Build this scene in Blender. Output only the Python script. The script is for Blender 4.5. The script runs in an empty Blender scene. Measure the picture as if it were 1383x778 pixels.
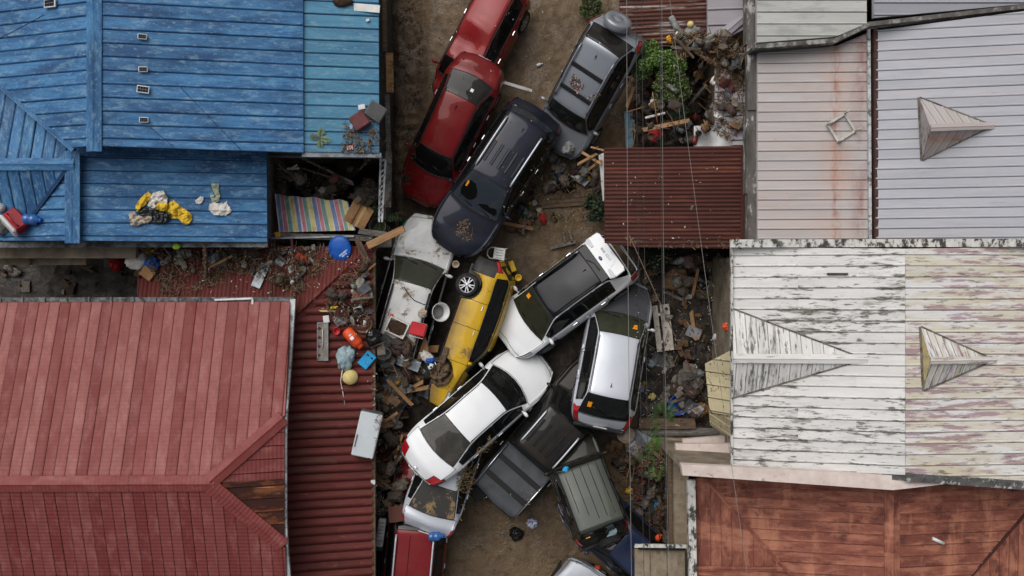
import bpy, math, random
from mathutils import Vector, Matrix, noise, Euler
R = math.radians
rnd = random.Random(11)
scene = bpy.context.scene
col = scene.collection

# ------------------------------------------------------------------ camera, sky, sun, exposure
CAM_H = 28.0            # a drone looking straight down
FOC = 1232.0            # focal length in photograph pixels (1383 wide)
cd = bpy.data.cameras.new('camera'); cam = bpy.data.objects.new('camera', cd); col.objects.link(cam)
cam.location = (0, 0, CAM_H); cd.sensor_width = 36; cd.lens = 36 * FOC / 1383; cd.clip_end = 1000
scene.camera = cam
wd = bpy.data.worlds.new('World'); scene.world = wd; wd.use_nodes = True
SUN_EL, SUN_AZ = R(52), R(-35)          # soft light from the north-west, overcast
wn = wd.node_tree.nodes; wl = wd.node_tree.links
sky = wn.new('ShaderNodeTexSky'); sky.sky_type = 'NISHITA'; sky.sun_disc = False
sky.sun_elevation = SUN_EL; sky.sun_rotation = SUN_AZ; sky.dust_density = 6; sky.air_density = 1.0; sky.ozone_density = 1
hs = wn.new('ShaderNodeHueSaturation'); hs.inputs['Saturation'].default_value = 0.34
wl.new(sky.outputs[0], hs.inputs['Color'])
wtc = wn.new('ShaderNodeTexCoord'); wno = wn.new('ShaderNodeTexNoise'); wno.inputs['Scale'].default_value = 2.2; wno.inputs['Detail'].default_value = 7; wno.inputs['Roughness'].default_value = .55; wno.inputs['Distortion'].default_value = .4
wmr = wn.new('ShaderNodeMapRange'); wmr.inputs['From Min'].default_value = .3; wmr.inputs['From Max'].default_value = .7; wmr.inputs['To Min'].default_value = .62; wmr.inputs['To Max'].default_value = 1.38
wmx = wn.new('ShaderNodeMix'); wmx.data_type = 'RGBA'; wmx.blend_type = 'MULTIPLY'; wmx.inputs[0].default_value = 1     # the even, lumpy cloud deck
wl.new(wtc.outputs['Generated'], wno.inputs['Vector']); wl.new(wno.outputs['Fac'], wmr.inputs['Value']); wl.new(hs.outputs[0], wmx.inputs[6]); wl.new(wmr.outputs[0], wmx.inputs[7]); wl.new(wmx.outputs[2], wn['Background'].inputs[0])
wn['Background'].inputs[1].default_value = 0.062
sl = bpy.data.lights.new('sun', 'SUN'); sl.energy = 1.5; sl.angle = R(60); sl.color = (1, 0.985, 0.965)
so = bpy.data.objects.new('sun', sl); col.objects.link(so)
so.rotation_euler = Vector((math.sin(SUN_AZ) * math.cos(SUN_EL), math.cos(SUN_AZ) * math.cos(SUN_EL), math.sin(SUN_EL))).to_track_quat('Z', 'Y').to_euler()
vs = scene.view_settings; vs.view_transform = 'Standard'; vs.look = 'None'; vs.gamma = 1; vs.exposure = 0.33; vs.use_curve_mapping = False
scene.cycles.max_bounces = 6; scene.cycles.diffuse_bounces = 3; scene.cycles.glossy_bounces = 3
scene.cycles.transmission_bounces = 4; scene.cycles.transparent_max_bounces = 6

# ------------------------------------------------------------------ helpers
def P(px, py, z=0.0):
    k = (CAM_H - z) / FOC
    return Vector(((px - 691.5) * k, (389 - py) * k, z))
def lin(r, g, b):
    f = lambda c: (c / 255 / 12.92) if c / 255 <= 0.04045 else ((c / 255 + 0.055) / 1.055) ** 2.4
    return (f(r), f(g), f(b), 1)
def empty(name, loc=(0, 0, 0), rot=None):
    o = bpy.data.objects.new(name, None); o.empty_display_size = 0.2; o.location = loc
    if rot is not None: o.rotation_euler = rot
    col.objects.link(o); return o
def tag(o, label=None, cat=None, group=None, kind=None):
    if label: o['label'] = label
    if cat: o['category'] = cat
    if group: o['group'] = group
    if kind: o['kind'] = kind
    return o
def link(name, me, mats, parent=None, loc=None, rot=None):
    o = bpy.data.objects.new(name, me); col.objects.link(o)
    if mats is not None and len(me.materials) == 0:
        for m in (mats if isinstance(mats, (list, tuple)) else [mats]): me.materials.append(m)
    if parent: o.parent = parent
    if loc is not None: o.location = loc
    if rot is not None: o.rotation_euler = rot
    return o

class MB:
    """collects geometry; build() links it as one mesh object"""
    def __init__(s): s.v = []; s.f = []; s.m = []; s.sm = []
    def add(s, vs, fs, M=None, mi=0, smooth=False):
        b = len(s.v)
        s.v += [tuple(M @ Vector(v)) for v in vs] if M is not None else [tuple(v) for v in vs]
        for f in fs: s.f.append([b + i for i in f]); s.m.append(mi); s.sm.append(smooth)
        return s
    def box(s, c, d, M=None, mi=0, bev=0.0):
        x, y, z = d[0] / 2, d[1] / 2, d[2] / 2
        if bev <= 0:
            vs = [(c[0] + i * x, c[1] + j * y, c[2] + k * z) for k in (-1, 1) for j in (-1, 1) for i in (-1, 1)]
            return s.add(vs, [(0, 2, 3, 1), (4, 5, 7, 6), (0, 1, 5, 4), (2, 6, 7, 3), (0, 4, 6, 2), (1, 3, 7, 5)], M, mi)
        b = min(bev, x * .9, y * .9, z * .9)
        def ring(bx, zz): return [(c[0] + sx * (x - (bx if a else 0) ), c[1] + sy * (y - (0 if a else bx)), zz) for sx, sy, a in ((1, 1, 0), (1, 1, 1), (-1, 1, 1), (-1, 1, 0), (-1, -1, 0), (-1, -1, 1), (1, -1, 1), (1, -1, 0))]
        def inner(zz): return [(c[0] + sx * (x - b), c[1] + sy * (y - b), zz) for sx, sy in ((1, 1), (1, 1), (-1, 1), (-1, 1), (-1, -1), (-1, -1), (1, -1), (1, -1))]
        r = [inner(c[2] - z), ring(b, c[2] - z + b), ring(b, c[2] + z - b), inner(c[2] + z)]
        vs = sum(r, []); fs = []
        for k in range(3):
            for i in range(8): fs.append((k * 8 + i, k * 8 + (i + 1) % 8, (k + 1) * 8 + (i + 1) % 8, (k + 1) * 8 + i))
        fs.append((24, 26, 28, 30)); fs.append((6, 4, 2, 0))
        fs = [f for f in fs]
        return s.add(vs, fs, M, mi)
    def tube(s, pts, r, n=6, M=None, mi=0, closed=False, cap=True):
        pts = [Vector(p) for p in pts]; rings = []; N = len(pts); prev = None
        for i, p in enumerate(pts):
            a = pts[(i - 1) % N] if (closed or i > 0) else p; b = pts[(i + 1) % N] if (closed or i < N - 1) else p
            t = (b - a); t = t.normalized() if t.length > 1e-9 else Vector((0, 0, 1))
            if prev is None: q = t.orthogonal().normalized()
            else:
                q = prev - t * prev.dot(t); q = q.normalized() if q.length > 1e-6 else t.orthogonal().normalized()
            prev = q; w = t.cross(q); rr = r[i] if isinstance(r, (list, tuple)) else r
            rings.append([p + (q * math.cos(2 * math.pi * k / n) + w * math.sin(2 * math.pi * k / n)) * rr for k in range(n)])
        vs = [v for g in rings for v in g]; fs = []
        for i in range(N if closed else N - 1):
            for k in range(n):
                fs.append((i * n + k, i * n + (k + 1) % n, ((i + 1) % N) * n + (k + 1) % n, ((i + 1) % N) * n + k))
        if cap and not closed: fs += [tuple(range(n))[::-1], tuple((N - 1) * n + k for k in range(n))]
        return s.add(vs, fs, M, mi, True)
    def lathe(s, prof, n=24, M=None, mi=0, smooth=True, axis='z', squash=1.0, cap=True):
        vs = []
        for r, z in prof:
            for k in range(n):
                a = 2 * math.pi * k / n; p = (r * math.cos(a), r * math.sin(a) * squash, z)
                vs.append(p if axis == 'z' else (z, p[0], p[1]))
        fs = []
        for i in range(len(prof) - 1):
            for k in range(n): fs.append((i * n + k, i * n + (k + 1) % n, (i + 1) * n + (k + 1) % n, (i + 1) * n + k))
        if cap: fs += [tuple(range(n))[::-1], tuple((len(prof) - 1) * n + k for k in range(n))]
        return s.add(vs, fs, M, mi, smooth)
    def prism(s, poly, z0, z1, M=None, mi=0):
        n = len(poly); zz = lambda z, i: z[i] if isinstance(z, (list, tuple)) else z
        vs = [(p[0], p[1], zz(z0, i)) for i, p in enumerate(poly)] + [(p[0], p[1], zz(z1, i)) for i, p in enumerate(poly)]
        fs = [tuple(range(n))[::-1], tuple(range(n, 2 * n))] + [(i, (i + 1) % n, n + (i + 1) % n, n + i) for i in range(n)]
        return s.add(vs, fs, M, mi)
    def blob(s, c, rad, amp=0.2, sc=2.0, seed=0, n=14, M=None, mi=0, flat=None):
        rx, ry, rz = rad if isinstance(rad, (tuple, list)) else (rad,) * 3; vs = []; m = n // 2 + 1
        for i in range(m + 1):
            th = math.pi * i / m
            for k in range(n):
                a = 2 * math.pi * k / n; d = Vector((math.sin(th) * math.cos(a), math.sin(th) * math.sin(a), math.cos(th)))
                q = 1 + amp * (noise.noise(d * sc + Vector((seed * 7.3, seed, 3))) + .45 * abs(noise.noise(d * sc * 2.7 + Vector((seed, 9, seed * 3)))) - .35 * abs(noise.noise(d * sc * 1.7 + Vector((seed, 2, seed)))) + .22 * abs(noise.noise(d * sc * 5 + Vector((seed * 2, 5, seed)))))
                z = d.z * rz * q
                if flat is not None: z = max(z, -flat)
                vs.append((c[0] + d.x * rx * q, c[1] + d.y * ry * q, c[2] + z))
        fs = [(i * n + k, (i + 1) * n + k, (i + 1) * n + (k + 1) % n, i * n + (k + 1) % n) for i in range(m) for k in range(n)]
        return s.add(vs, fs, M, mi, True)
    def mesh(s, name, off=None):
        me = bpy.data.meshes.new(name); o = off or Vector((0, 0, 0))
        me.from_pydata([(v[0] - o[0], v[1] - o[1], v[2] - o[2]) for v in s.v], [], s.f)
        me.polygons.foreach_set('material_index', s.m); me.polygons.foreach_set('use_smooth', s.sm); me.update(); return me
    def build(s, name, mats, parent=None, world=False, loc=None, rot=None):
        off = parent.location.copy() if (world and parent) else None
        me = s.mesh(name, off)
        return link(name, me, mats, parent, loc, rot)

# ------------------------------------------------------------------ materials
def new_mat(name):
    m = bpy.data.materials.new(name); m.use_nodes = True; nt = m.node_tree
    return m, nt.nodes, nt.links, nt.nodes['Principled BSDF']
def N(nodes, typ, **kw):
    n = nodes.new(typ)
    for k, v in kw.items(): setattr(n, k, v)
    return n
def coords(nodes, links, kind='Object', scale=(1, 1, 1), rand=9.0):
    if kind == 'UV': tc = N(nodes, 'ShaderNodeUVMap'); out = tc.outputs[0]
    else: tc = N(nodes, 'ShaderNodeTexCoord'); out = tc.outputs[kind]
    mp = N(nodes, 'ShaderNodeMapping'); mp.inputs['Scale'].default_value = scale; links.new(out, mp.inputs[0])
    if rand:
        oi = N(nodes, 'ShaderNodeObjectInfo'); mu = N(nodes, 'ShaderNodeMath', operation='MULTIPLY'); mu.inputs[1].default_value = rand
        links.new(oi.outputs['Random'], mu.inputs[0]); cb = N(nodes, 'ShaderNodeCombineXYZ')
        for i in range(3): links.new(mu.outputs[0], cb.inputs[i])
        links.new(cb.outputs[0], mp.inputs['Location'])
    return mp.outputs[0]
def noise_tex(nodes, links, vec, scale, detail=5, rough=.62, dist=0.0):
    n = N(nodes, 'ShaderNodeTexNoise'); n.inputs['Scale'].default_value = scale; n.inputs['Detail'].default_value = detail
    n.inputs['Roughness'].default_value = rough; n.inputs['Distortion'].default_value = dist
    links.new(vec, n.inputs['Vector']); return n.outputs['Fac']
def ramp(nodes, links, fac, a, b, lo=0.0, hi=1.0):
    r = N(nodes, 'ShaderNodeMapRange'); r.inputs['From Min'].default_value = a; r.inputs['From Max'].default_value = b
    r.inputs['To Min'].default_value = lo; r.inputs['To Max'].default_value = hi; links.new(fac, r.inputs['Value']); return r.outputs[0]
def mix(nodes, links, fac, a, b, blend='MIX'):
    m = N(nodes, 'ShaderNodeMix', data_type='RGBA', blend_type=blend)
    if isinstance(fac, (int, float)): m.inputs[0].default_value = fac
    else: links.new(fac, m.inputs[0])
    for i, c in ((6, a), (7, b)):
        if isinstance(c, (tuple, list)): m.inputs[i].default_value = c
        else: links.new(c, m.inputs[i])
    return m.outputs[2]
def bump(nodes, links, h, strength, dist, bsdf, prev=None):
    b = N(nodes, 'ShaderNodeBump'); b.inputs['Strength'].default_value = strength; b.inputs['Distance'].default_value = dist
    links.new(h, b.inputs['Height'])
    if prev is not None: links.new(prev, b.inputs['Normal'])
    links.new(b.outputs[0], bsdf.inputs['Normal']); return b.outputs[0]
MC = {}
MUD = lin(112, 92, 68); MUD_D = lin(72, 58, 42); GRIME = lin(58, 50, 42)
def stuffmat(name, c1, c2=None, rough=.7, scale=4, dirt=None, ds=3, th=(.5, .65), damt=.8, bmp=0.0, bs=30, metal=0, coat=0, objcol=False, st=(1, 1, 1), spec=.4, trans=0):
    """base colour with grain, a dirt layer with its own shape, fine relief"""
    if name in MC: return MC[name]
    m, n, l, b = new_mat(name); v = coords(n, l, 'Object', st)
    c2 = c2 or tuple(x * .72 for x in c1[:3]) + (1,)
    f = noise_tex(n, l, v, scale); c = mix(n, l, ramp(n, l, f, .33, .67), c1, c2)
    if objcol:
        oi = N(n, 'ShaderNodeObjectInfo'); c = mix(n, l, 1.0, c, oi.outputs['Color'], 'MULTIPLY')
    r = None
    if dirt:
        d = ramp(n, l, noise_tex(n, l, v, ds, 7, .7), th[0], th[1], 0, damt); c = mix(n, l, d, c, dirt)
        r = ramp(n, l, d, 0, 1, rough, .9); l.new(r, b.inputs['Roughness'])
    else: b.inputs['Roughness'].default_value = rough
    l.new(c, b.inputs['Base Color']); b.inputs['Metallic'].default_value = metal; b.inputs['Coat Weight'].default_value = coat
    b.inputs['Specular IOR Level'].default_value = spec; b.inputs['Coat Roughness'].default_value = .08
    b.inputs['Transmission Weight'].default_value = trans
    if bmp: bump(n, l, noise_tex(n, l, v, bs, 4), bmp, .02, b)
    MC[name] = m; return m
def roofmat(name, c1, c2, patch=(), streak=(0.6, 6.0), rough=.65, micro=None, spec=.35, bmp=.15, lap=None, bands=()):
    """painted sheet metal: UV u runs along the sheet, v across it; patches = (colour, u scale, v scale, lo, hi, amount)"""
    m, n, l, b = new_mat(name)
    f = noise_tex(n, l, coords(n, l, 'UV', (streak[0], streak[1], 1), 23), 1.0, 6, .65)
    c = mix(n, l, ramp(n, l, f, .32, .68), c1, c2)
    oi = N(n, 'ShaderNodeObjectInfo'); c = mix(n, l, 1.0, c, oi.outputs['Color'], 'MULTIPLY')
    g = noise_tex(n, l, coords(n, l, 'UV', (streak[0] * 5, streak[1] * 5, 1), 41), 1.0, 5, .7)
    c = mix(n, l, ramp(n, l, g, .38, .66, 0, .45), c, c2)
    for k, (pc, su, sv, lo, hi, am) in enumerate(patch):
        f2 = noise_tex(n, l, coords(n, l, 'UV', (abs(su), sv, 1), 31 + 7 * k if su > 0 else 0), 1.0, 7, .68)
        if lap:                                     # flaking starts at the laps between sheets
            if k == 0:
                sx = N(n, 'ShaderNodeSeparateXYZ'); l.new(coords(n, l, 'UV', (1, 1 / lap[0], 1), 0), sx.inputs[0]); fr = N(n, 'ShaderNodeMath', operation='FRACT'); l.new(sx.outputs[1], fr.inputs[0])
                sb = N(n, 'ShaderNodeMath', operation='SUBTRACT'); l.new(fr.outputs[0], sb.inputs[0]); sb.inputs[1].default_value = .5; ab = N(n, 'ShaderNodeMath', operation='ABSOLUTE'); l.new(sb.outputs[0], ab.inputs[0])
                e1 = ramp(n, l, ab.outputs[0], .2, .5, -lap[1] * .45, lap[1]); e2 = ramp(n, l, noise_tex(n, l, coords(n, l, 'UV', (.35, .5, 1), 0), 1.0, 3, .5), .3, .7, -.09, .09); ea = N(n, 'ShaderNodeMath', operation='ADD'); l.new(e1, ea.inputs[0]); l.new(e2, ea.inputs[1]); edge = ea.outputs[0]
            ad = N(n, 'ShaderNodeMath', operation='ADD'); l.new(f2, ad.inputs[0]); l.new(edge, ad.inputs[1]); f2 = ad.outputs[0]
        c = mix(n, l, ramp(n, l, f2, lo, hi, 0, am), c, pc)
    for bc, u0, u1, su, sv, am in bands:            # a rust run that follows the fall of the roof
        sx = N(n, 'ShaderNodeSeparateXYZ'); l.new(coords(n, l, 'UV', (1, 1, 1), 0), sx.inputs[0]); sb = N(n, 'ShaderNodeMath', operation='SUBTRACT'); l.new(sx.outputs[0], sb.inputs[0]); sb.inputs[1].default_value = (u0 + u1) / 2
        ab = N(n, 'ShaderNodeMath', operation='ABSOLUTE'); l.new(sb.outputs[0], ab.inputs[0]); g1 = ramp(n, l, ab.outputs[0], 0, abs(u1 - u0) / 2, 1, 0); g2 = ramp(n, l, noise_tex(n, l, coords(n, l, 'UV', (su, sv, 1), 0), 1.0, 6, .7), .42, .62, 0, am)
        mu = N(n, 'ShaderNodeMath', operation='MULTIPLY'); l.new(g1, mu.inputs[0]); l.new(g2, mu.inputs[1]); c = mix(n, l, mu.outputs[0], c, bc)
    l.new(c, b.inputs['Base Color']); b.inputs['Specular IOR Level'].default_value = spec
    rr = ramp(n, l, f, .3, .7, rough - .1, rough + .12); l.new(rr, b.inputs['Roughness'])
    nb = bump(n, l, f, bmp, .01, b)
    if micro:
        w = N(n, 'ShaderNodeTexWave', wave_type='BANDS', bands_direction=micro[0]); w.inputs['Scale'].default_value = micro[1]
        l.new(coords(n, l, 'UV', (1, 1, 1), 0), w.inputs['Vector']); bump(n, l, w.outputs['Fac'], micro[2], .01, b, nb)
    return m
def paint(name, c, dust=.25, metal=.0, rough=.32, mud=.62, wash=.12, coat=.8):
    """car paint under a film of flood mud"""
    if name in MC: return MC[name]
    m, n, l, b = new_mat(name); v = coords(n, l, 'Object', (1, 1, 1), 5)
    a = noise_tex(n, l, v, 1.6, 8, .7, .6); g = noise_tex(n, l, v, 26, 4, .7)
    film = ramp(n, l, a, .40, .75, wash, dust); cl = mix(n, l, film, c, MUD)
    ad = N(n, 'ShaderNodeMath', operation='MULTIPLY_ADD'); l.new(g, ad.inputs[0]); ad.inputs[1].default_value = .22; l.new(a, ad.inputs[2])
    spots = ramp(n, l, ad.outputs[0], mud + .09, mud + .14, 0, .85); cl = mix(n, l, spots, cl, MUD)
    sx = N(n, 'ShaderNodeSeparateXYZ'); tcz = N(n, 'ShaderNodeTexCoord'); l.new(tcz.outputs['Object'], sx.inputs[0]); zn = N(n, 'ShaderNodeMath', operation='MULTIPLY_ADD'); l.new(a, zn.inputs[0]); zn.inputs[1].default_value = -.5; l.new(sx.outputs[2], zn.inputs[2])
    silt = ramp(n, l, zn.outputs[0], .1, .48, .75, 0); cl = mix(n, l, silt, cl, MUD)      # silt left by the water
    l.new(cl, b.inputs['Base Color']); b.inputs['Metallic'].default_value = metal
    mx = N(n, 'ShaderNodeMath', operation='MAXIMUM'); l.new(film, mx.inputs[0]); l.new(spots, mx.inputs[1])
    l.new(ramp(n, l, mx.outputs[0], 0, .8, rough, .85), b.inputs['Roughness'])
    l.new(ramp(n, l, mx.outputs[0], 0, .6, coat, .1), b.inputs['Coat Weight']); b.inputs['Coat Roughness'].default_value = .05; b.inputs['Coat IOR'].default_value = 1.36; b.inputs['Specular IOR Level'].default_value = .08
    MC[name] = m; return m
def glassmat(name, tint=(.004, .0045, .005, 1), mud=.75, rough=.05, dust=.05, mudc=None):
    if name in MC: return MC[name]
    m, n, l, b = new_mat(name); v = coords(n, l, 'Object', (1, 1, 1), 5)
    a = noise_tex(n, l, v, 1.7, 8, .7, .8)
    f = ramp(n, l, a, .45, .8, dust * .3, dust); c = mix(n, l, f, tint, lin(120, 112, 100))
    s = ramp(n, l, a, mud, mud + .04, 0, .9); c = mix(n, l, s, c, mudc or lin(150, 122, 86))
    l.new(c, b.inputs['Base Color']); l.new(ramp(n, l, s, 0, .9, rough, .9), b.inputs['Roughness'])
    b.inputs['Specular IOR Level'].default_value = .3
    MC[name] = m; return m
def flat(name, c, rough=.6, metal=0, spec=.4, coat=0):
    if name in MC: return MC[name]
    m, n, l, b = new_mat(name); b.inputs['Base Color'].default_value = c; b.inputs['Roughness'].default_value = rough
    b.inputs['Metallic'].default_value = metal; b.inputs['Specular IOR Level'].default_value = spec; b.inputs['Coat Weight'].default_value = coat
    MC[name] = m; return m
SEAM = stuffmat('seam_grime', lin(38, 38, 40), lin(24, 24, 26), .9)
SEAM_BLUE = stuffmat('seam_grime_blue', lin(28, 66, 108), lin(20, 48, 82), .85)
SEAM_RED = stuffmat('seam_grime_red', lin(88, 32, 32), lin(64, 22, 22), .85)
SEAM_PALE = stuffmat('seam_grime_pale', lin(96, 88, 88), lin(70, 64, 64), .85)
SEAM_RUST = stuffmat('seam_grime_rust', lin(70, 32, 25), lin(48, 22, 18), .85)
CONC = stuffmat('weathered_concrete', lin(128, 122, 114), lin(80, 76, 70), .9, 3, GRIME, 4, (.5, .62), .85, .4, 30)
PEEL = stuffmat('peeling_white_paint', lin(205, 203, 198), lin(170, 168, 163), .8, 5, lin(52, 48, 44), 5, (.5, .56), .95, .5, 24, st=(1, .6, 1))
WALL = stuffmat('dirty_plaster', lin(150, 138, 120), lin(110, 100, 86), .9, 1.5, MUD_D, 1.2, (.48, .7), .7, .3, 20)
WOOD = stuffmat('raw_wood', lin(172, 132, 92), lin(128, 94, 62), .75, 3, MUD_D, 5, (.55, .7), .5, .25, 40, st=(1, 6, 6))
WOOD_OLD = stuffmat('old_wood', lin(110, 90, 70), lin(70, 56, 44), .85, 3, GRIME, 5, (.5, .65), .7, .3, 40, st=(1, 6, 6))
WOOD_GREY = stuffmat('grey_weathered_wood', lin(120, 115, 108), lin(76, 72, 68), .9, 4, GRIME, 6, (.5, .62), .7, .3, 40, st=(1, 5, 5))
SATIN = flat('satin_silver', lin(196, 200, 206), .42, .35)
STEEL = stuffmat('dull_steel', lin(140, 145, 150), lin(100, 104, 108), .45, 5, lin(95, 70, 52), 6, (.55, .7), .6, metal=.6)
BLACKP = stuffmat('black_plastic', lin(26, 26, 28), lin(14, 14, 15), .5, 5, MUD_D, 4, (.52, .7), .5)
WHITEP = stuffmat('white_plastic', lin(214, 214, 212), lin(190, 190, 188), .45, 4, MUD, 5, (.58, .75), .5)
# ------------------------------------------------------------------ ground
def mud_height(x, y):
    p = Vector((x, y, 0))
    h = .05 * abs(noise.noise(Vector((x * 1.7, y * .28, 7)))) - .04 * abs(noise.noise(Vector((x * 3.1 + y * .6, y * .35, 2)))) + .05 * noise.noise(p * .5) + .02 * noise.noise(p * 2.3) + .008 * noise.noise(p * 7)
    px = 691.5 + x * FOC / CAM_H; py = 389 - y * FOC / CAM_H
    def band(v, a, b, s): return max(0, min(1, (v - a) / s, (b - v) / s))
    k = band(px, 520, 580, 18) * band(py, -200, 300, 40)            # the clods heaped along the wall
    if k > 0: h += k * (.16 + .14 * abs(noise.noise(p * 3.1)) + .08 * noise.noise(p * 8) + .05 * noise.noise(p * 17))
    k = band(px, 850, 990, 25) * band(py, 335, 620, 30)
    if k > 0: h += k * (.05 + .10 * noise.noise(p * 2.5) + .04 * noise.noise(p * 9))
    k = band(px, 850, 1010, 20) * band(py, 60, 200, 20)
    if k > 0: h += k * .1 * noise.noise(p * 3)
    return h
def axis(a, b, st, far):
    n = int(round((b - a) / st)); c = [a + (b - a) * i / n for i in range(n + 1)]
    return [-far, -far / 3, a * 1.6] + c + [b * 1.6, far / 3, far]
gx = axis(-17, 17, .085, 200); gy = axis(-9.6, 9.6, .085, 200)
vs_ = [(x, y, mud_height(x, y) if abs(x) < 18 and abs(y) < 11 else 0) for y in gy for x in gx]
nx = len(gx); fs_ = [(j * nx + i, j * nx + i + 1, (j + 1) * nx + i + 1, (j + 1) * nx + i) for j in range(len(gy) - 1) for i in range(nx - 1)]
def ground_shade_at(x, y):  # painted shade: how far the ground is darkened in yards and gaps
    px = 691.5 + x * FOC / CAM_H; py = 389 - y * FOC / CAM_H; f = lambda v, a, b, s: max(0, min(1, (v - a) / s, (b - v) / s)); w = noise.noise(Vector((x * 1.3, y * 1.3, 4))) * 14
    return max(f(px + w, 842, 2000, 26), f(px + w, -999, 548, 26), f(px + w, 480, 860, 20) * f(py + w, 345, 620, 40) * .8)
me = bpy.data.meshes.new('ground'); me.from_pydata(vs_, [], fs_); at_ = me.attributes.new('soil', 'FLOAT', 'POINT'); at_.data.foreach_set('value', [ground_shade_at(v[0], v[1]) for v in vs_]); me.polygons.foreach_set('use_smooth', [True] * len(fs_)); me.update()  # the point attribute holds the painted shade mask
m, n, l, b = new_mat('wet_mud'); v = coords(n, l, 'Object', (1, 1, 1), 0)
big = noise_tex(n, l, v, .55, 6, .6, .4); mid = noise_tex(n, l, v, 3.2, 7, .68, .3); fine = noise_tex(n, l, v, 22, 5, .7)
c = mix(n, l, ramp(n, l, big, .34, .66), lin(108, 87, 60), lin(76, 60, 41)); c = mix(n, l, ramp(n, l, mid, .45, .72, 0, .7), c, lin(60, 46, 33))
c = mix(n, l, ramp(n, l, fine, .5, .75, 0, .5), c, lin(130, 108, 78))
at_n = N(n, 'ShaderNodeAttribute', attribute_name='soil'); dk = mix(n, l, ramp(n, l, mid, .38, .66), lin(46, 36, 28), lin(26, 21, 17)); c = mix(n, l, at_n.outputs['Fac'], c, dk)   # shade of yards, gaps and between cars, painted in as darker ground
l.new(c, b.inputs['Base Color']); wet = ramp(n, l, noise_tex(n, l, v, .9, 5, .6, .7), .5, .6); rw_ = ramp(n, l, mid, .35, .65, .4, .85); wm = N(n, 'ShaderNodeMix'); l.new(wet, wm.inputs[0]); l.new(rw_, wm.inputs[2]); wm.inputs[3].default_value = .1; l.new(wm.outputs[0], b.inputs['Roughness'])
nb = bump(n, l, mid, .75, .08, b); bump(n, l, fine, .55, .03, b, nb)
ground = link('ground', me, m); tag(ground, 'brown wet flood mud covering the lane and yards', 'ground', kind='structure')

# ------------------------------------------------------------------ roofs
class Plane:
    def __init__(s, a, b, c):
        s.p = [P(*a), P(*b), P(*c)]; s.n = (s.p[1] - s.p[0]).cross(s.p[2] - s.p[0]).normalized()
        if s.n.z < 0: s.n.negate()
        s.o = s.p[0]
    def at(s, px, py):
        c0 = Vector((0, 0, CAM_H)); d = P(px, py, 0) - c0
        return c0 + d * ((s.o - c0).dot(s.n) / d.dot(s.n))
    def poly(s, pts): return [s.at(*p) for p in pts]
def newell(ps):
    n = Vector((0, 0, 0))
    for i, p in enumerate(ps):
        q = ps[(i + 1) % len(ps)]; n += Vector(((p.y - q.y) * (p.z + q.z), (p.z - q.z) * (p.x + q.x), (p.x - q.x) * (p.y + q.y)))
    n.normalize(); return n if n.z > 0 else -n
def clip(poly, ax, val, keep_ge):
    out = []
    for i, p in enumerate(poly):
        q = poly[(i + 1) % len(poly)]
        a = (p[ax] - val) * (1 if keep_ge else -1); b_ = (q[ax] - val) * (1 if keep_ge else -1)
        if a >= 0: out.append(p)
        if (a > 0 and b_ < 0) or (a < 0 and b_ > 0):
            t = a / (a - b_); out.append((p[0] + (q[0] - p[0]) * t, p[1] + (q[1] - p[1]) * t))
    return out
SEAMED = lambda w, h=.03, g=.035: [(0, 0, 0), (.02 / w, h * .55, 0), (.035 / w, h * .55, 0), (.05 / w, 0, 0), (1 - g * .75 / w, .0, 0), (1 - g * .68 / w, -.014, 1), (1, -.014, 1)]
LAPPED = lambda w, h=.03: [(0, 0, 0), (.12, h * .55, 0), (.26, h * .9, 0), (.42, h, 0), (.6, h * .8, 0), (.76, h * .35, 0), (.88, 0, 0), (.9, -.015, 1), (1, -.015, 1)]
def CORR(k, h=.022, rib=None):
    out = []
    for i in range(k * 6 + 1): out.append((i / (k * 6), h * math.cos(2 * math.pi * i / 6), 0))
    return out
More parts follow.
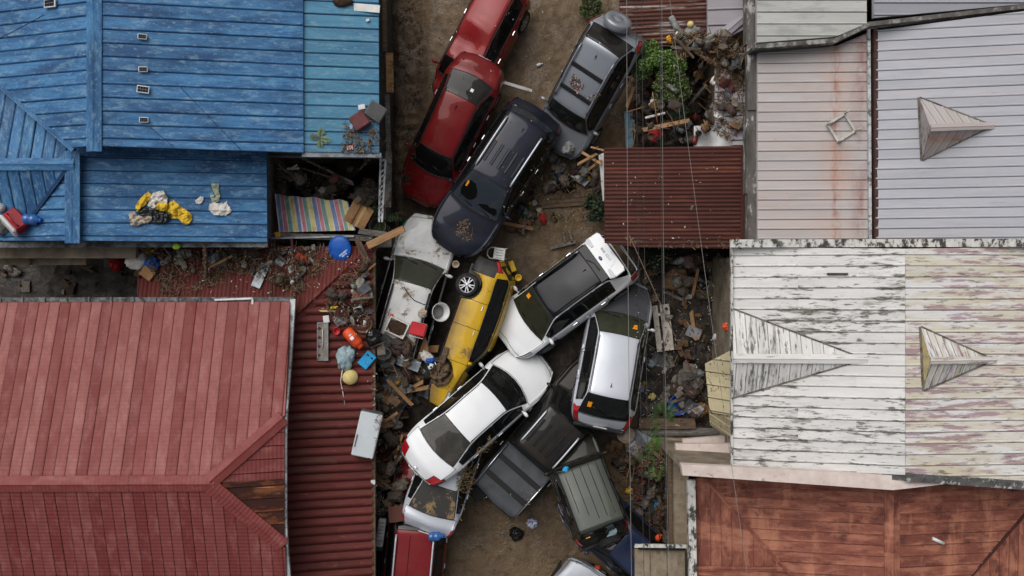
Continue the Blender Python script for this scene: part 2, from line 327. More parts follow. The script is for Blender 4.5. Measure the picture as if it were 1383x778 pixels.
def sheets(parent, pts, udir, pitch, prof, mats, root, tint=None, phase=0.0, usplit=None, lift=.03, name='roof_sheet', jit=.004):
    n = newell(pts); u = Vector(udir); u = (u - n * u.dot(n)).normalized(); v = n.cross(u); o = root.location
    P0 = Vector((0, 0, 0)); d0 = pts[0].dot(n)
    p2 = [(p.dot(u), p.dot(v)) for p in pts]; k0 = math.floor((min(p[1] for p in p2) - phase) / pitch); k1 = math.ceil((max(p[1] for p in p2) - phase) / pitch)
    umin = min(p[0] for p in p2); umax = max(p[0] for p in p2); res = []
    for k in range(k0, k1):
        v0 = phase + k * pitch; cuts = [umin - 1] + sorted((usplit(k) if usplit else [])) + [umax + 1]
        for ci in range(len(cuts) - 1):
            base = clip(clip(p2, 0, cuts[ci], True), 0, cuts[ci + 1], False) if len(cuts) > 2 else p2
            if len(base) < 3: continue
            V = []; F = []; MI = []; UV = []; jz = rnd.uniform(-jit, jit) + (ci % 2) * .005; jt = rnd.uniform(-jit, jit)
            for s in range(len(prof) - 1):
                a, b_ = prof[s], prof[s + 1]
                pl = clip(clip(base, 1, v0 + a[0] * pitch, True), 1, v0 + b_[0] * pitch, False)
                if len(pl) < 3: continue
                i0 = len(V)
                for x, y in pl:
                    t = (y - v0) / pitch; h = a[1] + (b_[1] - a[1]) * ((t - a[0]) / max(1e-9, b_[0] - a[0]))
                    q = u * x + v * y + n * (d0 + lift + h + jz + jt * t * 2)
                    V.append((q.x - o.x, q.y - o.y, q.z - o.z)); UV.append((x, y))
                F.append(list(range(i0, len(V)))); MI.append(b_[2])
            if not F: continue
            me = bpy.data.meshes.new(name); me.from_pydata(V, [], F); me.polygons.foreach_set('material_index', MI)
            uvl = me.uv_layers.new(name='UVMap')
            for pl in me.polygons:
                for li in pl.loop_indices: uvl.data[li].uv = UV[me.loops[li].vertex_index]
            if pl.normal.z < 0: me.flip_normals()
            for mm in mats: me.materials.append(mm)
            ob = bpy.data.objects.new(name, me); col.objects.link(ob); ob.parent = parent
            t = tint(k - k0, ci) if tint else rnd.uniform(.9, 1.08)
            ob.color = (t, t, t, 1) if isinstance(t, (int, float)) else tuple(t) + (1,)
            res.append(ob)
    return res
def deck(root, pts, mat, th=.12, name='roof', drop=.0):
    """the boarding under the sheets"""
    n = newell(pts); mb = MB(); a = [p - n * .006 - Vector((0, 0, drop)) for p in pts]; b_ = [p - Vector((0, 0, th)) for p in a]; k = len(pts)
    if (pts[1] - pts[0]).cross(pts[2] - pts[1]).z < 0: a.reverse(); b_.reverse()
    mb.add(a + b_, [tuple(range(k)), tuple(range(2 * k - 1, k - 1, -1))] + [(i, k + i, k + (i + 1) % k, (i + 1) % k) for i in range(k)])
    return mb.build(name, mat, root, world=True)
def cap(root, parent, p, q, w, mat, s1=.15, s2=.15, h=.05, name='ridge_cap'):
    p = Vector(p); q = Vector(q); t = (q - p).normalized(); s = t.cross(Vector((0, 0, 1))).normalized(); mb = MB(); vs = []
    prof = [(-w, -s1 * w - .0), (-w * .97, -s1 * w + .025), (-w * .25, -s1 * w * .25 + h * .7), (0, h), (w * .25, -s2 * w * .25 + h * .7), (w * .97, -s2 * w + .025), (w, -s2 * w)]
    L = (q - p).length; nn = max(1, int(L / 1.8))
    for i in range(nn):
        a = p + t * (L * i / nn); c = p + t * (L * (i + 1) / nn + .05); k = len(prof); up = .008 * (i % 2)
        vs = [a + s * x + Vector((0, 0, z + .03 + up)) for x, z in prof] + [c + s * x + Vector((0, 0, z + .03 + up)) for x, z in prof]
        mb.add(vs, [(j, j + 1, k + j + 1, k + j) for j in range(k - 1)] + [tuple(range(k))[::-1], tuple(range(k, 2 * k))])
    o = root.location; me = mb.mesh(name, o); uv = me.uv_layers.new(name='UVMap')
    for pl in me.polygons:
        for li in pl.loop_indices:
            vv = me.vertices[me.loops[li].vertex_index].co; uv.data[li].uv = (vv.dot(t), vv.dot(s))
    ob = link(name, me, mat, parent); return ob
def walls(root, pts_px, z, mat, name='wall'):
    mb = MB(); pts = [P(a, b_, z) for a, b_ in pts_px]
    if (pts[1] - pts[0]).cross(pts[2] - pts[1]).z < 0: pts.reverse()
    mb.prism([(p.x, p.y) for p in pts], -.1, z); return mb.build(name, mat, root, world=True)
def house(name, label, px, py, cat='house', group=None):
    r = empty(name, P(px, py, 0)); tag(r, label, cat, group); return r
def bar(p, q, w, h, mb=None, mi=0):
    """a square-edged beam from p to q (centre line), w wide, h deep"""
    mb = mb or MB(); p = Vector(p); q = Vector(q); t = (q - p).normalized(); s = t.cross(Vector((0, 0, 1)))
    s = s.normalized() if s.length > 1e-5 else Vector((1, 0, 0)); u = s.cross(t).normalized()
    vs = [c + s * i * w / 2 + u * j * h / 2 for c in (p, q) for j in (-1, 1) for i in (-1, 1)]
    return mb.add(vs, [(0, 2, 3, 1), (4, 5, 7, 6), (0, 1, 5, 4), (2, 6, 7, 3), (0, 4, 6, 2), (1, 3, 7, 5)], None, mi)
X, Y = (1, 0, 0), (0, 1, 0)

# --- blue house ----------------------------------------------------
BLUE = roofmat('blue_roof_paint', lin(40, 93, 142), lin(70, 123, 165), [(lin(24, 58, 98), .5, 1.6, .44, .64, .85), (lin(40, 56, 74), 2.5, 5, .64, .74, .5), (lin(30, 76, 122), 1.6, 9, .50, .60, .65), (lin(122, 156, 178), 2.2, 6, .52, .68, .6), (lin(130, 162, 182), 7, 14, .56, .66, .5)], (.9, 6))
BLUE2 = roofmat('faded_blue_roof_paint', lin(58, 110, 142), lin(82, 134, 160), [(lin(40, 86, 126), .6, 3, .48, .68, .6), (lin(50, 110, 140), 2, 12, .52, .62, .5), (lin(130, 160, 170), 2.4, 7, .53, .69, .5), (lin(136, 164, 172), 7, 14, .57, .67, .45)], (.9, 6))
bh = house('blue_house', 'blue house with seamed metal gable roofs and solar lamps', 220, 150)
walls(bh, [(-60, -60), (500, -60), (500, 196), (-60, 196)], 3.7, WALL); walls(bh, [(-60, 200), (352, 200), (352, 322), (-60, 322)], 3.3, WALL)
def roof(root, pl, pts, udir, pitch, prof, mats, dk, tint=None, phase=0, usplit=None, part=None, th=.12):
    ps = pl.poly(pts); d = part or deck(root, ps, dk, th)
    if part: deck(root, ps, dk, th, 'roof')
    sheets(d, ps, udir, pitch, prof, mats, root, tint, phase, usplit); return d
BM = [BLUE, SEAM_BLUE]
bt = lambda k, c: rnd.uniform(.86, 1.12)
pUR = Plane((128, 0, 5.4), (128, 200, 5.4), (410, 100, 4.5)); pEX = Plane((410, 0, 4.42), (410, 205, 4.42), (512, 100, 4.15))
pUL = Plane((126, 0, 5.4), (126, 200, 5.4), (0, 100, 4.5))
rUR = roof(bh, pUR, [(130, -60), (409, -60), (410, 206), (130, 197)], X, .338, SEAMED(.338), BM, BLUE, bt)
roof(bh, pEX, [(409, -60), (511, -60), (512, 207), (410, 205)], X, .338, SEAMED(.338), [BLUE2, SEAM_BLUE], BLUE2, bt)
roof(bh, pUL, [(-60, -60), (124, -60), (124, 197), (96, 200), (-60, 62)], X, .338, SEAMED(.338), BM, BLUE, bt)
pCN = Plane((0, 222, 4.75), (96, 222, 4.75), (0, 115, 4.1)); pCS = Plane((0, 222, 4.75), (96, 222, 4.75), (0, 300, 4.2))
pLR = Plane((100, 200, 4.5), (100, 325, 4.5), (360, 260, 3.7)); pLL = Plane((96, 225, 4.62), (96, 325, 4.62), (0, 310, 3.9))
roof(bh, pCN, [(-60, 66), (96, 203), (96, 222), (-60, 222)], Y, .3, SEAMED(.3), BM, BLUE, bt)
roof(bh, pCS, [(-60, 224), (92, 224), (46, 291), (-60, 291)], Y, .3, SEAMED(.3), BM, BLUE, bt)
roof(bh, pLR, [(103, 196), (360, 200), (361, 327), (103, 325)], X, .338, SEAMED(.338), BM, BLUE, bt)
roof(bh, pLL, [(92, 226), (94, 325), (-60, 325), (-60, 293), (46, 291)], X, .338, SEAMED(.338), BM, BLUE, bt)
cap(bh, rUR, P(127, -60, 5.42), P(127, 202, 5.42), .2, BLUE, .2, .35)
cap(bh, rUR, P(98, 204, 4.72), P(98, 326, 4.66), .2, BLUE, .12, .2); cap(bh, rUR, P(-60, 222, 4.75), P(98, 222, 4.75), .16, BLUE, .2, .2)
cap(bh, rUR, pUL.at(-60, 64), pUL.at(98, 202), .05, BLUE, 0, 0, .03, 'valley_flashing'); cap(bh, rUR, pCS.at(44, 292), pCS.at(93, 226), .05, SEAM_BLUE, 0, 0, .03, 'valley_flashing')
mb = MB(); bar(P(-60, 331, 3.85), P(70, 331, 3.82), .14, .14, mb); bar(P(70, 330, 3.9), P(362, 330, 3.62), .16, .14, mb)
mb.build('fascia', stuffmat('grimy_fascia', lin(118, 120, 120), lin(70, 74, 78), .9, 4, lin(40, 40, 40), 5, (.45, .6), .8, .4), bh, world=True)
mb = MB(); bar(P(408, 209, 4.36), P(515, 210, 4.08), .12, .12, mb); mb.build('gutter', STEEL, bh, world=True)
mb = MB()
for xx in (418, 448, 478): mb = MB(); bar(P(xx, 203, 4.4 - (xx - 410) * .0026), P(xx, 212, 4.35 - (xx - 410) * .0026), .05, .04, mb); mb.build('gutter_bracket', STEEL, bh, world=True)
# concrete canopy under the blue eave
lt = house('canopy_ledge', 'concrete ledge jutting below the blue eave', 60, 345, 'ledge')
LEDGE = stuffmat('tan_ledge', lin(150, 136, 116), lin(112, 100, 84), .9, 2, GRIME, 3, (.5, .7), .6)
mb = MB(); bar(P(-60, 341, 3.0), P(185, 341, 3.0), .32, .16, mb); mb.build('slab', LEDGE, lt, world=True)
mb = MB(); bar(P(-60, 353, 2.3), P(118, 353, 2.3), .2, .15, mb); mb.build('lower_slab', LEDGE, lt, world=True)
# little solar lamps on the blue roof
cell = stuffmat('solar_cell', lin(20, 24, 34), lin(30, 36, 50), .55, 8, spec=.1)
for i, (a, b_, w, ang, lab) in enumerate([(71, 6, .36, 0, 'largest solar lamp near the edge of the blue roof slope behind the ridge'), (194, 51, .22, -4, 'solar lamp highest up the row on the blue roof'),
        (195, 95, .22, 2, 'solar lamp second in the row on the blue roof'), (195, 122, .30, -6, 'wider tilted solar lamp third in the row on the blue roof'), (196, 163, .22, 0, 'solar lamp last in the row by the blue roof eave')]):
    p = (pUL if i == 0 else pUR).at(a, b_); nrm = (pUL if i == 0 else pUR).n
    e = empty('solar_lamp', p + Vector((0, 0, .05)), (nrm.to_track_quat('Z', 'Y').to_matrix() @ Matrix.Rotation(R(ang + 90), 3, 'Z')).to_euler()); tag(e, lab, 'solar lamp', 'solar lamps on the blue roof')
    h = w * .62; mb = MB(); mb.box((0, 0, .05), (w, h, .045), bev=.01); mb.build('frame', WHITEP, e)
    mb = MB()
    for ii in range(4):
        for jj in range(2): mb.box(((ii - 1.5) * w * .21, (jj - .5) * h * .38, .076), (w * .19, h * .34, .006))
    mb.build('panel', cell, e); mb = MB(); mb.tube([(0, 0, -.06), (0, 0, .03)], .02); mb.build('bracket', STEEL, e)

# --- big red house --------------------------------------------------
RED = roofmat('red_roof_sheet', lin(130, 62, 58), lin(118, 53, 50), [(lin(164, 110, 105), 1.6, 3, .50, .74, .45), (lin(98, 44, 41), .5, 1.2, .55, .75, .35), (lin(160, 120, 118), 7, 9, .64, .72, .4)], (1.2, 2), .6, ('X', 3.0, .5))
RUSTY = roofmat('rusted_sheet', lin(132, 76, 44), lin(88, 44, 26), [(lin(52, 24, 17), .7, 2.2, .42, .50, .97), (lin(196, 160, 122), .5, 6, .62, .68, .7)], (.8, 6), .85)
rh = house('red_house', 'large red house with striped standing seam half-hip roof', 150, 640)
walls(rh, [(-60, 411), (375, 411), (375, 900), (-60, 900)], 3.05, WALL)
pN = Plane((0, 409, 3.3), (300, 408, 3.3), (150, 650, 4.85)); pS = Plane((0, 654, 4.85), (285, 653, 4.85), (150, 900, 3.3)); pH = Plane((286, 652, 4.85), (386, 562, 4.28), (386, 738, 4.28))
TN = [(1.3, 2.0, 2.0), (1.2, 1.62, 1.62), (1.02, 1.14, 1.12), (.82, .68, .68)]
def rt(k, c): j = rnd.uniform(.96, 1.04); return tuple(x * j for x in TN[(k + 1) % 4])
rN = roof(rh, pN, [(-60, 409), (392, 408), (385, 561), (285, 650), (-60, 653)], Y, .284, SEAMED(.284, .014, .017), [RED, SEAM_RED], RED, rt)
TS = [(.95, 1.2, 1.22), (.9, 1.05, 1.08), (.82, .84, .86), (.72, .6, .64)]  # south slope tinted darker than the north, its shade put into the colour
roof(rh, pS, [(-60, 655), (285, 654), (386, 739), (390, 900), (-60, 900)], Y, .284, SEAMED(.284, .014, .017), [RED, SEAM_RED], RED, lambda k, c: TS[(k + 2) % 4])
psH = pH.poly([(287, 652), (384, 564), (384, 652)]); dH = deck(rh, pH.poly([(287, 652), (384, 564), (384, 737)]), RED)
sheets(dH, pH.poly([(287, 652), (384, 564), (384, 646)]), X, .34, SEAMED(.34, .025, .02), [RED, SEAM_RED], rh, lambda k, c: rnd.uniform(.8, .95))
sheets(dH, pH.poly([(287, 652), (384, 646), (384, 737)]), X, .34, SEAMED(.34, .03, .03), [RUSTY, SEAM_RUST], rh)
cap(rh, rN, P(-60, 654, 4.86), P(288, 653, 4.86), .21, RED, .25, .25, .06)
cap(rh, rN, pH.at(284, 650) + Vector((0, 0, .03)), pH.at(381, 565) + Vector((0, 0, .03)), .2, RED, .15, .2, .06, 'hip_cap'); cap(rh, rN, pH.at(284, 655) + Vector((0, 0, .03)), pH.at(381, 735) + Vector((0, 0, .03)), .2, RED, .2, .15, .06, 'hip_cap')
GUT = stuffmat('white_gutter', lin(196, 200, 202), lin(150, 152, 154), .6, 4, lin(70, 56, 44), 6, (.5, .62), .85)
mb = MB(); pts = [P(396, 404, 3.25), P(391, 480, 3.5), P(385, 558, 4.2), P(384, 600, 4.2), P(384, 700, 4.2), P(386, 742, 4.2), P(391, 800, 3.9)]
for i in range(len(pts) - 1): bar(pts[i], pts[i + 1], .14, .1, mb)
mb.build('verge_flashing', GUT, rh, world=True)
mb = MB(); bar(P(-60, 405, 3.25), P(397, 404, 3.25), .12, .1, mb); mb.build('gutter', stuffmat('grey_gutter', lin(120, 122, 124), lin(74, 74, 76), .7, 6, lin(40, 34, 30), 5, (.45, .6), .8), rh, world=True)
for xx in range(0, 300, 30): mb = MB(); bar(P(xx, 401, 3.32), P(xx, 409, 3.34), .04, .02, mb); mb.build('gutter_bracket', CONC, rh, world=True)
mb = MB(); bar(P(290, 405, 3.36), P(341, 403, 3.36), .05, .03, mb); bar(P(341, 403, 3.36), P(341, 411, 3.36), .05, .03, mb); mb.build('loose_trim', WHITEP, rh, world=True)

# --- lower red lean-to that wraps the red house ---------------------
REDLO = roofmat('dark_red_lean_to_sheet', lin(108, 48, 42), lin(88, 38, 33), [(lin(70, 30, 28), .5, 2, .52, .7, .6), (lin(156, 92, 84), 1.6, 6, .6, .72, .5), (lin(84, 66, 52), .4, 1.2, .52, .7, .55)], (.8, 4), .7)
lr = house('red_lean_to', 'dark red ribbed lean-to roof strewn with flood debris', 450, 560, 'lean-to')
pLN = Plane((190, 408, 2.85), (395, 408, 2.85), (300, 330, 2.35)); pLE = Plane((388, 430, 2.85), (388, 700, 2.85), (503, 560, 2.3))
rE = roof(lr, pLE, [(386, 438), (500, 334), (503, 334), (503, 800), (386, 800)], X, .245, LAPPED(.245, .075), [REDLO, SEAM_RED], REDLO, lambda k, c: rnd.uniform(.88, 1.12), usplit=lambda k: [-5.35 + rnd.uniform(-.03, .03)] if k % 3 else [])
roof(lr, pLN, [(186, 408), (396, 408), (396, 430), (500, 333), (186, 333)], Y, .46, CORR(4, .016), [REDLO, SEAM_RED], REDLO, lambda k, c: rnd.uniform(.88, 1.12))
cap(lr, rE, pLE.at(388, 438), pLE.at(503, 332), .17, REDLO, .1, .12, .07, 'hip_cap')
mb = MB(); bar(P(505, 333, 2.27), P(505, 800, 2.27), .1, .16, mb); mb.build('fascia', WOOD_OLD, lr, world=True)
for yy in (345, 480, 620, 770):
    mb = MB(); p = P(497, yy, 2.2); mb.tube([(p.x, p.y, -.1), (p.x, p.y, 2.2)], .05, 8); mb.build('post', STEEL, lr, world=True)

# --- right-hand roofs ------------------------------------------------
RUSTC = roofmat('rusty_corrugated_sheet', lin(88, 48, 39), lin(68, 36, 30), [(lin(120, 70, 52), .4, 3, .56, .72, .6), (lin(48, 28, 26), .5, 2, .52, .68, .6)], (.5, 3), .8)
yr = house('corrugated_shed', 'shed under a dark rusty brown corrugated roof', 910, 265, 'shed')
walls(yr, [(850, 215), (995, 215), (995, 320), (850, 320)], 2.7, WALL)
pRC = Plane((815, 199, 3.0), (1005, 197, 3.2), (815, 331, 3.0))
roof(yr, pRC, [(816, 200), (1005, 197), (1004, 336), (862, 334), (817, 328)], X, .56, CORR(5, .02), [RUSTC, SEAM_RUST], RUSTC, lambda k, c: rnd.uniform(.82, 1.1))
mb = MB(); bar(pRC.at(1003, 198) + Vector((0, 0, .05)), pRC.at(1002, 335) + Vector((0, 0, .05)), .1, .05, mb); mb.build('edge_flashing', RUSTC, yr, world=True)
GALV = roofmat('rust_streaked_galvanised_sheet', lin(92, 56, 44), lin(66, 38, 32), [(lin(178, 174, 172), .35, 5, .56, .62, .8), (lin(130, 74, 50), .6, 4, .55, .7, .7)], (.5, 4), .75)
y2 = house('rusty_lean_to', 'streaked rusty corrugated lean-to behind the green bush', 895, 20, 'lean-to')
walls(y2, [(850, -60), (950, -60), (950, 40), (850, 40)], 1.3, WALL)
pR2 = Plane((836, 0, 1.7), (955, 0, 2.2), (836, 62, 1.6))
roof(y2, pR2, [(836, -60), (955, -60), (955, 64), (870, 62), (838, 56)], X, .46, CORR(4, .02), [GALV, SEAM_RUST], RUSTC, lambda k, c: rnd.uniform(.8, 1.3))
GREY = roofmat('mauve_grey_sheet', lin(164, 160, 166), lin(146, 140, 146), [(lin(112, 70, 56), 1, 3, .62, .74, .7), (lin(120, 114, 112), .5, 2, .55, .72, .6)], (.4, 3), .6)
y3 = house('collapsed_grey_roof', 'collapsed mauve grey roof littered with sticks', 978, 110, 'roof wreck')
walls(y3, [(975, -60), (1003, -60), (1003, 190), (975, 190)], 2.3, WALL)
pG = Plane((955, 0, 2.75), (1004, 0, 2.95), (955, 62, 2.6)); pG2 = Plane((945, 100, 2.5), (1006, 95, 2.85), (945, 195, 2.5))
roof(y3, pG, [(955, -60), (1004, -60), (1004, 40), (956, 66)], X, .42, SEAMED(.42), [GREY, SEAM_PALE], GREY)
roof(y3, pG2, [(964, 92), (1006, 60), (1006, 196), (948, 196), (948, 172), (964, 166)], X, .32, SEAMED(.32), [GREY, SEAM_PALE], GREY) if 0 else roof(y3, pG2, [(966, 92), (1006, 62), (1006, 196), (966, 196)], X, .34, SEAMED(.34), [GREY, SEAM_PALE], GREY)
cap(y3, y3, P(958, 62, 2.7), P(1003, 24, 2.95), .14, GREY, .1, .1, .05, 'ridge_cap')

pk = house('pink_grey_house', 'narrow house under a pinkish grey rust-stained seamed roof', 1097, 195)
walls(pk, [(1030, 80), (1165, 80), (1165, 315), (1030, 315)], 3.7, WALL)
PINK = roofmat('pinkish_grey_sheet', lin(182, 177, 175), lin(168, 160, 158), bands=[(lin(150, 92, 64), 8.48, 8.84, 6, 2.2, .85), (lin(186, 140, 118), 8.0, 9.3, .8, .8, .55), (lin(130, 72, 60), 8.95, 9.7, 1.2, .7, .75)], patch=[(lin(186, 170, 163), .25, 1.2, .48, .7, .7), (lin(112, 104, 100), 4, 9, .68, .72, .8), (lin(176, 136, 122), .4, .8, .58, .75, .5)], streak=(.5, 4), rough=.55)
pPK = Plane((1022, 150, 4.05), (1022, 325, 4.05), (1172, 240, 4.2))
dP = roof(pk, pPK, [(1023, 72), (1130, 62), (1173, 44), (1173, 323), (1023, 326)], X, .256, SEAMED(.256, .02, .018), [PINK, SEAM_PALE], PINK, lambda k, c: rnd.uniform(.94, 1.05))
mb = MB(); bar(P(1173, 40, 4.3), P(1175, 324, 4.3), .07, .08, mb); mb.build('gutter', GUT, pk, world=True)
# the rust streak that runs down the pink roof
rs = MB()
for s in range(26):
    yy = 98 + s * 6.6 + rnd.uniform(-2, 2)
    if rnd.random() < .35: continue
    p = pPK.at(1140 + rnd.uniform(-2, 2) + (4 if yy > 190 else 0), yy); nn_ = 7; w = rnd.uniform(.03, .07); h = rnd.uniform(.05, .12)
    rs.add([p + Vector((w * math.cos(2 * math.pi * k / nn_) * rnd.uniform(.6, 1.2), h * math.sin(2 * math.pi * k / nn_), .072)) for k in range(nn_)], [tuple(range(nn_))])
rs.build('rust_stain', stuffmat('rust_stain', lin(150, 92, 62), lin(168, 120, 96), .9, 20), dP, world=True)

gh = house('green_stained_house', 'house under a pale green-stained seamed roof behind the dark parapet', 1095, 10)
walls(gh, [(1030, -60), (1165, -60), (1165, 40), (1030, 40)], 4.0, WALL)
GRN = roofmat('green_stained_sheet', lin(184, 184, 180), lin(162, 163, 158), [(lin(118, 120, 112), .5, 2, .5, .68, .75), (lin(90, 86, 80), 2, 6, .62, .72, .5)], (.4, 3), .7)
pGR = Plane((1022, 0, 4.4), (1172, 0, 4.4), (1100, 55, 4.4)); roof(gh, pGR, [(1022, -60), (1170, -60), (1170, 32), (1128, 50), (1022, 58)], X, .31, SEAMED(.31, .025, .02), [GRN, SEAM_PALE], GRN, lambda k, c: rnd.uniform(.94, 1.05))
WPAR0 = stuffmat('grey_parapet_edge', lin(104, 101, 97), lin(66, 63, 60), .95, 3, lin(160, 157, 152), 4, (.52, .62), .8, .4)
pw = house('dark_parapet', 'slim grey concrete parapet bending between the pale roofs', 1150, 40, 'parapet')
DARKC = stuffmat('mossy_dark_concrete', lin(74, 72, 68), lin(48, 46, 42), .95, 3, lin(112, 106, 98), 5, (.56, .66), .7, .4)
mb = MB(); pts = [P(1018, 64, 4.55), P(1126, 56, 4.55), P(1172, 34, 4.6), P(1400, 8, 4.6)]
for i in range(3): bar(pts[i], pts[i + 1], .11, .2, mb)
mb.build('coping', WPAR0, pw, world=True); mb = MB()
for i in range(3):
    a, b_ = pts[i].copy(), pts[i + 1].copy(); a.z = b_.z = 2.15; bar(a, b_, .09, 4.4, mb)
mb.build('wall', DARKC, pw, world=True)
tw = house('timber_parapet', 'tall weathered grey and white parapet beside the rusty shed', 1013, 160, 'parapet')
WPAR = stuffmat('flaking_grey_parapet', lin(104, 100, 96), lin(66, 62, 58), .95, 3, lin(176, 174, 170), 4, (.54, .6), .85, .5, 22, st=(1, .35, 1))
mb = MB()
for i, (a, b_) in enumerate([(-60, 62), (62, 150), (150, 262), (262, 326)]): bar(P(1014 + (i % 2) * 1.5, a, 3.75 + .06 * (i % 2)), P(1014 + (i % 2), b_, 3.75 + .06 * (i % 2)), .34 - .05 * (i % 2), .3, mb)
mb.build('coping', WPAR, tw, world=True); mb = MB(); bar(P(1014, -60, 1.75), P(1014, 326, 1.75), .22, 3.6, mb); mb.build('wall', DARKC, tw, world=True)

lv = house('lavender_house', 'house under a lavender grey seamed roof with a small pointed dormer', 1280, 180)
walls(lv, [(1190, 50), (1420, 50), (1420, 315), (1190, 315)], 3.9, WALL)
LAV = roofmat('lavender_grey_sheet', lin(174, 175, 181), lin(158, 159, 165), [(lin(180, 172, 172), .25, 1.2, .5, .72, .6), (lin(126, 124, 128), 1.5, 7, .62, .74, .5)], (.5, 4), .5)
pLV = Plane((1180, 60, 4.3), (1180, 323, 4.3), (1383, 200, 5.0))
dL = roof(lv, pLV, [(1181, 42), (1440, 8), (1440, 322), (1181, 323)], X, .256, SEAMED(.256, .02, .018), [LAV, SEAM_PALE], LAV, lambda k, c: rnd.uniform(.95, 1.05))
mb = MB(); bar(P(1180, 40, 4.2), P(1181, 323, 4.2), .1, .3, mb); mb.build('fascia', stuffmat('rusted_fascia', lin(84, 56, 48), lin(54, 38, 34), .9, 6), lv, world=True)
tr_ = house('pale_grey_house', 'house under a strip of pale grey roof past the dark parapet', 1290, -20)
walls(tr_, [(1185, -60), (1420, -60), (1420, -10), (1185, -10)], 4.0, WALL)
pT = Plane((1180, 0, 4.6), (1383, 0, 4.6), (1280, 18, 4.5)); roof(tr_, pT, [(1180, -60), (1440, -60), (1440, 0), (1180, 24)], X, .31, SEAMED(.31, .025, .022), [LAV, SEAM_PALE], LAV)
def dormer(root, pl, F, Lp, Rp, B, h, mats, frontmat, pitch, udir, tint=None, capw=.09):
    """gabled dormer: ridge from above F to B (on the slope), feet Lp and Rp on the slope"""
    e = tag_part = bpy.data.objects.new('dormer', None); col.objects.link(e); e.parent = root
    l_, r_, b_ = pl.at(*Lp), pl.at(*Rp), pl.at(*B); f_ = P(F[0], F[1], h)
    up = Vector((0, 0, .02))
    mb = MB(); mb.add([l_, r_, f_, b_], [(0, 1, 2), (0, 2, 3), (1, 3, 2)]); 
    me = mb.mesh('dormer_front', root.location); link('dormer_front', me, frontmat, e)
    for tri in ([l_, f_, b_], [f_, r_, b_]):
        sheets(e, [p + up for p in tri], udir, pitch, SEAMED(pitch, .018, .014), mats, root, tint, lift=.01, name='dormer_sheet', jit=0)
    cap(root, e, f_ + up, b_ + up, capw, mats[0], .3, .3, .03)
    for q in (l_, r_):
        mb = MB(); bar(q + Vector((0, 0, .045)), b_ + Vector((0, 0, .045)), .04, .02, mb); link('flashing', mb.mesh('flashing', root.location), CONC, e)
    mb = MB(); bar(l_ + Vector((-.03, 0, .045)), r_ + Vector((-.03, 0, .045)), .05, .02, mb); link('flashing', mb.mesh('flashing', root.location), CONC, e)
    return e
PALEF = stuffmat('pale_dormer_front', lin(180, 174, 170), lin(140, 130, 126), .8, 5, GRIME, 5, (.55, .7), .6)
dormer(lv, pLV, (1256, 173), (1241, 132), (1245, 217), (1340, 170), 5.35, [PINK, SEAM_PALE], PALEF, .26, Y)

# --- white peeling house ---------------------------------------------
wh = house('white_peeling_house', 'house under a white flaking roof with two gabled dormers', 1190, 490)
walls(wh, [(1005, 345), (1420, 345), (1420, 625), (1005, 625)], 3.9, WALL)
DK = lin(74, 70, 58)
WPL = roofmat('flaking_white_roof_paint', lin(220, 218, 215), lin(200, 198, 195), [(lin(168, 168, 166), .5, 4, .5, .7, .5), (lin(112, 108, 98), 1.3, 7, .57, .66, .7), (lin(60, 56, 48), 2.6, 14, .565, .63, .82), (lin(138, 132, 116), 3, 6, .6, .68, .45)], (.8, 5), .75, lap=(.276, .048))
YPL = roofmat('flaking_cream_purple_roof_paint', lin(204, 200, 190), lin(194, 187, 166), [(lin(212, 211, 211), .6, 4, .44, .58, .9), (lin(148, 116, 126), .8, 5, .515, .58, .8), (lin(92, 84, 76), 2.2, 14, .57, .63, .75)], (.5, 3), .75)
pWL = Plane((1222, 340, 5.35), (1222, 640, 5.35), (990, 480, 4.5)); pWR = Plane((1222, 340, 5.35), (1222, 640, 5.35), (1400, 480, 5.1))
spl = lambda k: ([9.5 if k % 2 else 8.1] if rnd.random() < .35 else [])
dW = roof(wh, pWL, [(989, 334), (1222, 336), (1222, 641), (989, 629)], X, .276, SEAMED(.276, .018, .017), [WPL, SEAM_PALE], WPL, lambda k, c: rnd.uniform(.93, 1.05), usplit=spl)
roof(wh, pWR, [(1222, 336), (1440, 333), (1440, 654), (1222, 641)], X, .276, SEAMED(.276, .018, .017), [YPL, SEAM_PALE], YPL, lambda k, c: (lambda t: (t, t * rnd.uniform(.95, 1.0), t * rnd.uniform(.92, 1.0)))(rnd.uniform(.93, 1.05)))
mb = MB(); bar(P(986, 329, 4.75), P(1400, 328, 5.3), .2, .14, mb); mb.build('parapet', PEEL, wh, world=True)
mb = MB(); bar(P(986, 632, 4.5), P(1225, 644, 5.3), .16, .14, mb); bar(P(1222, 644, 5.35), P(1420, 658, 5.2), .2, .16, mb); mb.build('parapet', stuffmat('dark_peeling_edge', lin(96, 96, 94), lin(62, 60, 58), .9, 4, lin(190, 190, 188), 6, (.56, .62), .8, .4), wh, world=True)
mb = MB(); bar(P(988, 331, 4.55), P(988, 632, 4.5), .05, .14, mb); mb.build('edge_flashing', PEEL, wh, world=True)
dormer(wh, pWL, (990, 484), (990, 417), (990, 537), (1168, 485), 4.98, [WPL, SEAM_PALE], WPL, .27, Y, capw=.12)
dormer(wh, pWR, (1256, 487), (1243, 441), (1247, 527), (1342, 486), 5.75, [YPL, SEAM_PALE], stuffmat('cream_dormer_front', lin(200, 186, 138), lin(170, 156, 120), .8, 6, GRIME, 6, (.58, .7), .6), .2, Y)
mb = MB(); bar(pWL.at(1116, 370) + Vector((0, 0, .06)), pWL.at(1144, 370) + Vector((0, 0, .06)), .05, .05, mb); mb.build('vent_bar', DARKC, wh, world=True)

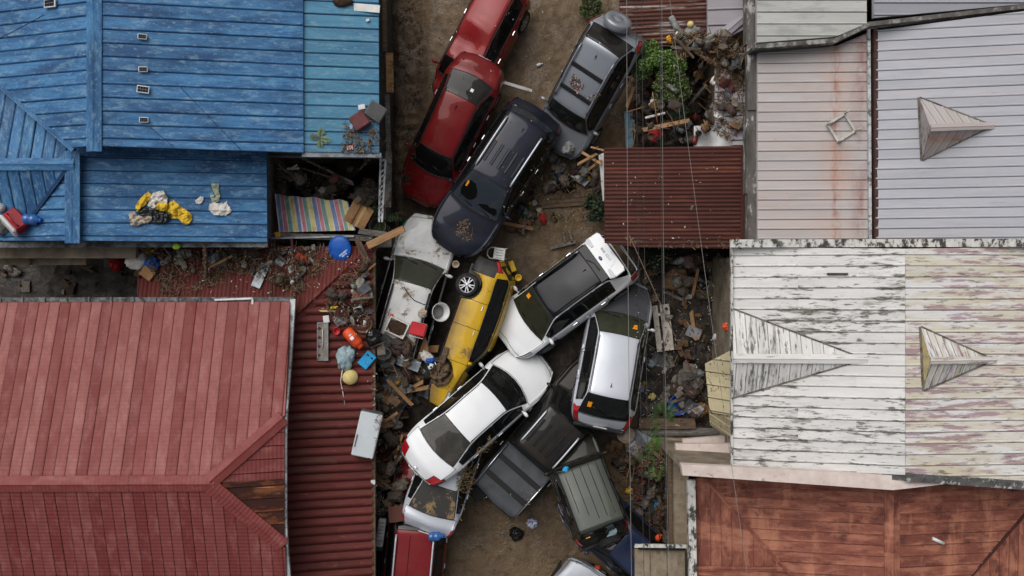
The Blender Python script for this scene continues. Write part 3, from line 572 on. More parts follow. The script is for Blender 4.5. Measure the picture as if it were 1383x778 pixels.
# --- rust-brown hip roof ----------------------------------------------
br = house('rust_brown_house', 'house under a rust-brown streaked hip roof with a raised ridge', 1180, 720)
walls(br, [(950, 680), (1420, 680), (1420, 900), (950, 900)], 3.3, WALL)
RB = roofmat('rust_brown_sheet', lin(132, 77, 62), lin(110, 61, 50), [(lin(164, 108, 86), 1.2, 4, .46, .64, .8), (lin(84, 44, 37), 1.0, 3, .52, .66, .75), (lin(60, 33, 29), 2.4, 5, .58, .68, .7), (lin(176, 120, 94), -1.5, .35, .52, .62, .6), (lin(70, 38, 33), -1.1, 1.3, .58, .66, .7)], (2.4, 4), .75)
pBL = Plane((1205, 660, 4.6), (1205, 800, 4.6), (932, 700, 3.6)); pBR = Plane((1205, 660, 4.6), (1205, 800, 4.6), (1400, 700, 4.0)); pBH = Plane((951, 645, 3.68), (1058, 768, 4.1), (930, 770, 3.45))
pBX = Plane((1385, 690, 4.06), (1310, 778, 4.25), (1400, 800, 3.9))
rb_t = lambda k, c: rnd.uniform(.84, 1.14); rb_s = None; SEAM_RB = stuffmat('seam_light_rust', lin(150, 92, 70), lin(84, 42, 34), .85, 9)
dB = roof(br, pBL, [(951, 641), (1205, 660), (1205, 900), (1175, 900), (1058, 768)], X, .276, SEAMED(.276, .018, .015), [RB, SEAM_RB], RB, rb_t, usplit=rb_s)
roof(br, pBR, [(1206, 660), (1440, 643), (1386, 690), (1310, 778), (1206, 900)], X, .276, SEAMED(.276, .018, .015), [RB, SEAM_RB], RB, rb_t, usplit=rb_s)
roof(br, pBH, [(934, 650), (951, 643), (1058, 768), (1040, 764), (936, 766)], Y, .276, SEAMED(.276, .018, .015), [RB, SEAM_RB], RB, rb_t, usplit=rb_s)
roof(br, Plane((1058, 768, 4.1), (930, 768, 3.6), (930, 850, 3.3)), [(936, 767), (1058, 769), (1175, 900), (936, 900)], X, .276, SEAMED(.276, .018, .015), [RB, SEAM_RB], RB, rb_t, usplit=rb_s)
roof(br, pBX, [(1440, 625), (1440, 900), (1206, 900), (1310, 779), (1386, 691)], Y, .276, SEAMED(.276, .018, .015), [RB, SEAM_RB], RB, rb_t, usplit=rb_s)
cap(br, dB, P(1205, 660, 4.62), P(1205, 900, 4.62), .2, RB, .25, .25); cap(br, dB, pBH.at(952, 645), pBH.at(1059, 768), .05, RB, .1, .1, .05, 'hip_cap')
cap(br, dB, pBX.at(1400, 675), pBX.at(1310, 778), .04, SEAM_RUST, 0, 0, .03, 'valley_flashing'); cap(br, dB, P(930, 767, 3.62), P(1058, 768, 4.12), .06, RB, .1, .1, .04, 'hip_cap')
mb = MB(); bar(P(933, 648, 3.72), P(936, 820, 3.72), .2, .2, mb); mb.build('parapet', PEEL, br, world=True)
mb = MB(); bar(P(931, 650, 1.75), P(934, 820, 1.75), .12, 3.5, mb); mb.build('parapet_wall', WALL, br, world=True)
lg = house('pale_concrete_ledge', 'pale pinkish concrete ledge between the white and rust-brown roofs', 1110, 645, 'ledge')
PKC = stuffmat('pale_pink_concrete', lin(214, 200, 192), lin(196, 180, 172), .9, 3, lin(92, 84, 78), 2.5, (.6, .7), .8, .3)
mb = MB(); a = [P(920, 627, 5.3), P(1225, 643, 5.3), P(1322, 649, 5.3), P(1206, 662, 5.3), P(922, 642, 5.3)]
mb.prism([(p.x, p.y) for p in a][::-1], 5.05, 5.3); mb.build('slab', PKC, lg, world=True)
mb = MB(); a, b_ = P(925, 634, 5.1), P(1200, 650, 5.1); a.z = b_.z = 2.5; bar(a, b_, .16, 5.12, mb); mb.build('wall', WALL, lg, world=True)
# ------------------------------------------------------------------ vehicles
CHROME = flat('chrome', lin(200, 204, 208), .18, 1.0); RUBBER = stuffmat('tyre_rubber', lin(30, 30, 31), lin(20, 20, 21), .85, 6, MUD_D, 5, (.5, .66), .7)
ALLOY = stuffmat('alloy', lin(185, 187, 190), lin(150, 152, 155), .35, 6, MUD_D, 5, (.58, .75), .5, metal=.7); ALLOYD = flat('dark_alloy', lin(30, 30, 33), .4, .5)
GAP = flat('panel_gap_black', lin(12, 12, 13), .8); TRIM = flat('black_trim', lin(16, 16, 18), .45)
CLAD = stuffmat('grey_cladding', lin(40, 41, 43), lin(30, 31, 33), .6, 6, MUD, 4, (.55, .7), .5)
LAMPR = flat('red_lamp_lens', lin(170, 20, 30), .12, 0, .6, 1); LAMPW = flat('clear_lamp_lens', lin(190, 195, 200), .1, .2, .6, 1); LAMPD = flat('dark_lamp_lens', lin(70, 74, 80), .1, .3, .6, 1)
PLATE = flat('plate_white', lin(214, 214, 210), .5); ORANGE = flat('orange_sticker', lin(236, 150, 20), .5); BEDCV = stuffmat('vinyl_bed_cover', lin(74, 76, 80), lin(58, 60, 63), .6, 3, MUD, 4, (.6, .75), .4, .2, 60)
GL = glassmat('car_glass'); GLD = glassmat('dusty_car_glass', mud=.7, dust=.14); GLM = glassmat('muddy_car_glass', (.04, .04, .038, 1), mud=.52, dust=.3); GLG = glassmat('greenish_car_glass', lin(46, 50, 38), mud=.74, dust=.2)
GLW = glassmat('sky_smudge_car_glass', (.01, .011, .012, 1), mud=.8, dust=.45, rough=.05)  # grey smudges in the colour stand in for the reflected sky
def pw(x, pts):
    if x <= pts[0][0]: return pts[0][1]
    for (a, za), (b_, zb) in zip(pts, pts[1:]):
        if x <= b_: return za + (zb - za) * (x - a) / max(1e-6, b_ - a)
    return pts[-1][1]
SED = dict(L=4.6, W=1.79, H=1.43, wb=2.68, off=-.05, rw=.32, clear=.20, nose=.72, cowl=.96, xcowl=1.10, xhdr=.42, xrr=-.95, xrb=-1.64, deck=1.03, belt=.92, wr=.56, xa=.86, xd=-1.4, pil=(-.1, -1.05), ncl=0, sm=.10)
SUV = dict(L=4.4, W=1.82, H=1.68, wb=2.65, off=-.02, rw=.36, clear=.26, nose=.92, cowl=1.10, xcowl=.98, xhdr=.30, xrr=-1.72, xrb=-2.02, deck=1.10, belt=1.05, wr=.60, xa=.78, xd=-1.72, pil=(-.18, -1.08), ncl=2, sm=.09)
PICK = dict(L=5.3, W=1.86, H=1.80, wb=3.2, off=-.1, rw=.38, clear=.34, nose=1.02, cowl=1.18, xcowl=1.22, xhdr=.62, xrr=-.78, xrb=-.95, deck=1.22, belt=1.14, wr=.60, xa=1.05, xd=-.72, pil=(.02,), ncl=2, sm=.06)
BOX = dict(L=3.75, W=1.66, H=1.78, wb=2.25, off=.02, rw=.36, clear=.30, nose=1.02, cowl=1.12, xcowl=.62, xhdr=.36, xrr=-1.66, xrb=-1.74, deck=1.08, belt=1.06, wr=.69, xa=.5, xd=-1.62, pil=(-.35, -1.0), ncl=2, sm=.035)
HATCH = dict(SED, L=4.3, W=1.69, H=1.47, wb=2.55, xcowl=1.12, xhdr=.55, xrr=-.98, xrb=-1.58, deck=1.04, wr=.55, rlip=.16, rdrop=.3, rround=.2, fround=.24, sm=.12, tj=(4, 5), tlen=.3, bowf=.22, bowr=.16)
def wheel(parent, loc, r, w, side, rimmat=None, spokes=10):
    e = bpy.data.objects.new('wheel', None); col.objects.link(e); e.parent = parent; e.location = loc; e.rotation_euler = (0, 0, 0 if side > 0 else math.pi)
    key = ('tyre', r, w)
    if key not in MC:
        M = Matrix.Rotation(-math.pi / 2, 4, 'X')
        mb = MB(); mb.lathe([(r * .66, -w / 2 + .01), (r * .86, -w / 2), (r * .96, -w / 2 + .025), (r, -w / 4), (r, w / 4), (r * .96, w / 2 - .025), (r * .86, w / 2), (r * .66, w / 2 - .01)], 28, M, cap=False); MC[key] = mb.mesh('tyre'); MC[key].materials.append(RUBBER)
        mb = MB(); mb.lathe([(r * .60, w / 2 - .05), (r * .67, w / 2 - .008), (r * .70, w / 2 - .012), (r * .66, w / 2 - .06)], 28, M, 0, cap=False); mb.lathe([(r * .66, -w / 2 + .02), (r * .62, w / 2 - .09)], 24, M, 1)
        mb.lathe([(r * .16, w / 2 - .05), (r * .16, w / 2 - .01), (r * .1, w / 2 - .005)], 14, M, 0)
        for k in range(spokes):
            a = 2 * math.pi * (k + (.16 if k % 2 else -.16)) / spokes
            mb.box((r * .4, 0, w / 2 - .028), (r * .56, r * .085, .03), M @ Matrix.Rotation(a, 4, 'Z'), 0)
        MC[key + ('rim',)] = mb.mesh('rim'); MC[key + ('rim',)].materials.append(rimmat or ALLOY); MC[key + ('rim',)].materials.append(ALLOYD)
    t = bpy.data.objects.new('tyre', MC[key]); col.objects.link(t); t.parent = e
    t = bpy.data.objects.new('rim', MC[key + ('rim',)]); col.objects.link(t); t.parent = e
def car(name, label, cat, S, pos, zc, d, nd=0, roll=0, body=None, roofm=None, glass=GL, rearglass=None, sideglass=None, rails=None, ribs=0, fin=True, dent=None, opts=(), hood_m=None, clad=None, zref=.8, group='flood-wrecked vehicles heaped in the lane'):
    """pos = pixel of the point zref above the car's base centre, which lies at height zc; d = heading in pixels; nd = nose-down, roll = port side up (degrees)"""
    L, W, H = S['L'], S['W'], S['H']; roofm = roofm or body; hood_m = hood_m or body; rearglass = rearglass or glass; sideglass = sideglass or GL; clad = clad or CLAD
    rot = Matrix.Rotation(math.atan2(-d[1], d[0]), 4, 'Z') @ Matrix.Rotation(R(nd), 4, 'Y') @ Matrix.Rotation(R(roll), 4, 'X')
    root = empty(name, P(pos[0], pos[1], zc) - (rot @ Vector((0, 0, zref))), rot.to_euler()); tag(root, label, cat, group)
    h2 = L / 2; xc, xh, xrr, xrb = S['xcowl'], S['xhdr'], S['xrr'], S['xrb']; bed = 'bed' in opts; openh = 'open' in opts
    xf, xr = S['wb'] / 2 + S['off'], -S['wb'] / 2 + S['off']; rw = S['rw']; ra = rw + .07
    rl = S.get('rlip', .12); prof = [(-h2, S['deck'] - S.get('rdrop', .2)), (-h2 + rl, S['deck'] - .02), (xrb, S['deck']), (xrr, H - .05), ((xh + xrr) / 2, H), (xh, H - .035), (xc, S['cowl']), (h2 - .45, S['nose'] + .06), (h2 - .10, S['nose'] - .02), (h2, S['nose'] - .16)]
    sm = S['sm']
    def ztop(x): return sum(pw(x + sm * k / 3, prof) for k in (-3, -2, -1, 0, 1, 2, 3)) / 7
    fr, rr_ = S.get('fround', .20), S.get('rround', .12)
    def hw(x):
        df, dr = h2 - x, h2 + x
        f = 1 - fr * (1 - min(df / .8, 1)) ** 2 - .10 * (1 - min(df / .22, 1)) ** 2 - rr_ * (1 - min(dr / .7, 1)) ** 2 - .07 * (1 - min(dr / .18, 1)) ** 2
        return W / 2 * f
    def zlow(x):
        z = S['clear'] + .10 * (1 - min((h2 - abs(x)) / .6, 1))
        for c_ in (xf, xr):
            if abs(x - c_) < ra: z = max(z, rw + math.sqrt(ra * ra - (x - c_) ** 2))
        return z
    keys = [xc, xh, xrr, xrb, S['xa'], S['xd'], h2, -h2, h2 - .10, h2 - .42, -h2 + .10, -h2 + .26, -h2 + .03, h2 - .03, xc + .06, xr + ra + .02, xf - ra - .02] + [p + s for p in S['pil'] for s in (-.045, .045)]
    for c_ in (xf, xr): keys += [c_ + ra * math.cos(math.pi * k / 8) for k in range(9)]
    n_ = int(L / .11); keys += [-h2 + L * i / n_ for i in range(n_ + 1)]
    xs = []
    for x in sorted(keys):
        if -h2 <= x <= h2 and (not xs or x - xs[-1] > .018): xs.append(x)
    xs[-1] = h2
    def topz(x, y, zt=None, tw=None):
        zt = ztop(x) if zt is None else zt; return zt
    rows = []
    for x in xs:
        w = hw(x); zt = ztop(x); zl = zlow(x); zs = min(S['belt'] + .0, zt - .045); zs = max(zs, zl + .1)
        c = max(0, min(1, (zt - zs - .05) / (H - S['belt'] - .08))); tw = (.88 * w) * (1 - c) + min(S['wr'], .88 * w) * c; cr = .05 if bed is False or x > xrb else .015
        zy = lambda y: zt - cr * (y / max(tw, .01)) ** 2 * (1 if y < tw * .9 else 1.12)
        pts = [(.90 * w, zl), (.97 * w, zl + .05), (1.0 * w, zl + .38 * (zs - zl)), (.998 * w, zl + .68 * (zs - zl)), (.982 * w, zs - .07), (.955 * w, zs - .012)]
        b6 = (.93 * w, zs + .008); t9 = (tw, zy(tw) - .03 * c)
        pts += [b6] + [(b6[0] + (t9[0] - b6[0]) * t, b6[1] + (t9[1] - b6[1]) * t + .02 * c * math.sin(math.pi * t)) for t in (.34, .67)] + [t9]
        pts += [(tw - .045, zy(tw - .045)), (tw * .72, zy(tw * .72)), (tw * .38, zy(tw * .38)), (0, zt)]
        rows.append([[x, y, z] for y, z in pts])
    if dent:
        for r in rows:
            for p in r: pass
    bf, br_ = S.get('bowf', .15), S.get('bowr', .10); sd = len(label)
    def bow(x, y):
        sf = max(0, min(1, (x - .1) / 1.0)); sr = max(0, min(1, (-x - .5) / 1.0)); return (bf * sf - br_ * sr) * max(0, 1 - (y / (W / 2)) ** 2)
    def zt2(x, y=0.0):
        x0 = x
        for _ in range(3): x0 = x - bow(x0, y)
        return ztop(x0)
    def batter(q):
        e = max(0, abs(q.x) / h2 - .55) / .45; nn_ = noise.noise(Vector((q.x * 1.9, q.y * 1.9, q.z * 2.2 + sd * 3.7))); n2_ = noise.noise(Vector((q.x * 4.1 + sd, q.y * 4.1, q.z * 4.1)))
        k = .016 * nn_ + (.085 * e * min(0, nn_ - .02) + .022 * e * n2_)
        return Vector((k * (1 if q.x > 0 else -1) * e, k * .6 * (1 if q.y > 0 else -1), k))
    m_ = len(rows[0]); V = []; idx = {}
    for i, r in enumerate(rows):
        for j, p in enumerate(r):
            for s in ((1, -1) if j < m_ - 1 else (0,)):
                q = Vector((p[0], p[1] * (s or 0), p[2]))
                if dent: q = q + Vector(dent(q.x, q.y, q.z))
                q = q + batter(q) * S.get('batter', 1.0); q.x += bow(q.x, q.y)
                idx[i, j, s] = len(V); V.append(q)
    ix = lambda i, j, s: idx[i, j, s if j < m_ - 1 else 0]
    reg = {}
    def addf(key, f): reg.setdefault(key, []).append(f)
    ncl = S['ncl']
    for i in range(len(xs) - 1):
        xm = (xs[i] + xs[i + 1]) / 2; zt = ztop(xm); cabh = zt - min(S['belt'], zt - .045)
        for s in (1, -1):
            for j in range(m_ - 1):
                f = [ix(i, j, s), ix(i + 1, j, s), ix(i + 1, j + 1, s), ix(i, j + 1, s)]
                if len(set(f)) < 4: f = list(dict.fromkeys(f))
                if s > 0: f = f[::-1]
                k = ('body', 0)
                if j >= 10 and xh < xm < xc - .02: k = ('windshield', 0)
                elif j >= 10 and xrb + .02 < xm < xrr: k = ('rear_window', 0)
                elif j >= 10 and xrr <= xm <= xh: k = ('roof', 0)
                elif j >= 7 and xm > xc and xm < h2 - .12: k = ('hood', 0)
                elif j in S.get('tj2', ()) and -h2 + .03 < xm < -h2 + S.get('tlen', .26) - .06: k = ('taillight', s)
                elif j >= 7 and xm < xrb and xm > -h2 + .06: k = ('bed_cover' if bed else 'trunk_lid', 0)
                elif 6 <= j <= 8 and S['xd'] < xm < S['xa'] and cabh > .16:
                    seg = sum(xm < p for p in S['pil']); k = ('side_window', s * (seg + 1))
                    if any(abs(xm - p) < .05 for p in S['pil']): k = ('pillar', s * (1 + [abs(xm - p) < .05 for p in S['pil']].index(True)))
                elif j in (4, 5) and xm > h2 - .42 and xm < h2 - .02: k = ('headlight', s)
                elif j in S.get('tj', (3, 4, 5)) and xm < -h2 + S.get('tlen', .26): k = ('taillight', s)
                elif j < ncl: k = ('cladding', 0)
                elif j < 6 and xm > xf + ra + .02: k = ('front_bumper', 0)
                elif j < 4 and xm < xr - ra - .02: k = ('rear_bumper', 0)
                elif j < 6 and S['pil'][0] < xm < xf - ra + .05: k = ('door', s)
                elif j < 6 and xr + ra - .08 < xm < S['pil'][0]: k = ('door', 2 * s)
                addf(k, f)
    for i, kk in ((0, 'rear_bumper'), (len(xs) - 1, 'front_bumper')):
        for j in range(m_ - 1):
            f = [ix(i, j, 1), ix(i, j + 1, 1), ix(i, j + 1, -1), ix(i, j, -1)]; f = list(dict.fromkeys(f))
            if i == 0: f = f[::-1]
            if len(f) >= 3: addf((kk if (j < 4 or kk[0] == 'f') else ('body' if j > 5 or not openh else 'body'), 0), f)
    if openh:
        for k in [k for k in reg if k[0] in ('rear_window', 'trunk_lid')]: reg.pop(k)
    full = bpy.data.meshes.new('tmp'); full.from_pydata([tuple(v) for v in V], [], [f for fs in reg.values() for f in fs]); full.update()
    nrm = [v.normal.copy() for v in full.vertices]
    mats = dict(body=body, hood=hood_m, roof=roofm, trunk_lid=body, bed_cover=BEDCV, windshield=glass, rear_window=rearglass, side_window=sideglass, pillar=TRIM, headlight=LAMPW, taillight=S.get('tail', LAMPR), cladding=clad, front_bumper=body, rear_bumper=S.get('rbm', body), door=body)
    parts = {}
    for k, fs in reg.items():
        used = sorted(set(i for f in fs for i in f)); mp = {a: b_ for b_, a in enumerate(used)}
        me = bpy.data.meshes.new(k[0]); me.from_pydata([tuple(V[a]) for a in used], [], [[mp[a] for a in f] for f in fs])
        me.polygons.foreach_set('use_smooth', [True] * len(fs)); me.update(); me.normals_split_custom_set_from_vertices([tuple(nrm[a]) for a in used])
        parts[k] = link('tailgate' if k[0] == 'trunk_lid' and S['xrb'] < -h2 + .3 else k[0], me, mats[k[0]], root)
        if k[0] in ('hood', 'door', 'trunk_lid', 'roof', 'windshield', 'rear_window', 'side_window', 'bed_cover', 'headlight', 'taillight'):
            ed = {}
            for f in fs:
                for a, b_ in zip(f, f[1:] + f[:1]): ed.setdefault((min(a, b_), max(a, b_)), []).append(1)
            glz = k[0] in ('windshield', 'rear_window', 'side_window'); g = MB(); r = .013 if glz else (.012 if k[0] == 'roof' else .008)
            for (a, b_), cnt in ed.items():
                if len(cnt) == 1: g.tube([V[a] + nrm[a] * .001, V[b_] + nrm[b_] * .001], r, 4, cap=False)
            g.build('window_trim' if glz else 'panel_gap', TRIM if glz else GAP, parts[k])
    bpy.data.meshes.remove(full)
    mb = MB(); ww = W / 2 * .80; mb.box((0, 0, (S['clear'] + .72) / 2 - .02), (L * .9, ww * 2, .72 - S['clear'])); mb.build('underbody', TRIM, root)
    for s in (1, -1):
        for x in (xf, xr): wheel(root, (x, s * (W / 2 - .13), rw), rw, .22, s, spokes=S.get('spokes', 10))
        mb = MB(); xm_ = S['xa'] + .02; M = Matrix.Translation((xm_, s * (W / 2 + .085), S['belt'] + .08))
        mb.blob((0, -s * .02, 0), (.055, .10, .07), .05, 1, 3, 12, M); mb.tube([(xm_, s * (W / 2 - .10), S['belt'] + .01), (xm_, s * (W / 2 + .04), S['belt'] + .05)], .025); mb.build('side_mirror', S.get('mirror', body), root)
        for q, xd_ in ((1, S['pil'][0] + .13), (2, xr + ra + .1)):
            if (('door', s * q)) in parts:
                mb = MB(); mb.box((xd_, s * (W / 2 - .002), S['belt'] - .12), (.16, .035, .028), bev=.008); mb.build('door_handle', S.get('handle', CHROME), parts[('door', s * q)])
        if rails:
            mb = MB(); y0 = S['wr'] - .04; pts = [(xh - .12 + (xrr + .15 - xh + .12) * t / 12, s * y0 * .97, ztop(xh - .12 + (xrr + .15 - xh + .12) * t / 12) - .045 + (.02 if t in (0, 12) else .075)) for t in range(13)]
            mb.tube(pts, .028, 6); mb.build('roof_rail', rails, root)
    for k in range(ribs):
        y = (k - (ribs - 1) / 2) * (2 * S['wr'] * .72 / max(1, ribs - 1)); a, b_ = xh - .35, xrr + S.get('ribend', .45); mb = MB()
        pts = [(a + (b_ - a) * t / 8, y, ztop(a + (b_ - a) * t / 8) - .05 * (y / S['wr']) ** 2 + .004) for t in range(9)]
        for p, q in zip(pts, pts[1:]): bar(p, q, .045, .03, mb)
        rb_ = mb.build('roof_rib', S.get('ribm', roofm), root)
        for sgn in (1, -1): mb = MB(); mb.tube([(p[0], p[1] + sgn * .034, p[2] + .004) for p in pts], .009, 4); mb.build('groove', GAP, rb_)
    if fin:
        mb = MB(); x = xrr + .28; z = ztop(x); mb.add([(x + .09, 0, z - .005), (x - .09, .022, z - .005), (x - .09, -.022, z - .005), (x - .07, 0, z + .07)], [(0, 1, 3), (0, 3, 2), (1, 2, 3)]); mb.build('antenna', S.get('finm', TRIM), root)
    if ('windshield', 0) in parts:
        mb = MB()
        for y0, y1 in ((.5, .05), (-.08, -.55)):
            mb.tube([(xc + o_, yy, zt2(xc + o_, yy) + .012 - .05 * (yy / .8) ** 2) for yy, o_ in ((y0, .06), ((y0 + y1) / 2, .02), (y1, -.03))], .012, 5)
        mb.build('wiper', TRIM, parts[('windshield', 0)])
    gx_ = h2 + bf * .82; mb = MB(); mb.box((gx_, 0, (S['nose'] + S['clear']) / 2 + .06), (.04, W * .45, .2), bev=.012); mb.box((gx_, 0, S['clear'] + .16), (.04, W * .5, .1), bev=.012); mb.build('grille', TRIM, root)
    if not openh:
        mb = MB(); mb.box((-h2 - br_ * .97, 0, S['deck'] * .66), (.02, .39, .14), bev=.006); mb.build('number_plate', PLATE, root)
    root['_c'] = 1; del root['_c']
    return dict(root=root, ztop=zt2, hw=hw, parts=parts, S=S)
def sticker(c, x, y, mat=ORANGE, sx=.10, sy=.16, part='windshield', name='sticker'):
    mb = MB(); S = c['S']; a, b_ = c['ztop'](x - sx / 2, y), c['ztop'](x + sx / 2, y); cr = .05 * (y / S['wr']) ** 2
    up = .014; mb.add([(x - sx / 2, y - sy / 2, a - cr + up), (x + sx / 2, y - sy / 2, b_ - cr + up), (x + sx / 2, y + sy / 2, b_ - cr + up), (x - sx / 2, y + sy / 2, a - cr + up), (x - sx / 2, y - sy / 2, a - cr), (x + sx / 2, y - sy / 2, b_ - cr), (x + sx / 2, y + sy / 2, b_ - cr), (x - sx / 2, y + sy / 2, a - cr)],
        [(0, 1, 2, 3), (0, 4, 5, 1), (1, 5, 6, 2), (2, 6, 7, 3), (3, 7, 4, 0)]); return mb.build(name, mat, c['root'])
def text_mesh(txt, size, mat, parent, M, name='lettering', ext=.004, align='CENTER'):
    cu = bpy.data.curves.new(name, 'FONT'); cu.body = txt; cu.size = size; cu.extrude = ext; cu.align_x = align; cu.align_y = 'CENTER'
    t = bpy.data.objects.new(name, cu); col.objects.link(t); bpy.context.view_layer.update()
    me = bpy.data.meshes.new_from_object(t.evaluated_get(bpy.context.evaluated_depsgraph_get())); bpy.data.objects.remove(t); me.transform(M); return link(name, me, mat, parent)

pRED = paint('red_paint', lin(108, 8, 19), .2, .1, .3, .66, .03); pRED2 = paint('pale_red_paint', lin(128, 20, 30), .26, .1, .35, .66, .06); pMAR = paint('maroon_paint', lin(118, 24, 34), .2, .15, .3, .7, .05)
pNAVY = paint('navy_paint', lin(19, 29, 46), .14, .3, .3, .66, .05); pSIL = paint('silver_paint', lin(142, 148, 156), .2, .45, .34, .70, .06); pWHT = paint('white_paint', lin(222, 224, 226), .06, 0, .35, .76, .01)
pWHT2 = paint('muddy_white_paint', lin(212, 213, 212), .4, 0, .5, .575, .06); pYEL = paint('yellow_paint', lin(200, 160, 30), .3, .0, .35, .62, .08); pBLK = paint('black_paint', lin(18, 19, 22), .14, .1, .3, .72, .05)
pBLK2 = paint('black_roof_paint', lin(12, 15, 22), .03, .1, .2, .85, .0, .5); pSLV2 = paint('pale_silver_paint', lin(196, 200, 208), .1, .25, .33, .78, .02); pGRN = paint('green_grey_paint', lin(60, 70, 67), .2, .1, .5, .68, .1); pDGR = paint('dark_green_paint', lin(22, 28, 26), .14, .1, .35, .7, .06)
pBLU = paint('blue_paint', lin(36, 56, 92), .25, .3, .35, .68, .06); pDRD = paint('dark_red_paint', lin(96, 20, 28), .25, .1, .35, .66, .06); pSHD = paint('gunmetal_paint', lin(90, 94, 102), .2, .4, .35, .7, .05)  # pSHD: darker grey for the pale silver SUV's hood, its shade painted in

def dent1(x, y, z):
    if z < 1.2: return (0, 0, 0)
    k = math.exp(-(((x - .25) / .30) ** 2 + ((y + .05) / .5) ** 2)); k2 = math.exp(-(((x - .6) / .2) ** 2 + ((y - .25) / .3) ** 2))
    return (0, 0, -.16 * k - .12 * k2 + .05 * math.exp(-(((x + .32 - .25 * y) / .1) ** 2)) * math.exp(-(y / .45) ** 2))
HSUV = dict(SUV, L=3.75, wb=2.4, W=1.66, H=1.62, wr=.56, ncl=0, xcowl=1.22, xhdr=.75, xa=1.05, xrr=-1.5, xrb=-1.72, xd=-1.5, pil=(.1, -.8))
c = car('red_suv', 'red hatchback with a buckled roof crushed under a red sedan', 'car', HSUV, (648, 60), .9, (-.46, .89), 2, 12, pRED2, dent=dent1, rails=None, fin=True)
c = car('red_sedan', 'red sedan with its tail resting on the buckled red car', 'car', HATCH, (607, 177), 1.45, (-.45, .89), 12, 3, pRED, glass=glassmat('wet_glass', mud=.85, dust=.05), rearglass=GLD)
sticker(c, -1.35, .18, PLATE, .09, .09)
NAV = dict(SUV, bowf=.2, bowr=.12, L=4.62, W=1.86, wr=.64, xcowl=1.02, xhdr=.2, ribend=.9, fround=.26)
c = car('navy_suv', 'dark navy blue SUV with silver roof rails and shattered windshield', 'car', NAV, (668, 241), 1.35, (-.545, .838), -3, 1, pNAVY, rails=SATIN, ribs=5, glass=glassmat('navy_windshield', lin(30, 40, 52), mud=.8, dust=.2))
navy = c; sticker(c, .62, -.58 + .12, ORANGE, .16, .16)
# ragged holes punched in the windshield
def hole(c, pts, name='windshield_hole'):
    mb = MB(); n_ = len(pts); vs = []
    for dz in (.016, -.05):
        for x, y in pts: vs.append((x, y, c['ztop'](x, y) - .05 * (y / c['S']['wr']) ** 2 * .8 + dz))
    mb.add(vs, [tuple(range(n_))] + [(i, n_ + i, n_ + (i + 1) % n_, (i + 1) % n_) for i in range(n_)]); return mb.build(name, flat('cabin_darkness', (.003, .003, .003, 1), .95, 0, .1), c['root'])
hole(c, [(.95, -.55), (.99, -.3), (.93, -.16), (.80, -.10), (.66, -.16), (.52, -.30), (.50, -.47), (.62, -.60), (.8, -.62)])
hole(c, [(.97, .62), (.99, .3), (.95, .05), (.9, .12), (.86, .22), (.82, .3), (.86, .4), (.82, .48), (.8, .58), (.88, .64)])
SPS = dict(SUV, L=3.95, wb=2.45, W=1.74, H=1.68, wr=.60, ncl=0, xcowl=.98, xhdr=.42, xrr=-1.48, xrb=-1.80, rdrop=.34, ribend=.2, tail=LAMPR)
c = car('silver_suv', 'silver SUV with a round spare wheel cover and leaves on its roof', 'car', SPS, (792, 122), 1.75, (-.49, .87), 32, 12, pSIL, rails=pSIL, glass=glassmat('dark_green_glass', lin(20, 28, 26), mud=.78, dust=.12), rearglass=GLD)
mb = MB(); M = Matrix.Translation((-2.06, -.10, .92)) @ Matrix.Rotation(-math.pi / 2 + R(14), 4, 'Y'); mb.lathe([(.32, -.04), (.385, 0), (.395, .03), (.395, .16), (.37, .205), (.22, .22), (.2, .205), (.12, .2), (.10, .215), (0.001, .22)], 36, M); mb.build('spare_wheel_cover', pSIL, c['root'])
for x in (-.05, -.75):
    mb = MB(); mb.box((x, 0, c['ztop'](x) + .006), (.13, 1.06, .03), bev=.01); mb.build('roof_bar', TRIM, c['root'])
WAG = dict(SUV, L=4.5, W=1.78, H=1.62, wr=.60, ncl=0, xcowl=.92, xhdr=.3)
c = car('white_wagon', 'mud-stained white wagon with junk piled on its rear', 'car', WAG, (556, 396), .95, (.275, -.96), -2, 3, pWHT2, glass=GLG, rails=TRIM, fin=False)
YC = dict(SUV, L=4.3, W=1.76, H=1.58, wb=2.56, rw=.34, wr=.56, ncl=1, sm=.16, fround=.3, rround=.2, bowf=.26, bowr=.16, spokes=10, tj=(4, 5, 6, 7), belt=1.12, cowl=1.14, deck=1.14, rbm=BLACKP)
c = car('yellow_crossover', 'yellow crossover rolled onto its side with a wheel in the air', 'car', YC, (634, 448), .98, (-.33, .945), 0, -82, pYEL, zref=.72, clad=BLACKP, fin=False)
W7 = dict(SUV, L=4.25, xcowl=1.2, xhdr=.50, xrr=-1.2, xrb=-1.9, xa=1.0, xd=-1.3, pil=(.05, -.8), W=1.82, wr=.62, ncl=2, ribend=.25, ribm=pBLK2, mirror=pWHT)
c = car('white_suv', 'white SUV with black roof and its tailgate raised open', 'car', W7, (762, 400), 1.35, (-.803, .596), 7, 19, pWHT, roofm=pBLK2, rails=TRIM, ribs=0, glass=glassmat('olive_glass', lin(30, 34, 24), mud=.76, dust=.15), opts=('open',))
w7 = c['root']; sticker(c, .78, -.5 + .06, ORANGE, .12, .12)
mb = MB(); mb.box((-1.75, 0, .95), (.75, 1.30, .9)); 
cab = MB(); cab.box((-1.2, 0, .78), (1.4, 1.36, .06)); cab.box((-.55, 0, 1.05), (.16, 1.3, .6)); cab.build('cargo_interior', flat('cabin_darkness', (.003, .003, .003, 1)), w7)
tgM = Matrix.Translation((-1.16, 0, 1.65)) @ Matrix.Rotation(R(-2), 4, 'Y') @ Matrix.Diagonal((.82, 1, 1, 1))
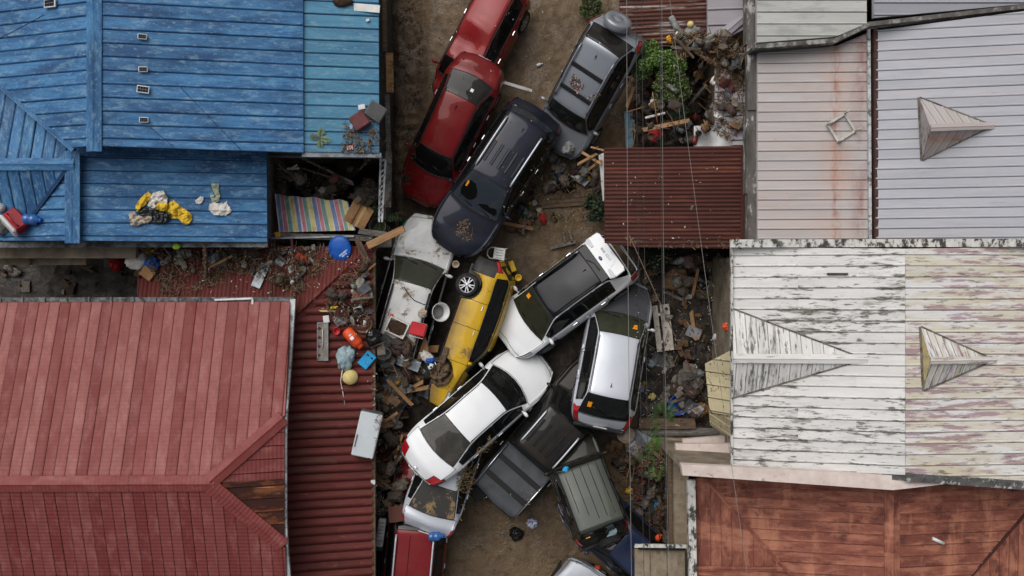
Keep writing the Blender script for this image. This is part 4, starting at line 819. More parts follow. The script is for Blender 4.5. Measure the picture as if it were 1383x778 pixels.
tg = MB(); tg.box((-.15, 0, .02), (.34, 1.22, .05), tgM, 0, .02); o7 = tg.build('tailgate', TRIM, w7)
def slab(poly, z0, z1, M, mat, name, par, inset=.03):
    mb = MB(); cx = sum(p[0] for p in poly) / len(poly); cy = sum(p[1] for p in poly) / len(poly); n_ = len(poly)
    sh = [(cx + (x - cx) * .96, cy + (y - cy) * .975) for x, y in poly]
    vs = [(x, y, z0) for x, y in poly] + [(x, y, z1 - .015) for x, y in poly] + [(x, y, z1) for x, y in sh]
    fs = [tuple(range(n_))[::-1], tuple(range(2 * n_, 3 * n_))] + [(k * n_ + i, k * n_ + (i + 1) % n_, (k + 1) * n_ + (i + 1) % n_, (k + 1) * n_ + i) for k in (0, 1) for i in range(n_)]
    mb.add(vs, fs, M); me = mb.mesh(name); 
    import bmesh as _b
    bm_ = _b.new(); bm_.from_mesh(me); _b.ops.recalc_face_normals(bm_, faces=bm_.faces); bm_.to_mesh(me); bm_.free(); return link(name, me, mat, par)
slab([(-.30, .64), (-.30, -.64), (-.44, -.70), (-.86, -.69), (-.92, -.60), (-.92, .60), (-.86, .69), (-.44, .70)], -.03, .045, tgM, pWHT, 'tailgate_panel', o7)
slab([(-.52, .40), (-.52, -.40), (-.78, -.34), (-.78, .34)], .04, .056, tgM, pWHT, 'plate_recess', o7)
for s in (1, -1): slab([(-.40, s * .69), (-.34, s * .63), (-.40, s * .40), (-.50, s * .40), (-.52, s * .69)], .03, .062, tgM, LAMPD, 'taillight', o7)
text_mesh('1121 908', .125, flat('plate_ink', lin(90, 92, 96), .6), o7, tgM @ Matrix.Translation((-.68, 0, .058)) @ Matrix.Rotation(-math.pi / 2, 4, 'Z') @ Matrix.Rotation(0, 4, 'X'), 'number')
mb = MB(); mb.lathe([(.055, 0), (.055, .012), (.04, .016)], 20, tgM @ Matrix.Translation((-.44, 0, .045)), squash=1.3); mb.build('badge', flat('navy_badge', lin(40, 48, 96), .3), o7)
mb = MB(); mb.tube([tgM @ Vector((-.02, -.2, .05)), tgM @ Vector((-.16, .0, .06)), tgM @ Vector((-.18, .28, .06))], .014, 5); mb.build('wiper', TRIM, o7)
S8 = dict(SUV, L=4.25, W=1.82, wr=.62, xrr=-1.42, xrb=-1.92, xd=-1.6, rlip=.2, rdrop=.45, tj=(4, 5), tj2=(6, 7, 8, 9), tlen=.4, ribend=.3, ncl=2, sm=.08)
c = car('pale_silver_suv', 'pale silver SUV with its tail up on the black pickup', 'car', S8, (828, 476), 1.6, (.21, -.98), 18, 0, pSLV2, glass=GLG, rearglass=GL, fin=True, sideglass=GL, hood_m=pSHD)  # hood in a darker grey, the shade under the white SUV painted in
s8 = c; sticker(c, .72, -.42, ORANGE, .16, .16); sticker(c, -1.75, .46, ORANGE, .12, .12)
mb = MB(); mb.box((-2.2, 0, .52), (.10, 1.5, .20), bev=.04); mb.build('bumper_guard', CLAD, c['root'])
mb = MB(); mb.tube([(-1.93, -.05, c['ztop'](-1.93) + .03), (-1.84, .25, c['ztop'](-1.84) + .02), (-1.80, .38, c['ztop'](-1.80) + .01)], .014, 5); mb.build('wiper', TRIM, c['root'])
for s in (1, -1):
    mb = MB(); ys = S8['wr'] - .07; pts = [(.2 - 1.85 * t / 10, s * ys, c['ztop'](.2 - 1.85 * t / 10) - .035) for t in range(11)]; mb.tube(pts, .012, 4); mb.build('roof_ditch', TRIM, c['root'])
c9S = dict(SED, L=4.62, W=1.80, H=1.42, sm=.14, xrr=-.82, xrb=-1.56, xcowl=1.14, xhdr=.46, xa=.9, xd=-1.35, pil=(-.1, -1.0), tj=(3, 4, 5), tj2=(6, 7, 8, 9, 10), tlen=.34, rlip=.24, rdrop=.42, wr=.58, rround=.2, fround=.26, bowf=.26, bowr=.18, batter=.3)
c = car('white_sedan', 'clean white sedan heaved tail-up onto a silver sedan', 'car', c9S, (647, 556), 1.72, (.767, -.642), 16, -10, pWHT, glass=GL, rearglass=GLW, fin=False)
w9 = c
for s in (1, -1):
    mb = MB(); ys = c9S['wr'] - .05; pts = [(.42 - 1.24 * t / 8, s * ys, c['ztop'](.42 - 1.24 * t / 8) - .038) for t in range(9)]; mb.tube(pts, .010, 4); mb.build('roof_ditch', TRIM, c['root'])
mb = MB(); mb.tube([(-2.47, .12, .79), (-2.48, 0, .795), (-2.47, -.12, .79)], .012, 4); mb.box((-2.40, 0, .86), (.05, .09, .075), bev=.01); mb.build('badge', CHROME, c['root'])
for s in (1, -1):
    mb = MB(); mb.box((-2.27, s * .55, .36), (.06, .34, .07), bev=.02); mb.build('bumper_insert', TRIM, c['root'])
PK = dict(PICK, bowf=.1, bowr=.0, ribend=.25, wr=.66)
c = car('black_pickup', 'black pickup truck with a folding cover over its bed', 'pickup', PK, (744, 585), .98, (.655, -.755), 0, -2, pBLK, ribs=5, rails=SATIN, fin=False, opts=('bed',), roofm=paint('dusty_black_paint', lin(26, 27, 30), .16, .1, .3, .74, .03))
pkc = c
for x in (-1.42, -2.02):
    mb = MB(); mb.box((x, 0, c['ztop'](x) + .008), (.16, 1.5, .02), bev=.006); mb.build('cover_fold', TRIM, c['parts'][('bed_cover', 0)])
for s in (1, -1):
    mb = MB(); mb.tube([(-1.02, s * .80, 1.27), (-2.55, s * .77, 1.27)], .03, 6); mb.build('bed_rail', CHROME, c['root'])
c = car('silver_sedan', 'silver sedan with a mud-caked rear window beneath the white sedan', 'car', dict(SED, L=4.3, W=1.70, xrr=-.82, xrb=-1.62, xcowl=1.05, xhdr=.35, xa=.8, wr=.54, tj=(3, 4, 5), tj2=(6, 7, 8), rlip=.2, rdrop=.36, deck=1.0), (608, 618), 1.35, (.32, -.95), 11, 0, pSLV2, rearglass=GLM, glass=GLD, fin=True)
c = car('maroon_suv', 'maroon SUV with chrome roof rails under the silver sedan tail', 'car', dict(SUV, L=4.5, W=1.78, wr=.60, ncl=0), (564, 722), .85, (.09, -1), 0, 0, pMAR, rails=SATIN, fin=False)
mb = MB(); pts = [(0.2 - 1.8 * t / 10, .14, c['ztop'](.2 - 1.8 * t / 10) + .002) for t in range(11)]; mb.tube(pts, .008, 4); mb.build('roof_seam', GAP, c['root'])
c = car('black_sedan', 'black sedan with chrome strips parked under the lean-to edge', 'car', dict(SED, wr=.56), (476, 740), .75, (.06, -1), 0, 0, pBLK, rails=SATIN)
GR = dict(BOX, bowf=.03, bowr=.02, L=3.35, wb=2.1, xhdr=.30, xcowl=.58, xrr=-1.42, xrb=-1.52, xd=-1.36, ribend=.1, handle=TRIM, rbm=BLACKP, ribm=pGRN, wr=.68)
c = car('green_boxy_suv', 'boxy dark green SUV with ribbed grey-green roof and rear spare wheel', 'car', GR, (787, 652), 1.8, (-.36, -.93), 23, 5, pDGR, roofm=pGRN, ribs=0, fin=False, glass=GLD)
for k in range(5):
    y = (k - 2) * .235; mb = MB(); mb.tube([(.28 - 1.8 * t / 6, y, c['ztop'](.28 - 1.8 * t / 6) - .05 * (y / .68) ** 2 + .001) for t in range(7)], .012, 4); mb.build('roof_groove', GAP, c['root'])
mb = MB(); M = Matrix.Translation((-1.70, -.12, .80)) @ Matrix.Rotation(-math.pi / 2, 4, 'Y'); mb.lathe([(.2, -.03), (.33, 0), (.345, .04), (.345, .14), (.32, .18), (.22, .19), (.2, .13)], 28, M); sp = mb.build('spare_wheel', RUBBER, c['root'])
mb = MB(); mb.lathe([(.2, .12), (.19, .16), (.05, .17)], 20, M, 1)
for k in range(5): mb.box((.11, 0, .165), (.17, .05, .02), M @ Matrix.Rotation(2 * math.pi * k / 5, 4, 'Z'))
mb.build('rim', [ALLOY, ALLOYD], sp); mb = MB(); mb.box((-1.66, 0, .46), (.16, 1.5, .16), bev=.03); mb.build('bumper_guard', CLAD, c['root'])
mb = MB(); mb.box((-1.56, .45, 1.36), (.02, .12, .09)); mb.build('sticker', ORANGE, c['root'])
c = car('blue_sedan', 'dark blue sedan crushed beneath the boxy green SUV', 'car', dict(SED, fround=.26), (850, 738), .72, (-.74, -.67), 0, 2, pBLU, glass=GLD)
c = car('silver_hatchback', 'silver car end poking out beside the blue sedan', 'car', dict(SED), (840, 840), .75, (-.84, -.54), 2, 0, pSIL, glass=GLD)
c = car('dark_red_sedan', 'dark red sedan buried in junk beside the white refrigerator', 'car', dict(SED, L=4.3, W=1.66), (494, 560), .72, (.33, .94), 0, 0, pDRD, glass=GLD)
# ------------------------------------------------------------------ placing things on whatever lies below
def refresh():
    global DG
    bpy.context.view_layer.update(); DG = bpy.context.evaluated_depsgraph_get()
def hit(px, py, miss=0.0):
    c0 = Vector((0, 0, CAM_H)); d = (P(px, py, 0) - c0).normalized(); ok, loc, nr, *_ = scene.ray_cast(DG, c0, d)
    return (loc, nr) if ok else (P(px, py, miss), Vector((0, 0, 1)))
def put(name, label, cat, px, py, ang=0, dz=0, group=None, z=None, tilt=(0, 0)):
    p = P(px, py, z) if z is not None else hit(px, py)[0]
    return tag(empty(name, p + Vector((0, 0, dz)), (R(tilt[0]), R(tilt[1]), R(ang))), label, cat, group)
def solo(name, label, cat, mb, mats, px, py, ang=0, dz=0, group=None, z=None, tilt=(0, 0)):
    p = P(px, py, z) if z is not None else hit(px, py)[0]
    o = mb.build(name, mats, None, loc=p + Vector((0, 0, dz)), rot=(R(tilt[0]), R(tilt[1]), R(ang))); return tag(o, label, cat, group)
def plank(label, a, b_, w=.12, th=.035, mat=None, za=None, zb=None, dz=.03, name='plank', cat='plank', group=None, rag=True):
    """a board lying from pixel a to pixel b"""
    p = P(a[0], a[1], za) if za is not None else hit(*a)[0]; q = P(b_[0], b_[1], zb) if zb is not None else hit(*b_)[0]
    p = p + Vector((0, 0, dz)); q = q + Vector((0, 0, dz)); t = q - p; L = t.length; n_ = max(2, int(L / .35)); mb = MB(); rings = []
    for i in range(n_ + 1):
        x = -L / 2 + L * i / n_; e = (rnd.uniform(-.03, .03) if rag and i in (0, n_) else 0); k = rnd.uniform(.94, 1.04)
        rings += [(x + e, -w / 2 * k, -th / 2), (x - e, w / 2 * k, -th / 2), (x - e, w / 2 * k, th / 2), (x + e, -w / 2 * k, th / 2)]
    fs = [(i * 4 + k, i * 4 + (k + 1) % 4, i * 4 + 4 + (k + 1) % 4, i * 4 + 4 + k) for i in range(n_) for k in range(4)] + [(3, 2, 1, 0), (n_ * 4, n_ * 4 + 1, n_ * 4 + 2, n_ * 4 + 3)]
    mb.add(rings, fs); o = mb.build(name, mat or WOOD, None, loc=(p + q) / 2, rot=t.to_track_quat('X', 'Z').to_euler()); return tag(o, label, cat, group)
def inside(x, y, poly):
    c = False
    for i in range(len(poly)):
        (x1, y1), (x2, y2) = poly[i], poly[i - 1]
        if (y1 > y) != (y2 > y) and x < (x2 - x1) * (y - y1) / (y2 - y1) + x1: c = not c
    return c
def cloth(label, poly, mat, h=.12, seed=1, st=1.1, name='cloth', cat='cloth', base=None, fold=7.0, parent=None, group=None):
    """crumpled fabric filling an outline, resting on what lies below; folds rise up to h"""
    xs_ = [p[0] for p in poly]; ys_ = [p[1] for p in poly]; x0, x1, y0, y1 = min(xs_), max(xs_), min(ys_), max(ys_)
    nx_, ny_ = int((x1 - x0) / st) + 1, int((y1 - y0) / st) + 1; V = {}; vs = []; fs = []
    cx, cy = sum(xs_) / len(poly), sum(ys_) / len(poly); zc = base if base is not None else hit(cx, cy)[0].z; c0 = P(cx, cy, zc)
    def vid(i, j):
        if (i, j) not in V:
            px, py = x0 + i * st, y0 + j * st
            e = min(((px - q[0]) ** 2 + (py - q[1]) ** 2) ** .5 for q in poly)
            w = noise.noise_vector(Vector((px * .05, py * .05, seed)))
            hh = (.5 + .5 * (1 - abs(noise.noise(Vector((px * .09 + w.x, py * .09 + w.y, seed * 3.1)) * fold * .35)) * 2)) * .55 + .45 * abs(noise.noise(Vector((px * .06, py * .06, seed + 5)) * fold * .25)) * 2
            z = (base if base is not None else hit(px, py)[0].z) + .015 + h * hh * min(1, .25 + e / 9)
            V[i, j] = len(vs); vs.append(P(px + w.x * 1.2, py + w.y * 1.2, z) - c0)
        return V[i, j]
    for i in range(nx_):
        for j in range(ny_):
            if inside(x0 + (i + .5) * st, y0 + (j + .5) * st, poly): fs.append((vid(i, j), vid(i + 1, j), vid(i + 1, j + 1), vid(i, j + 1)))
    mb = MB(); mb.add([tuple(v) for v in vs], [f[::-1] for f in fs], None, 0, True)
    o = mb.build(name, mat, parent, loc=c0); return tag(o, label, cat, group)
def crop(pts, ox, oy, k): return [(ox + x / k, oy + y / k) for x, y in pts]
def bag(label, px, py, r, mat, ang=0, seed=1, knot=True, name='bag', cat='bag', dz=0, flat_=.5, z=None, group=None, amp=.35):
    rx, ry, rz = r; mb = MB(); mb.blob((0, 0, rz * flat_), r, amp * (1.35 if amp > .1 else 1), 2.2, seed, 26, flat=rz * flat_)
    if knot: mb.blob((rx * .75, ry * .2, rz * .9), (rx * .28, ry * .2, rz * .25), .5, 3, seed + 3, 8)
    return solo(name, label, cat, mb, mat, px, py, ang, dz, z=z, group=group)
def openbox(e, w, d, h, t, mats, fill=None, name='side'):
    mb = MB(); mb.box((0, 0, t / 2), (w, d, t)); mb.build('base', mats, e)
    for s in (1, -1):
        mb = MB(); mb.box((s * (w / 2 - t / 2), 0, h / 2), (t, d, h)); mb.build(name, mats, e); mb = MB(); mb.box((0, s * (d / 2 - t / 2), h / 2), (w - 2 * t - .002, t, h)); mb.build(name, mats, e)
    if fill: mb = MB(); mb.blob((0, 0, h * .55), (w * .46, d * .46, h * .2), .3, 4, 3, 16); mb.build('soil', fill, e)
def cyl_bottle(label, px, py, ang, L, r, mat, capm=None, name='bottle', cat='bottle', dz=None, z=None, group=None, tilt=(0, 0)):
    e = put(name, label, cat, px, py, ang, (r if dz is None else dz), group, z, tilt); mb = MB()
    mb.lathe([(.001, -L / 2), (r * .8, -L / 2), (r, -L / 2 + r * .3), (r, -L * .1), (r * .93, -L * .08), (r, -L * .06), (r, L * .22), (r * .45, L * .38), (r * .4, L / 2)], 16, axis='x'); mb.build('shell', mat, e)
    mb = MB(); mb.lathe([(r * .46, L / 2 - .01), (r * .46, L / 2 + .04)], 12, axis='x'); mb.build('lid', capm or WHITEP, e); return e
def pot(label, px, py, r, h, mat, name='bucket', cat='bucket', ang=0, tilt=(0, 0), dz=0, t=.012, flare=.82, z=None, handle=None, group=None, inner=None):
    e = put(name, label, cat, px, py, ang, dz, group, z, tilt); mb = MB()
    mb.lathe([(.001, .0), (r * flare, 0), (r * .97, h * .92), (r * 1.04, h * .93), (r * 1.05, h), (r - t, h), (r * flare - t, t), (.001, t)], 28); mb.build('body', mat, e)
    if handle: mb = MB(); mb.tube([(r * 1.04 * math.cos(a), r * 1.04 * math.sin(a), h + .02) for a in [math.pi * k / 14 for k in range(15)]], .01, 5); mb.build('handle', handle, e)
    return e
def frame4(label, px, py, w, d, b_, mat, ang=0, name='frame', cat='frame', dz=.03, tilt=(0, 0), th=.04, panel=None, z=None, group=None):
    e = put(name, label, cat, px, py, ang, dz, group, z, tilt)
    for s in (1, -1):
        mb = MB(); mb.box((s * (w - b_) / 2, 0, 0), (b_, d, th)); mb.build('rail', mat, e); mb = MB(); mb.box((0, s * (d - b_) / 2, 0), (w - 2 * b_ - .002, b_, th)); mb.build('rail', mat, e)
    if panel: mb = MB(); mb.box((0, 0, -.01), (w - b_ * 1.5, d - b_ * 1.5, .01)); mb.build('pane', panel, e)
    return e
def cooler(label, px, py, w, d, h, ang, bodym, lidm, tilt=(0, 0), dz=0, z=None):
    e = put('cooler', label, 'cooler', px, py, ang, dz, None, z, tilt); mb = MB(); mb.box((0, 0, h * .40), (w, d, h * .8), bev=.03); mb.build('body', bodym, e)
    mb = MB(); mb.box((0, 0, h * .9), (w * 1.04, d * 1.05, h * .18), bev=.03); mb.build('lid', lidm, e)
    mb = MB(); mb.tube([(-w * .45, -d * .56, h * .6), (-w * .45, -d * .66, h * .72), (w * .45, -d * .66, h * .72), (w * .45, -d * .56, h * .6)], .014, 6); mb.build('handle', WHITEP, e); return e
def litter(label, polys, n_, seed, mats=None, zoff=.015, smin=.04, smax=.22, leafy=.4, rr=(.003, .008), name='debris', cat='debris', lift=.08):
    r_ = random.Random(seed); mb = MB()
    mats = mats or [LT1, LT2, LT3, LT4]
    done = 0; tries = 0
    while done < n_ and tries < n_ * 8:
        tries += 1; poly, wgt = r_.choice(polys) if isinstance(polys[0], tuple) and isinstance(polys[0][1], float) else (polys, 1)
        xs_ = [p[0] for p in poly]; ys_ = [p[1] for p in poly]; px, py = r_.uniform(min(xs_), max(xs_)), r_.uniform(min(ys_), max(ys_))
        if not inside(px, py, poly): continue
        if noise.noise(Vector((px * .06, py * .06, seed))) < r_.uniform(-.45, .25): continue
        p, nr = hit(px, py); p = p + Vector((0, 0, zoff + r_.uniform(0, lift))); a = r_.uniform(0, math.pi); M = Matrix.Translation(p) @ Matrix.Rotation(a, 4, 'Z') @ Matrix.Rotation(r_.uniform(-.4, .4), 4, 'Y') @ Matrix.Rotation(r_.uniform(-.5, .5), 4, 'X')
        mi = r_.randrange(len(mats))
        if r_.random() < leafy:
            s = r_.uniform(.012, .042); mb.add([(-s, 0, 0), (-s * .2, s * .45, .012), (s, 0, .0), (-s * .1, -s * .45, .012)], [(0, 3, 2), (0, 2, 1)], M, mi)
        else:
            L = r_.uniform(smin, smax) * r_.uniform(.5, 1); q = r_.uniform(*rr); mb.box((0, 0, 0), (L, q * 2, q * 2), M, mi)
        done += 1
    o = mb.build(name, mats, None); return tag(o, label, cat, kind='stuff')
LT1 = flat('litter_brown', lin(92, 72, 50), .9); LT2 = flat('litter_tan', lin(132, 108, 80), .9); LT3 = flat('litter_dark', lin(48, 38, 30), .9); LT4 = flat('litter_grey', lin(120, 112, 100), .9)
LG = flat('litter_green', lin(72, 84, 44), .9); LW = flat('litter_white', lin(200, 198, 192), .8)
def leaf_mats(nm, c): return [stuffmat(nm + str(i), tuple(x * k for x in c[:3]) + (1,), tuple(x * k * .7 for x in c[:3]) + (1,), .6, 6) for i, k in enumerate((.6, 1.0, 1.45))]
def plant(name, label, cat, px, py, n_, L, mat, seed=1, rise=.6, leaf=.09, z=None, droop=1.0, group=None):
    """arching fronds set with paired leaflets"""
    r_ = random.Random(seed); e = put(name, label, cat, px, py, 0, 0, group, z); mb = MB(); st = MB()
    for k in range(n_):
        a = 2 * math.pi * k / n_ + r_.uniform(-.3, .3); LL = L * r_.uniform(.6, 1.1); up = rise * r_.uniform(.5, 1.1); pts = []
        for i in range(9): t = i / 8; pts.append(Vector((math.cos(a) * LL * t, math.sin(a) * LL * t, up * (1.6 * t - droop * 1.3 * t * t) + .03)))
        st.tube(pts, .008, 4); mi = r_.randrange(3)
        for i in range(1, 9):
            for s in (1, -1):
                ln = leaf * (1.3 - abs(i / 8 - .45) * 1.2) * r_.uniform(.8, 1.2) * 2; d = Vector((math.cos(a + s * 1.0), math.sin(a + s * 1.0), r_.uniform(-.3, .1))).normalized(); f = Vector((math.cos(a), math.sin(a), 0)); p = pts[i]
                mb.add([p, p + d * ln * .5 + f * ln * .16, p + d * ln, p + d * ln * .5 - f * ln * .12], [(0, 1, 2), (0, 2, 3)], None, mi)
    mb.build('foliage', mat, e); st.build('stem', LG, e); return e
def bush(name, label, cat, px, py, rad, n_, mat, seed=1, base=0.0, top=2.0, ls=(.04, .09), z=0.0):
    """trunk, limbs and thousands of small leaves clumped through the crown"""
    r_ = random.Random(seed); e = put(name, label, cat, px, py, z=z); tr = MB(); mb = MB(); cl = []
    tr.tube([(0, 0, -.1), (.04, .02, top * .3), (0, .06, top * .55)], [.07, .055, .04], 8)
    for k in range(26):
        a = r_.uniform(0, 6.28); rr = rad * math.sqrt(r_.random()) * .9; zz = top * (.62 + .38 * r_.random() * (1 - (rr / rad) ** 2 * .7)); c = Vector((math.cos(a) * rr, math.sin(a) * rr * 1.05, zz)); cl.append((c, rad * r_.uniform(.16, .34)))
        tr.tube([(0, .04, top * .45), (c.x * .5, c.y * .5, top * .6), tuple(c)], [.03, .02, .008], 5)
    for k in range(n_):
        c, s = r_.choice(cl); d = Vector((r_.gauss(0, 1), r_.gauss(0, 1), r_.gauss(0, .7))); p = c + d.normalized() * s * r_.random() ** .5
        l_ = r_.uniform(*ls); a = Vector((r_.gauss(0, 1), r_.gauss(0, 1), r_.gauss(0, .5))).normalized(); b_ = a.orthogonal().normalized() * .42; b_ = Matrix.Rotation(r_.uniform(0, 6.28), 3, a) @ b_
        mb.add([p, p + (a * .5 + b_) * l_, p + a * l_, p + (a * .5 - b_) * l_], [(0, 1, 2, 3)], None, r_.choice((0, 0, 1, 1, 1, 2)))
    tr.build('trunk', WOOD_OLD, e); mb.build('crown', mat, e); return e
refresh()
YELC = stuffmat('yellow_fabric', lin(222, 186, 58), lin(200, 160, 40), .85, 4, MUD, 5, (.58, .75), .5); WHTC = stuffmat('white_fabric', lin(216, 212, 206), lin(188, 182, 174), .85, 5, MUD, 6, (.56, .72), .5); BLKC = stuffmat('black_film', lin(34, 38, 38), lin(20, 22, 22), .35, 4)
BEIC = stuffmat('beige_fabric', lin(186, 172, 156), lin(150, 136, 120), .9, 5); SAGE = stuffmat('sage_fabric', lin(168, 176, 152), lin(140, 150, 126), .9, 5); CARD = stuffmat('cardboard', lin(168, 128, 88), lin(140, 104, 70), .9, 3, MUD_D, 5, (.55, .7), .5)
REDP = stuffmat('red_plastic', lin(196, 34, 42), lin(168, 24, 32), .4, 4, MUD, 6, (.62, .75), .4); DRDP = stuffmat('dark_red_plastic', lin(150, 22, 36), lin(128, 16, 28), .4, 4); BLUP = stuffmat('blue_plastic', lin(20, 92, 184), lin(14, 70, 150), .4, 4, MUD, 7, (.66, .75), .4)
CYAN = stuffmat('cyan_plastic', lin(40, 160, 216), lin(30, 140, 196), .4, 4); ORNP = stuffmat('orange_paint', lin(222, 84, 36), lin(196, 66, 26), .5, 4, MUD, 6, (.62, .75), .5); JUG = stuffmat('blue_water_jug', lin(56, 104, 168), lin(36, 80, 140), .15, 4, spec=.6)
GRNP = stuffmat('green_plastic', lin(40, 120, 70), lin(30, 96, 56), .5, 4); PURP = stuffmat('purple_plastic', lin(104, 62, 160), lin(82, 46, 136), .5, 4); CREAM = stuffmat('cream_plastic', lin(214, 194, 128), lin(190, 170, 108), .6, 5, MUD, 5, (.6, .75), .4)
SOIL = stuffmat('soil', lin(70, 50, 34), lin(44, 32, 22), .95, 12, bmp=.6, bs=40); GREYC = stuffmat('grey_sack', lin(150, 150, 150), lin(110, 110, 110), .8, 5, MUD, 5, (.55, .7), .5); PALEB = stuffmat('pale_blue_sack', lin(156, 176, 180), lin(120, 142, 150), .8, 6, MUD, 5, (.55, .7), .4)
BLKB = stuffmat('black_bag_film', lin(24, 24, 26), lin(13, 13, 14), .32, 5, MUD_D, 5, (.6, .7), .4); MARF = stuffmat('maroon_upholstery', lin(104, 58, 60), lin(84, 44, 46), .8, 5, MUD, 6, (.6, .72), .4); GRYF = stuffmat('grey_upholstery', lin(92, 92, 92), lin(72, 72, 72), .8, 5, MUD, 6, (.6, .72), .4)
# ---- on the blue roof
K = (160, 240, 7.782)
cloth('crumpled yellow cloth sticking up from the heap on the blue roof', crop([(305, 140), (365, 190), (310, 250), (250, 320), (190, 360), (182, 290), (230, 205)], *K), YELC, .14, 2)
cloth('white pillowcase tangled in yellow cloth on the blue roof', crop([(360, 165), (465, 138), (520, 215), (505, 300), (420, 300), (350, 320), (300, 290)], *K), WHTC, .22, 3, name='pillowcase')
cloth('long yellow sleeve flung out across the blue roof', crop([(525, 265), (580, 240), (680, 318), (772, 388), (768, 445), (720, 492), (680, 492), (635, 432), (545, 425), (520, 340)], *K), YELC, .17, 4, name='yellow_garment', cat='garment')
cloth('small yellow fold between white cloth and black film on the blue roof', crop([(370, 322), (430, 245), (510, 238), (520, 355), (430, 345)], *K), YELC, .18, 5)
cloth('dirty beige rag at the end of the cloth heap on the blue roof', crop([(105, 390), (150, 352), (200, 400), (300, 385), (355, 385), (352, 440), (320, 480), (250, 485), (190, 508), (130, 492)], *K), BEIC, .16, 6, name='rag')
refresh()
cloth('shiny black plastic film draped over the cloth heap on the blue roof', crop([(185, 372), (240, 305), (330, 315), (450, 350), (540, 370), (548, 440), (400, 492), (345, 482), (365, 392), (290, 388), (230, 402)], *K), BLKC, .14, 7, name='plastic_film', cat='plastic film', fold=9)
cloth('little crumpled white tissue on the blue roof', crop([(808, 240), (860, 188), (893, 200), (888, 250), (850, 282), (815, 268)], *K), WHTC, .12, 8, name='tissue', cat='tissue')
cloth('twisted sage green rag on the blue roof', crop([(972, 62), (1052, 62), (1047, 120), (1066, 190), (1060, 245), (1020, 268), (975, 252), (966, 185), (1000, 178), (1012, 215), (1028, 200), (988, 120)], *K), SAGE, .1, 9, name='rag')
cloth('white shirt spread beside the sage rag on the blue roof', crop([(955, 280), (1000, 258), (1110, 270), (1140, 248), (1152, 290), (1198, 350), (1120, 398), (1000, 392), (948, 340)], *K), WHTC, .1, 10, name='shirt', cat='shirt')
plank('thin yellow-green stick at the corner of the blue roof', (320, 299), (364, 319), .035, .03, stuffmat('green_bamboo', lin(168, 178, 84), lin(140, 150, 70), .6), dz=.05, name='stick', cat='stick')
e = put('cooler', 'red cooler with white lid tipped over on the blue roof', 'cooler', 27, 300, 40, .2, tilt=(0, 0)); e.rotation_euler = (R(0), R(-62), R(42))
mb = MB(); mb.box((0, 0, -.02), (.40, .56, .36), bev=.03); mb.build('body', DRDP, e); mb = MB(); mb.box((0, 0, .2), (.42, .59, .10), bev=.04); mb.build('lid', WHITEP, e); mb = MB(); mb.tube([(.2, .2, .05), (.3, .2, .1), (.3, -.2, .1), (.2, -.2, .05)], .02); mb.build('handle', REDP, e)
cyl_bottle('clear blue water jug lying beside the tipped cooler', 47, 297, -6, .42, .14, JUG, BLUP, 'water_jug', 'jug')
bag('grey sack behind the tipped red cooler', 4, 298, (.22, .34, .2), GREYC, 10, 4, name='sack', cat='sack'); bag('speckled round bundle by the blue roof edge', 3, 281, (.12, .12, .11), stuffmat('speckled', lin(200, 205, 210), lin(50, 60, 70), .8, 40), 0, 5, False, 'bundle', 'bundle', amp=.08)
e = put('cushion', 'grey ribbed seat cushion hanging over the faded blue roof edge', 'cushion', 508, 152, -32, .06, tilt=(0, 6))
mb = MB(); mb.box((0, 0, .03), (.48, .44, .1), bev=.03); mb.build('pad', GRYF, e)
for k in range(7): mb = MB(); mb.box((0, (k - 3) * .06, .085), (.44, .022, .012)); mb.build('rib', GRYF, e)
mb = MB(); mb.box((0, 0, .13), (.42, .40, .26), bev=.02); solo('stool', 'square maroon padded stool lying on the faded blue roof', 'stool', mb, MARF, 487, 165, 33)
mb = MB(); mb.box((0, 0, .02), (.82, .2, .035), bev=.005); solo('board', 'white board along the faded blue roof edge', 'board', mb, WHITEP, 492, 11, -5)
mb = MB(); mb.blob((0, 0, .04), (.24, .14, .08), .5, 3, 4, 12); solo('mud_clump', 'dark clump of roots on the faded blue roof', 'clump', mb, SOIL, 464, 2)
plant('palm_sprig', 'green and yellow leaf sprig lying on the faded blue roof', 'sprig', 432, 187, 4, .3, leaf_mats('sprig', lin(110, 120, 60)), 3, .06, .05)
for a, b_, w, g, lab in ((489, 145, .13, 10, 'white carton leaning on the grey cushion'), (475, 171, .1, 70, 'pale blue carton beside the maroon stool'), (473, 200, .12, 5, 'pink carton near the gutter of the faded blue roof'), (497, 28, .07, 20, 'small white cup on the faded blue roof'), (513, 77, .08, 60, 'white tube at the edge of the faded blue roof')):
    mb = MB(); mb.box((0, 0, .03), (w * 1.4, w, .06), bev=.01); solo('carton', lab, 'carton', mb, stuffmat('carton_' + str(a), {475: lin(150, 190, 220), 473: lin(214, 150, 140)}.get(a, lin(214, 214, 212)), rough=.7), a, b_, g)
mb = MB(); mb.blob((0, 0, .08), (.15, .14, .12), .5, 4, 8, 14); solo('foam_wad', 'white wad of stuffing on the boundary wall', 'wad', mb, WHTC, 515, 119)
litter('brown twigs and straw caught on the faded blue roof', [(464, 168), (484, 150), (514, 150), (512, 207), (462, 207)], 520, 3)
# ---- boundary wall along the lane
bw = house('boundary_wall', 'narrow grey boundary wall topped with loose boards along the lane', 521, 130, 'wall')
mb = MB(); bar(P(521, -60, 1.05), P(524, 300, 1.05), .16, 2.1, mb); mb.build('masonry', DARKC, bw, world=True)
for a, b_, w, m_ in (((519, -20), (520, 70), .12, WOOD_OLD), ((526, 72), (527, 125), .2, WOOD), ((523, 128), (525, 205), .13, WOOD_GREY), ((525, 205), (524, 280), .18, CONC)):
    mb = MB(); bar(P(a[0], a[1], 2.16), P(b_[0], b_[1], 2.16), w, .1, mb); mb.build('coping_board', m_, bw, world=True)
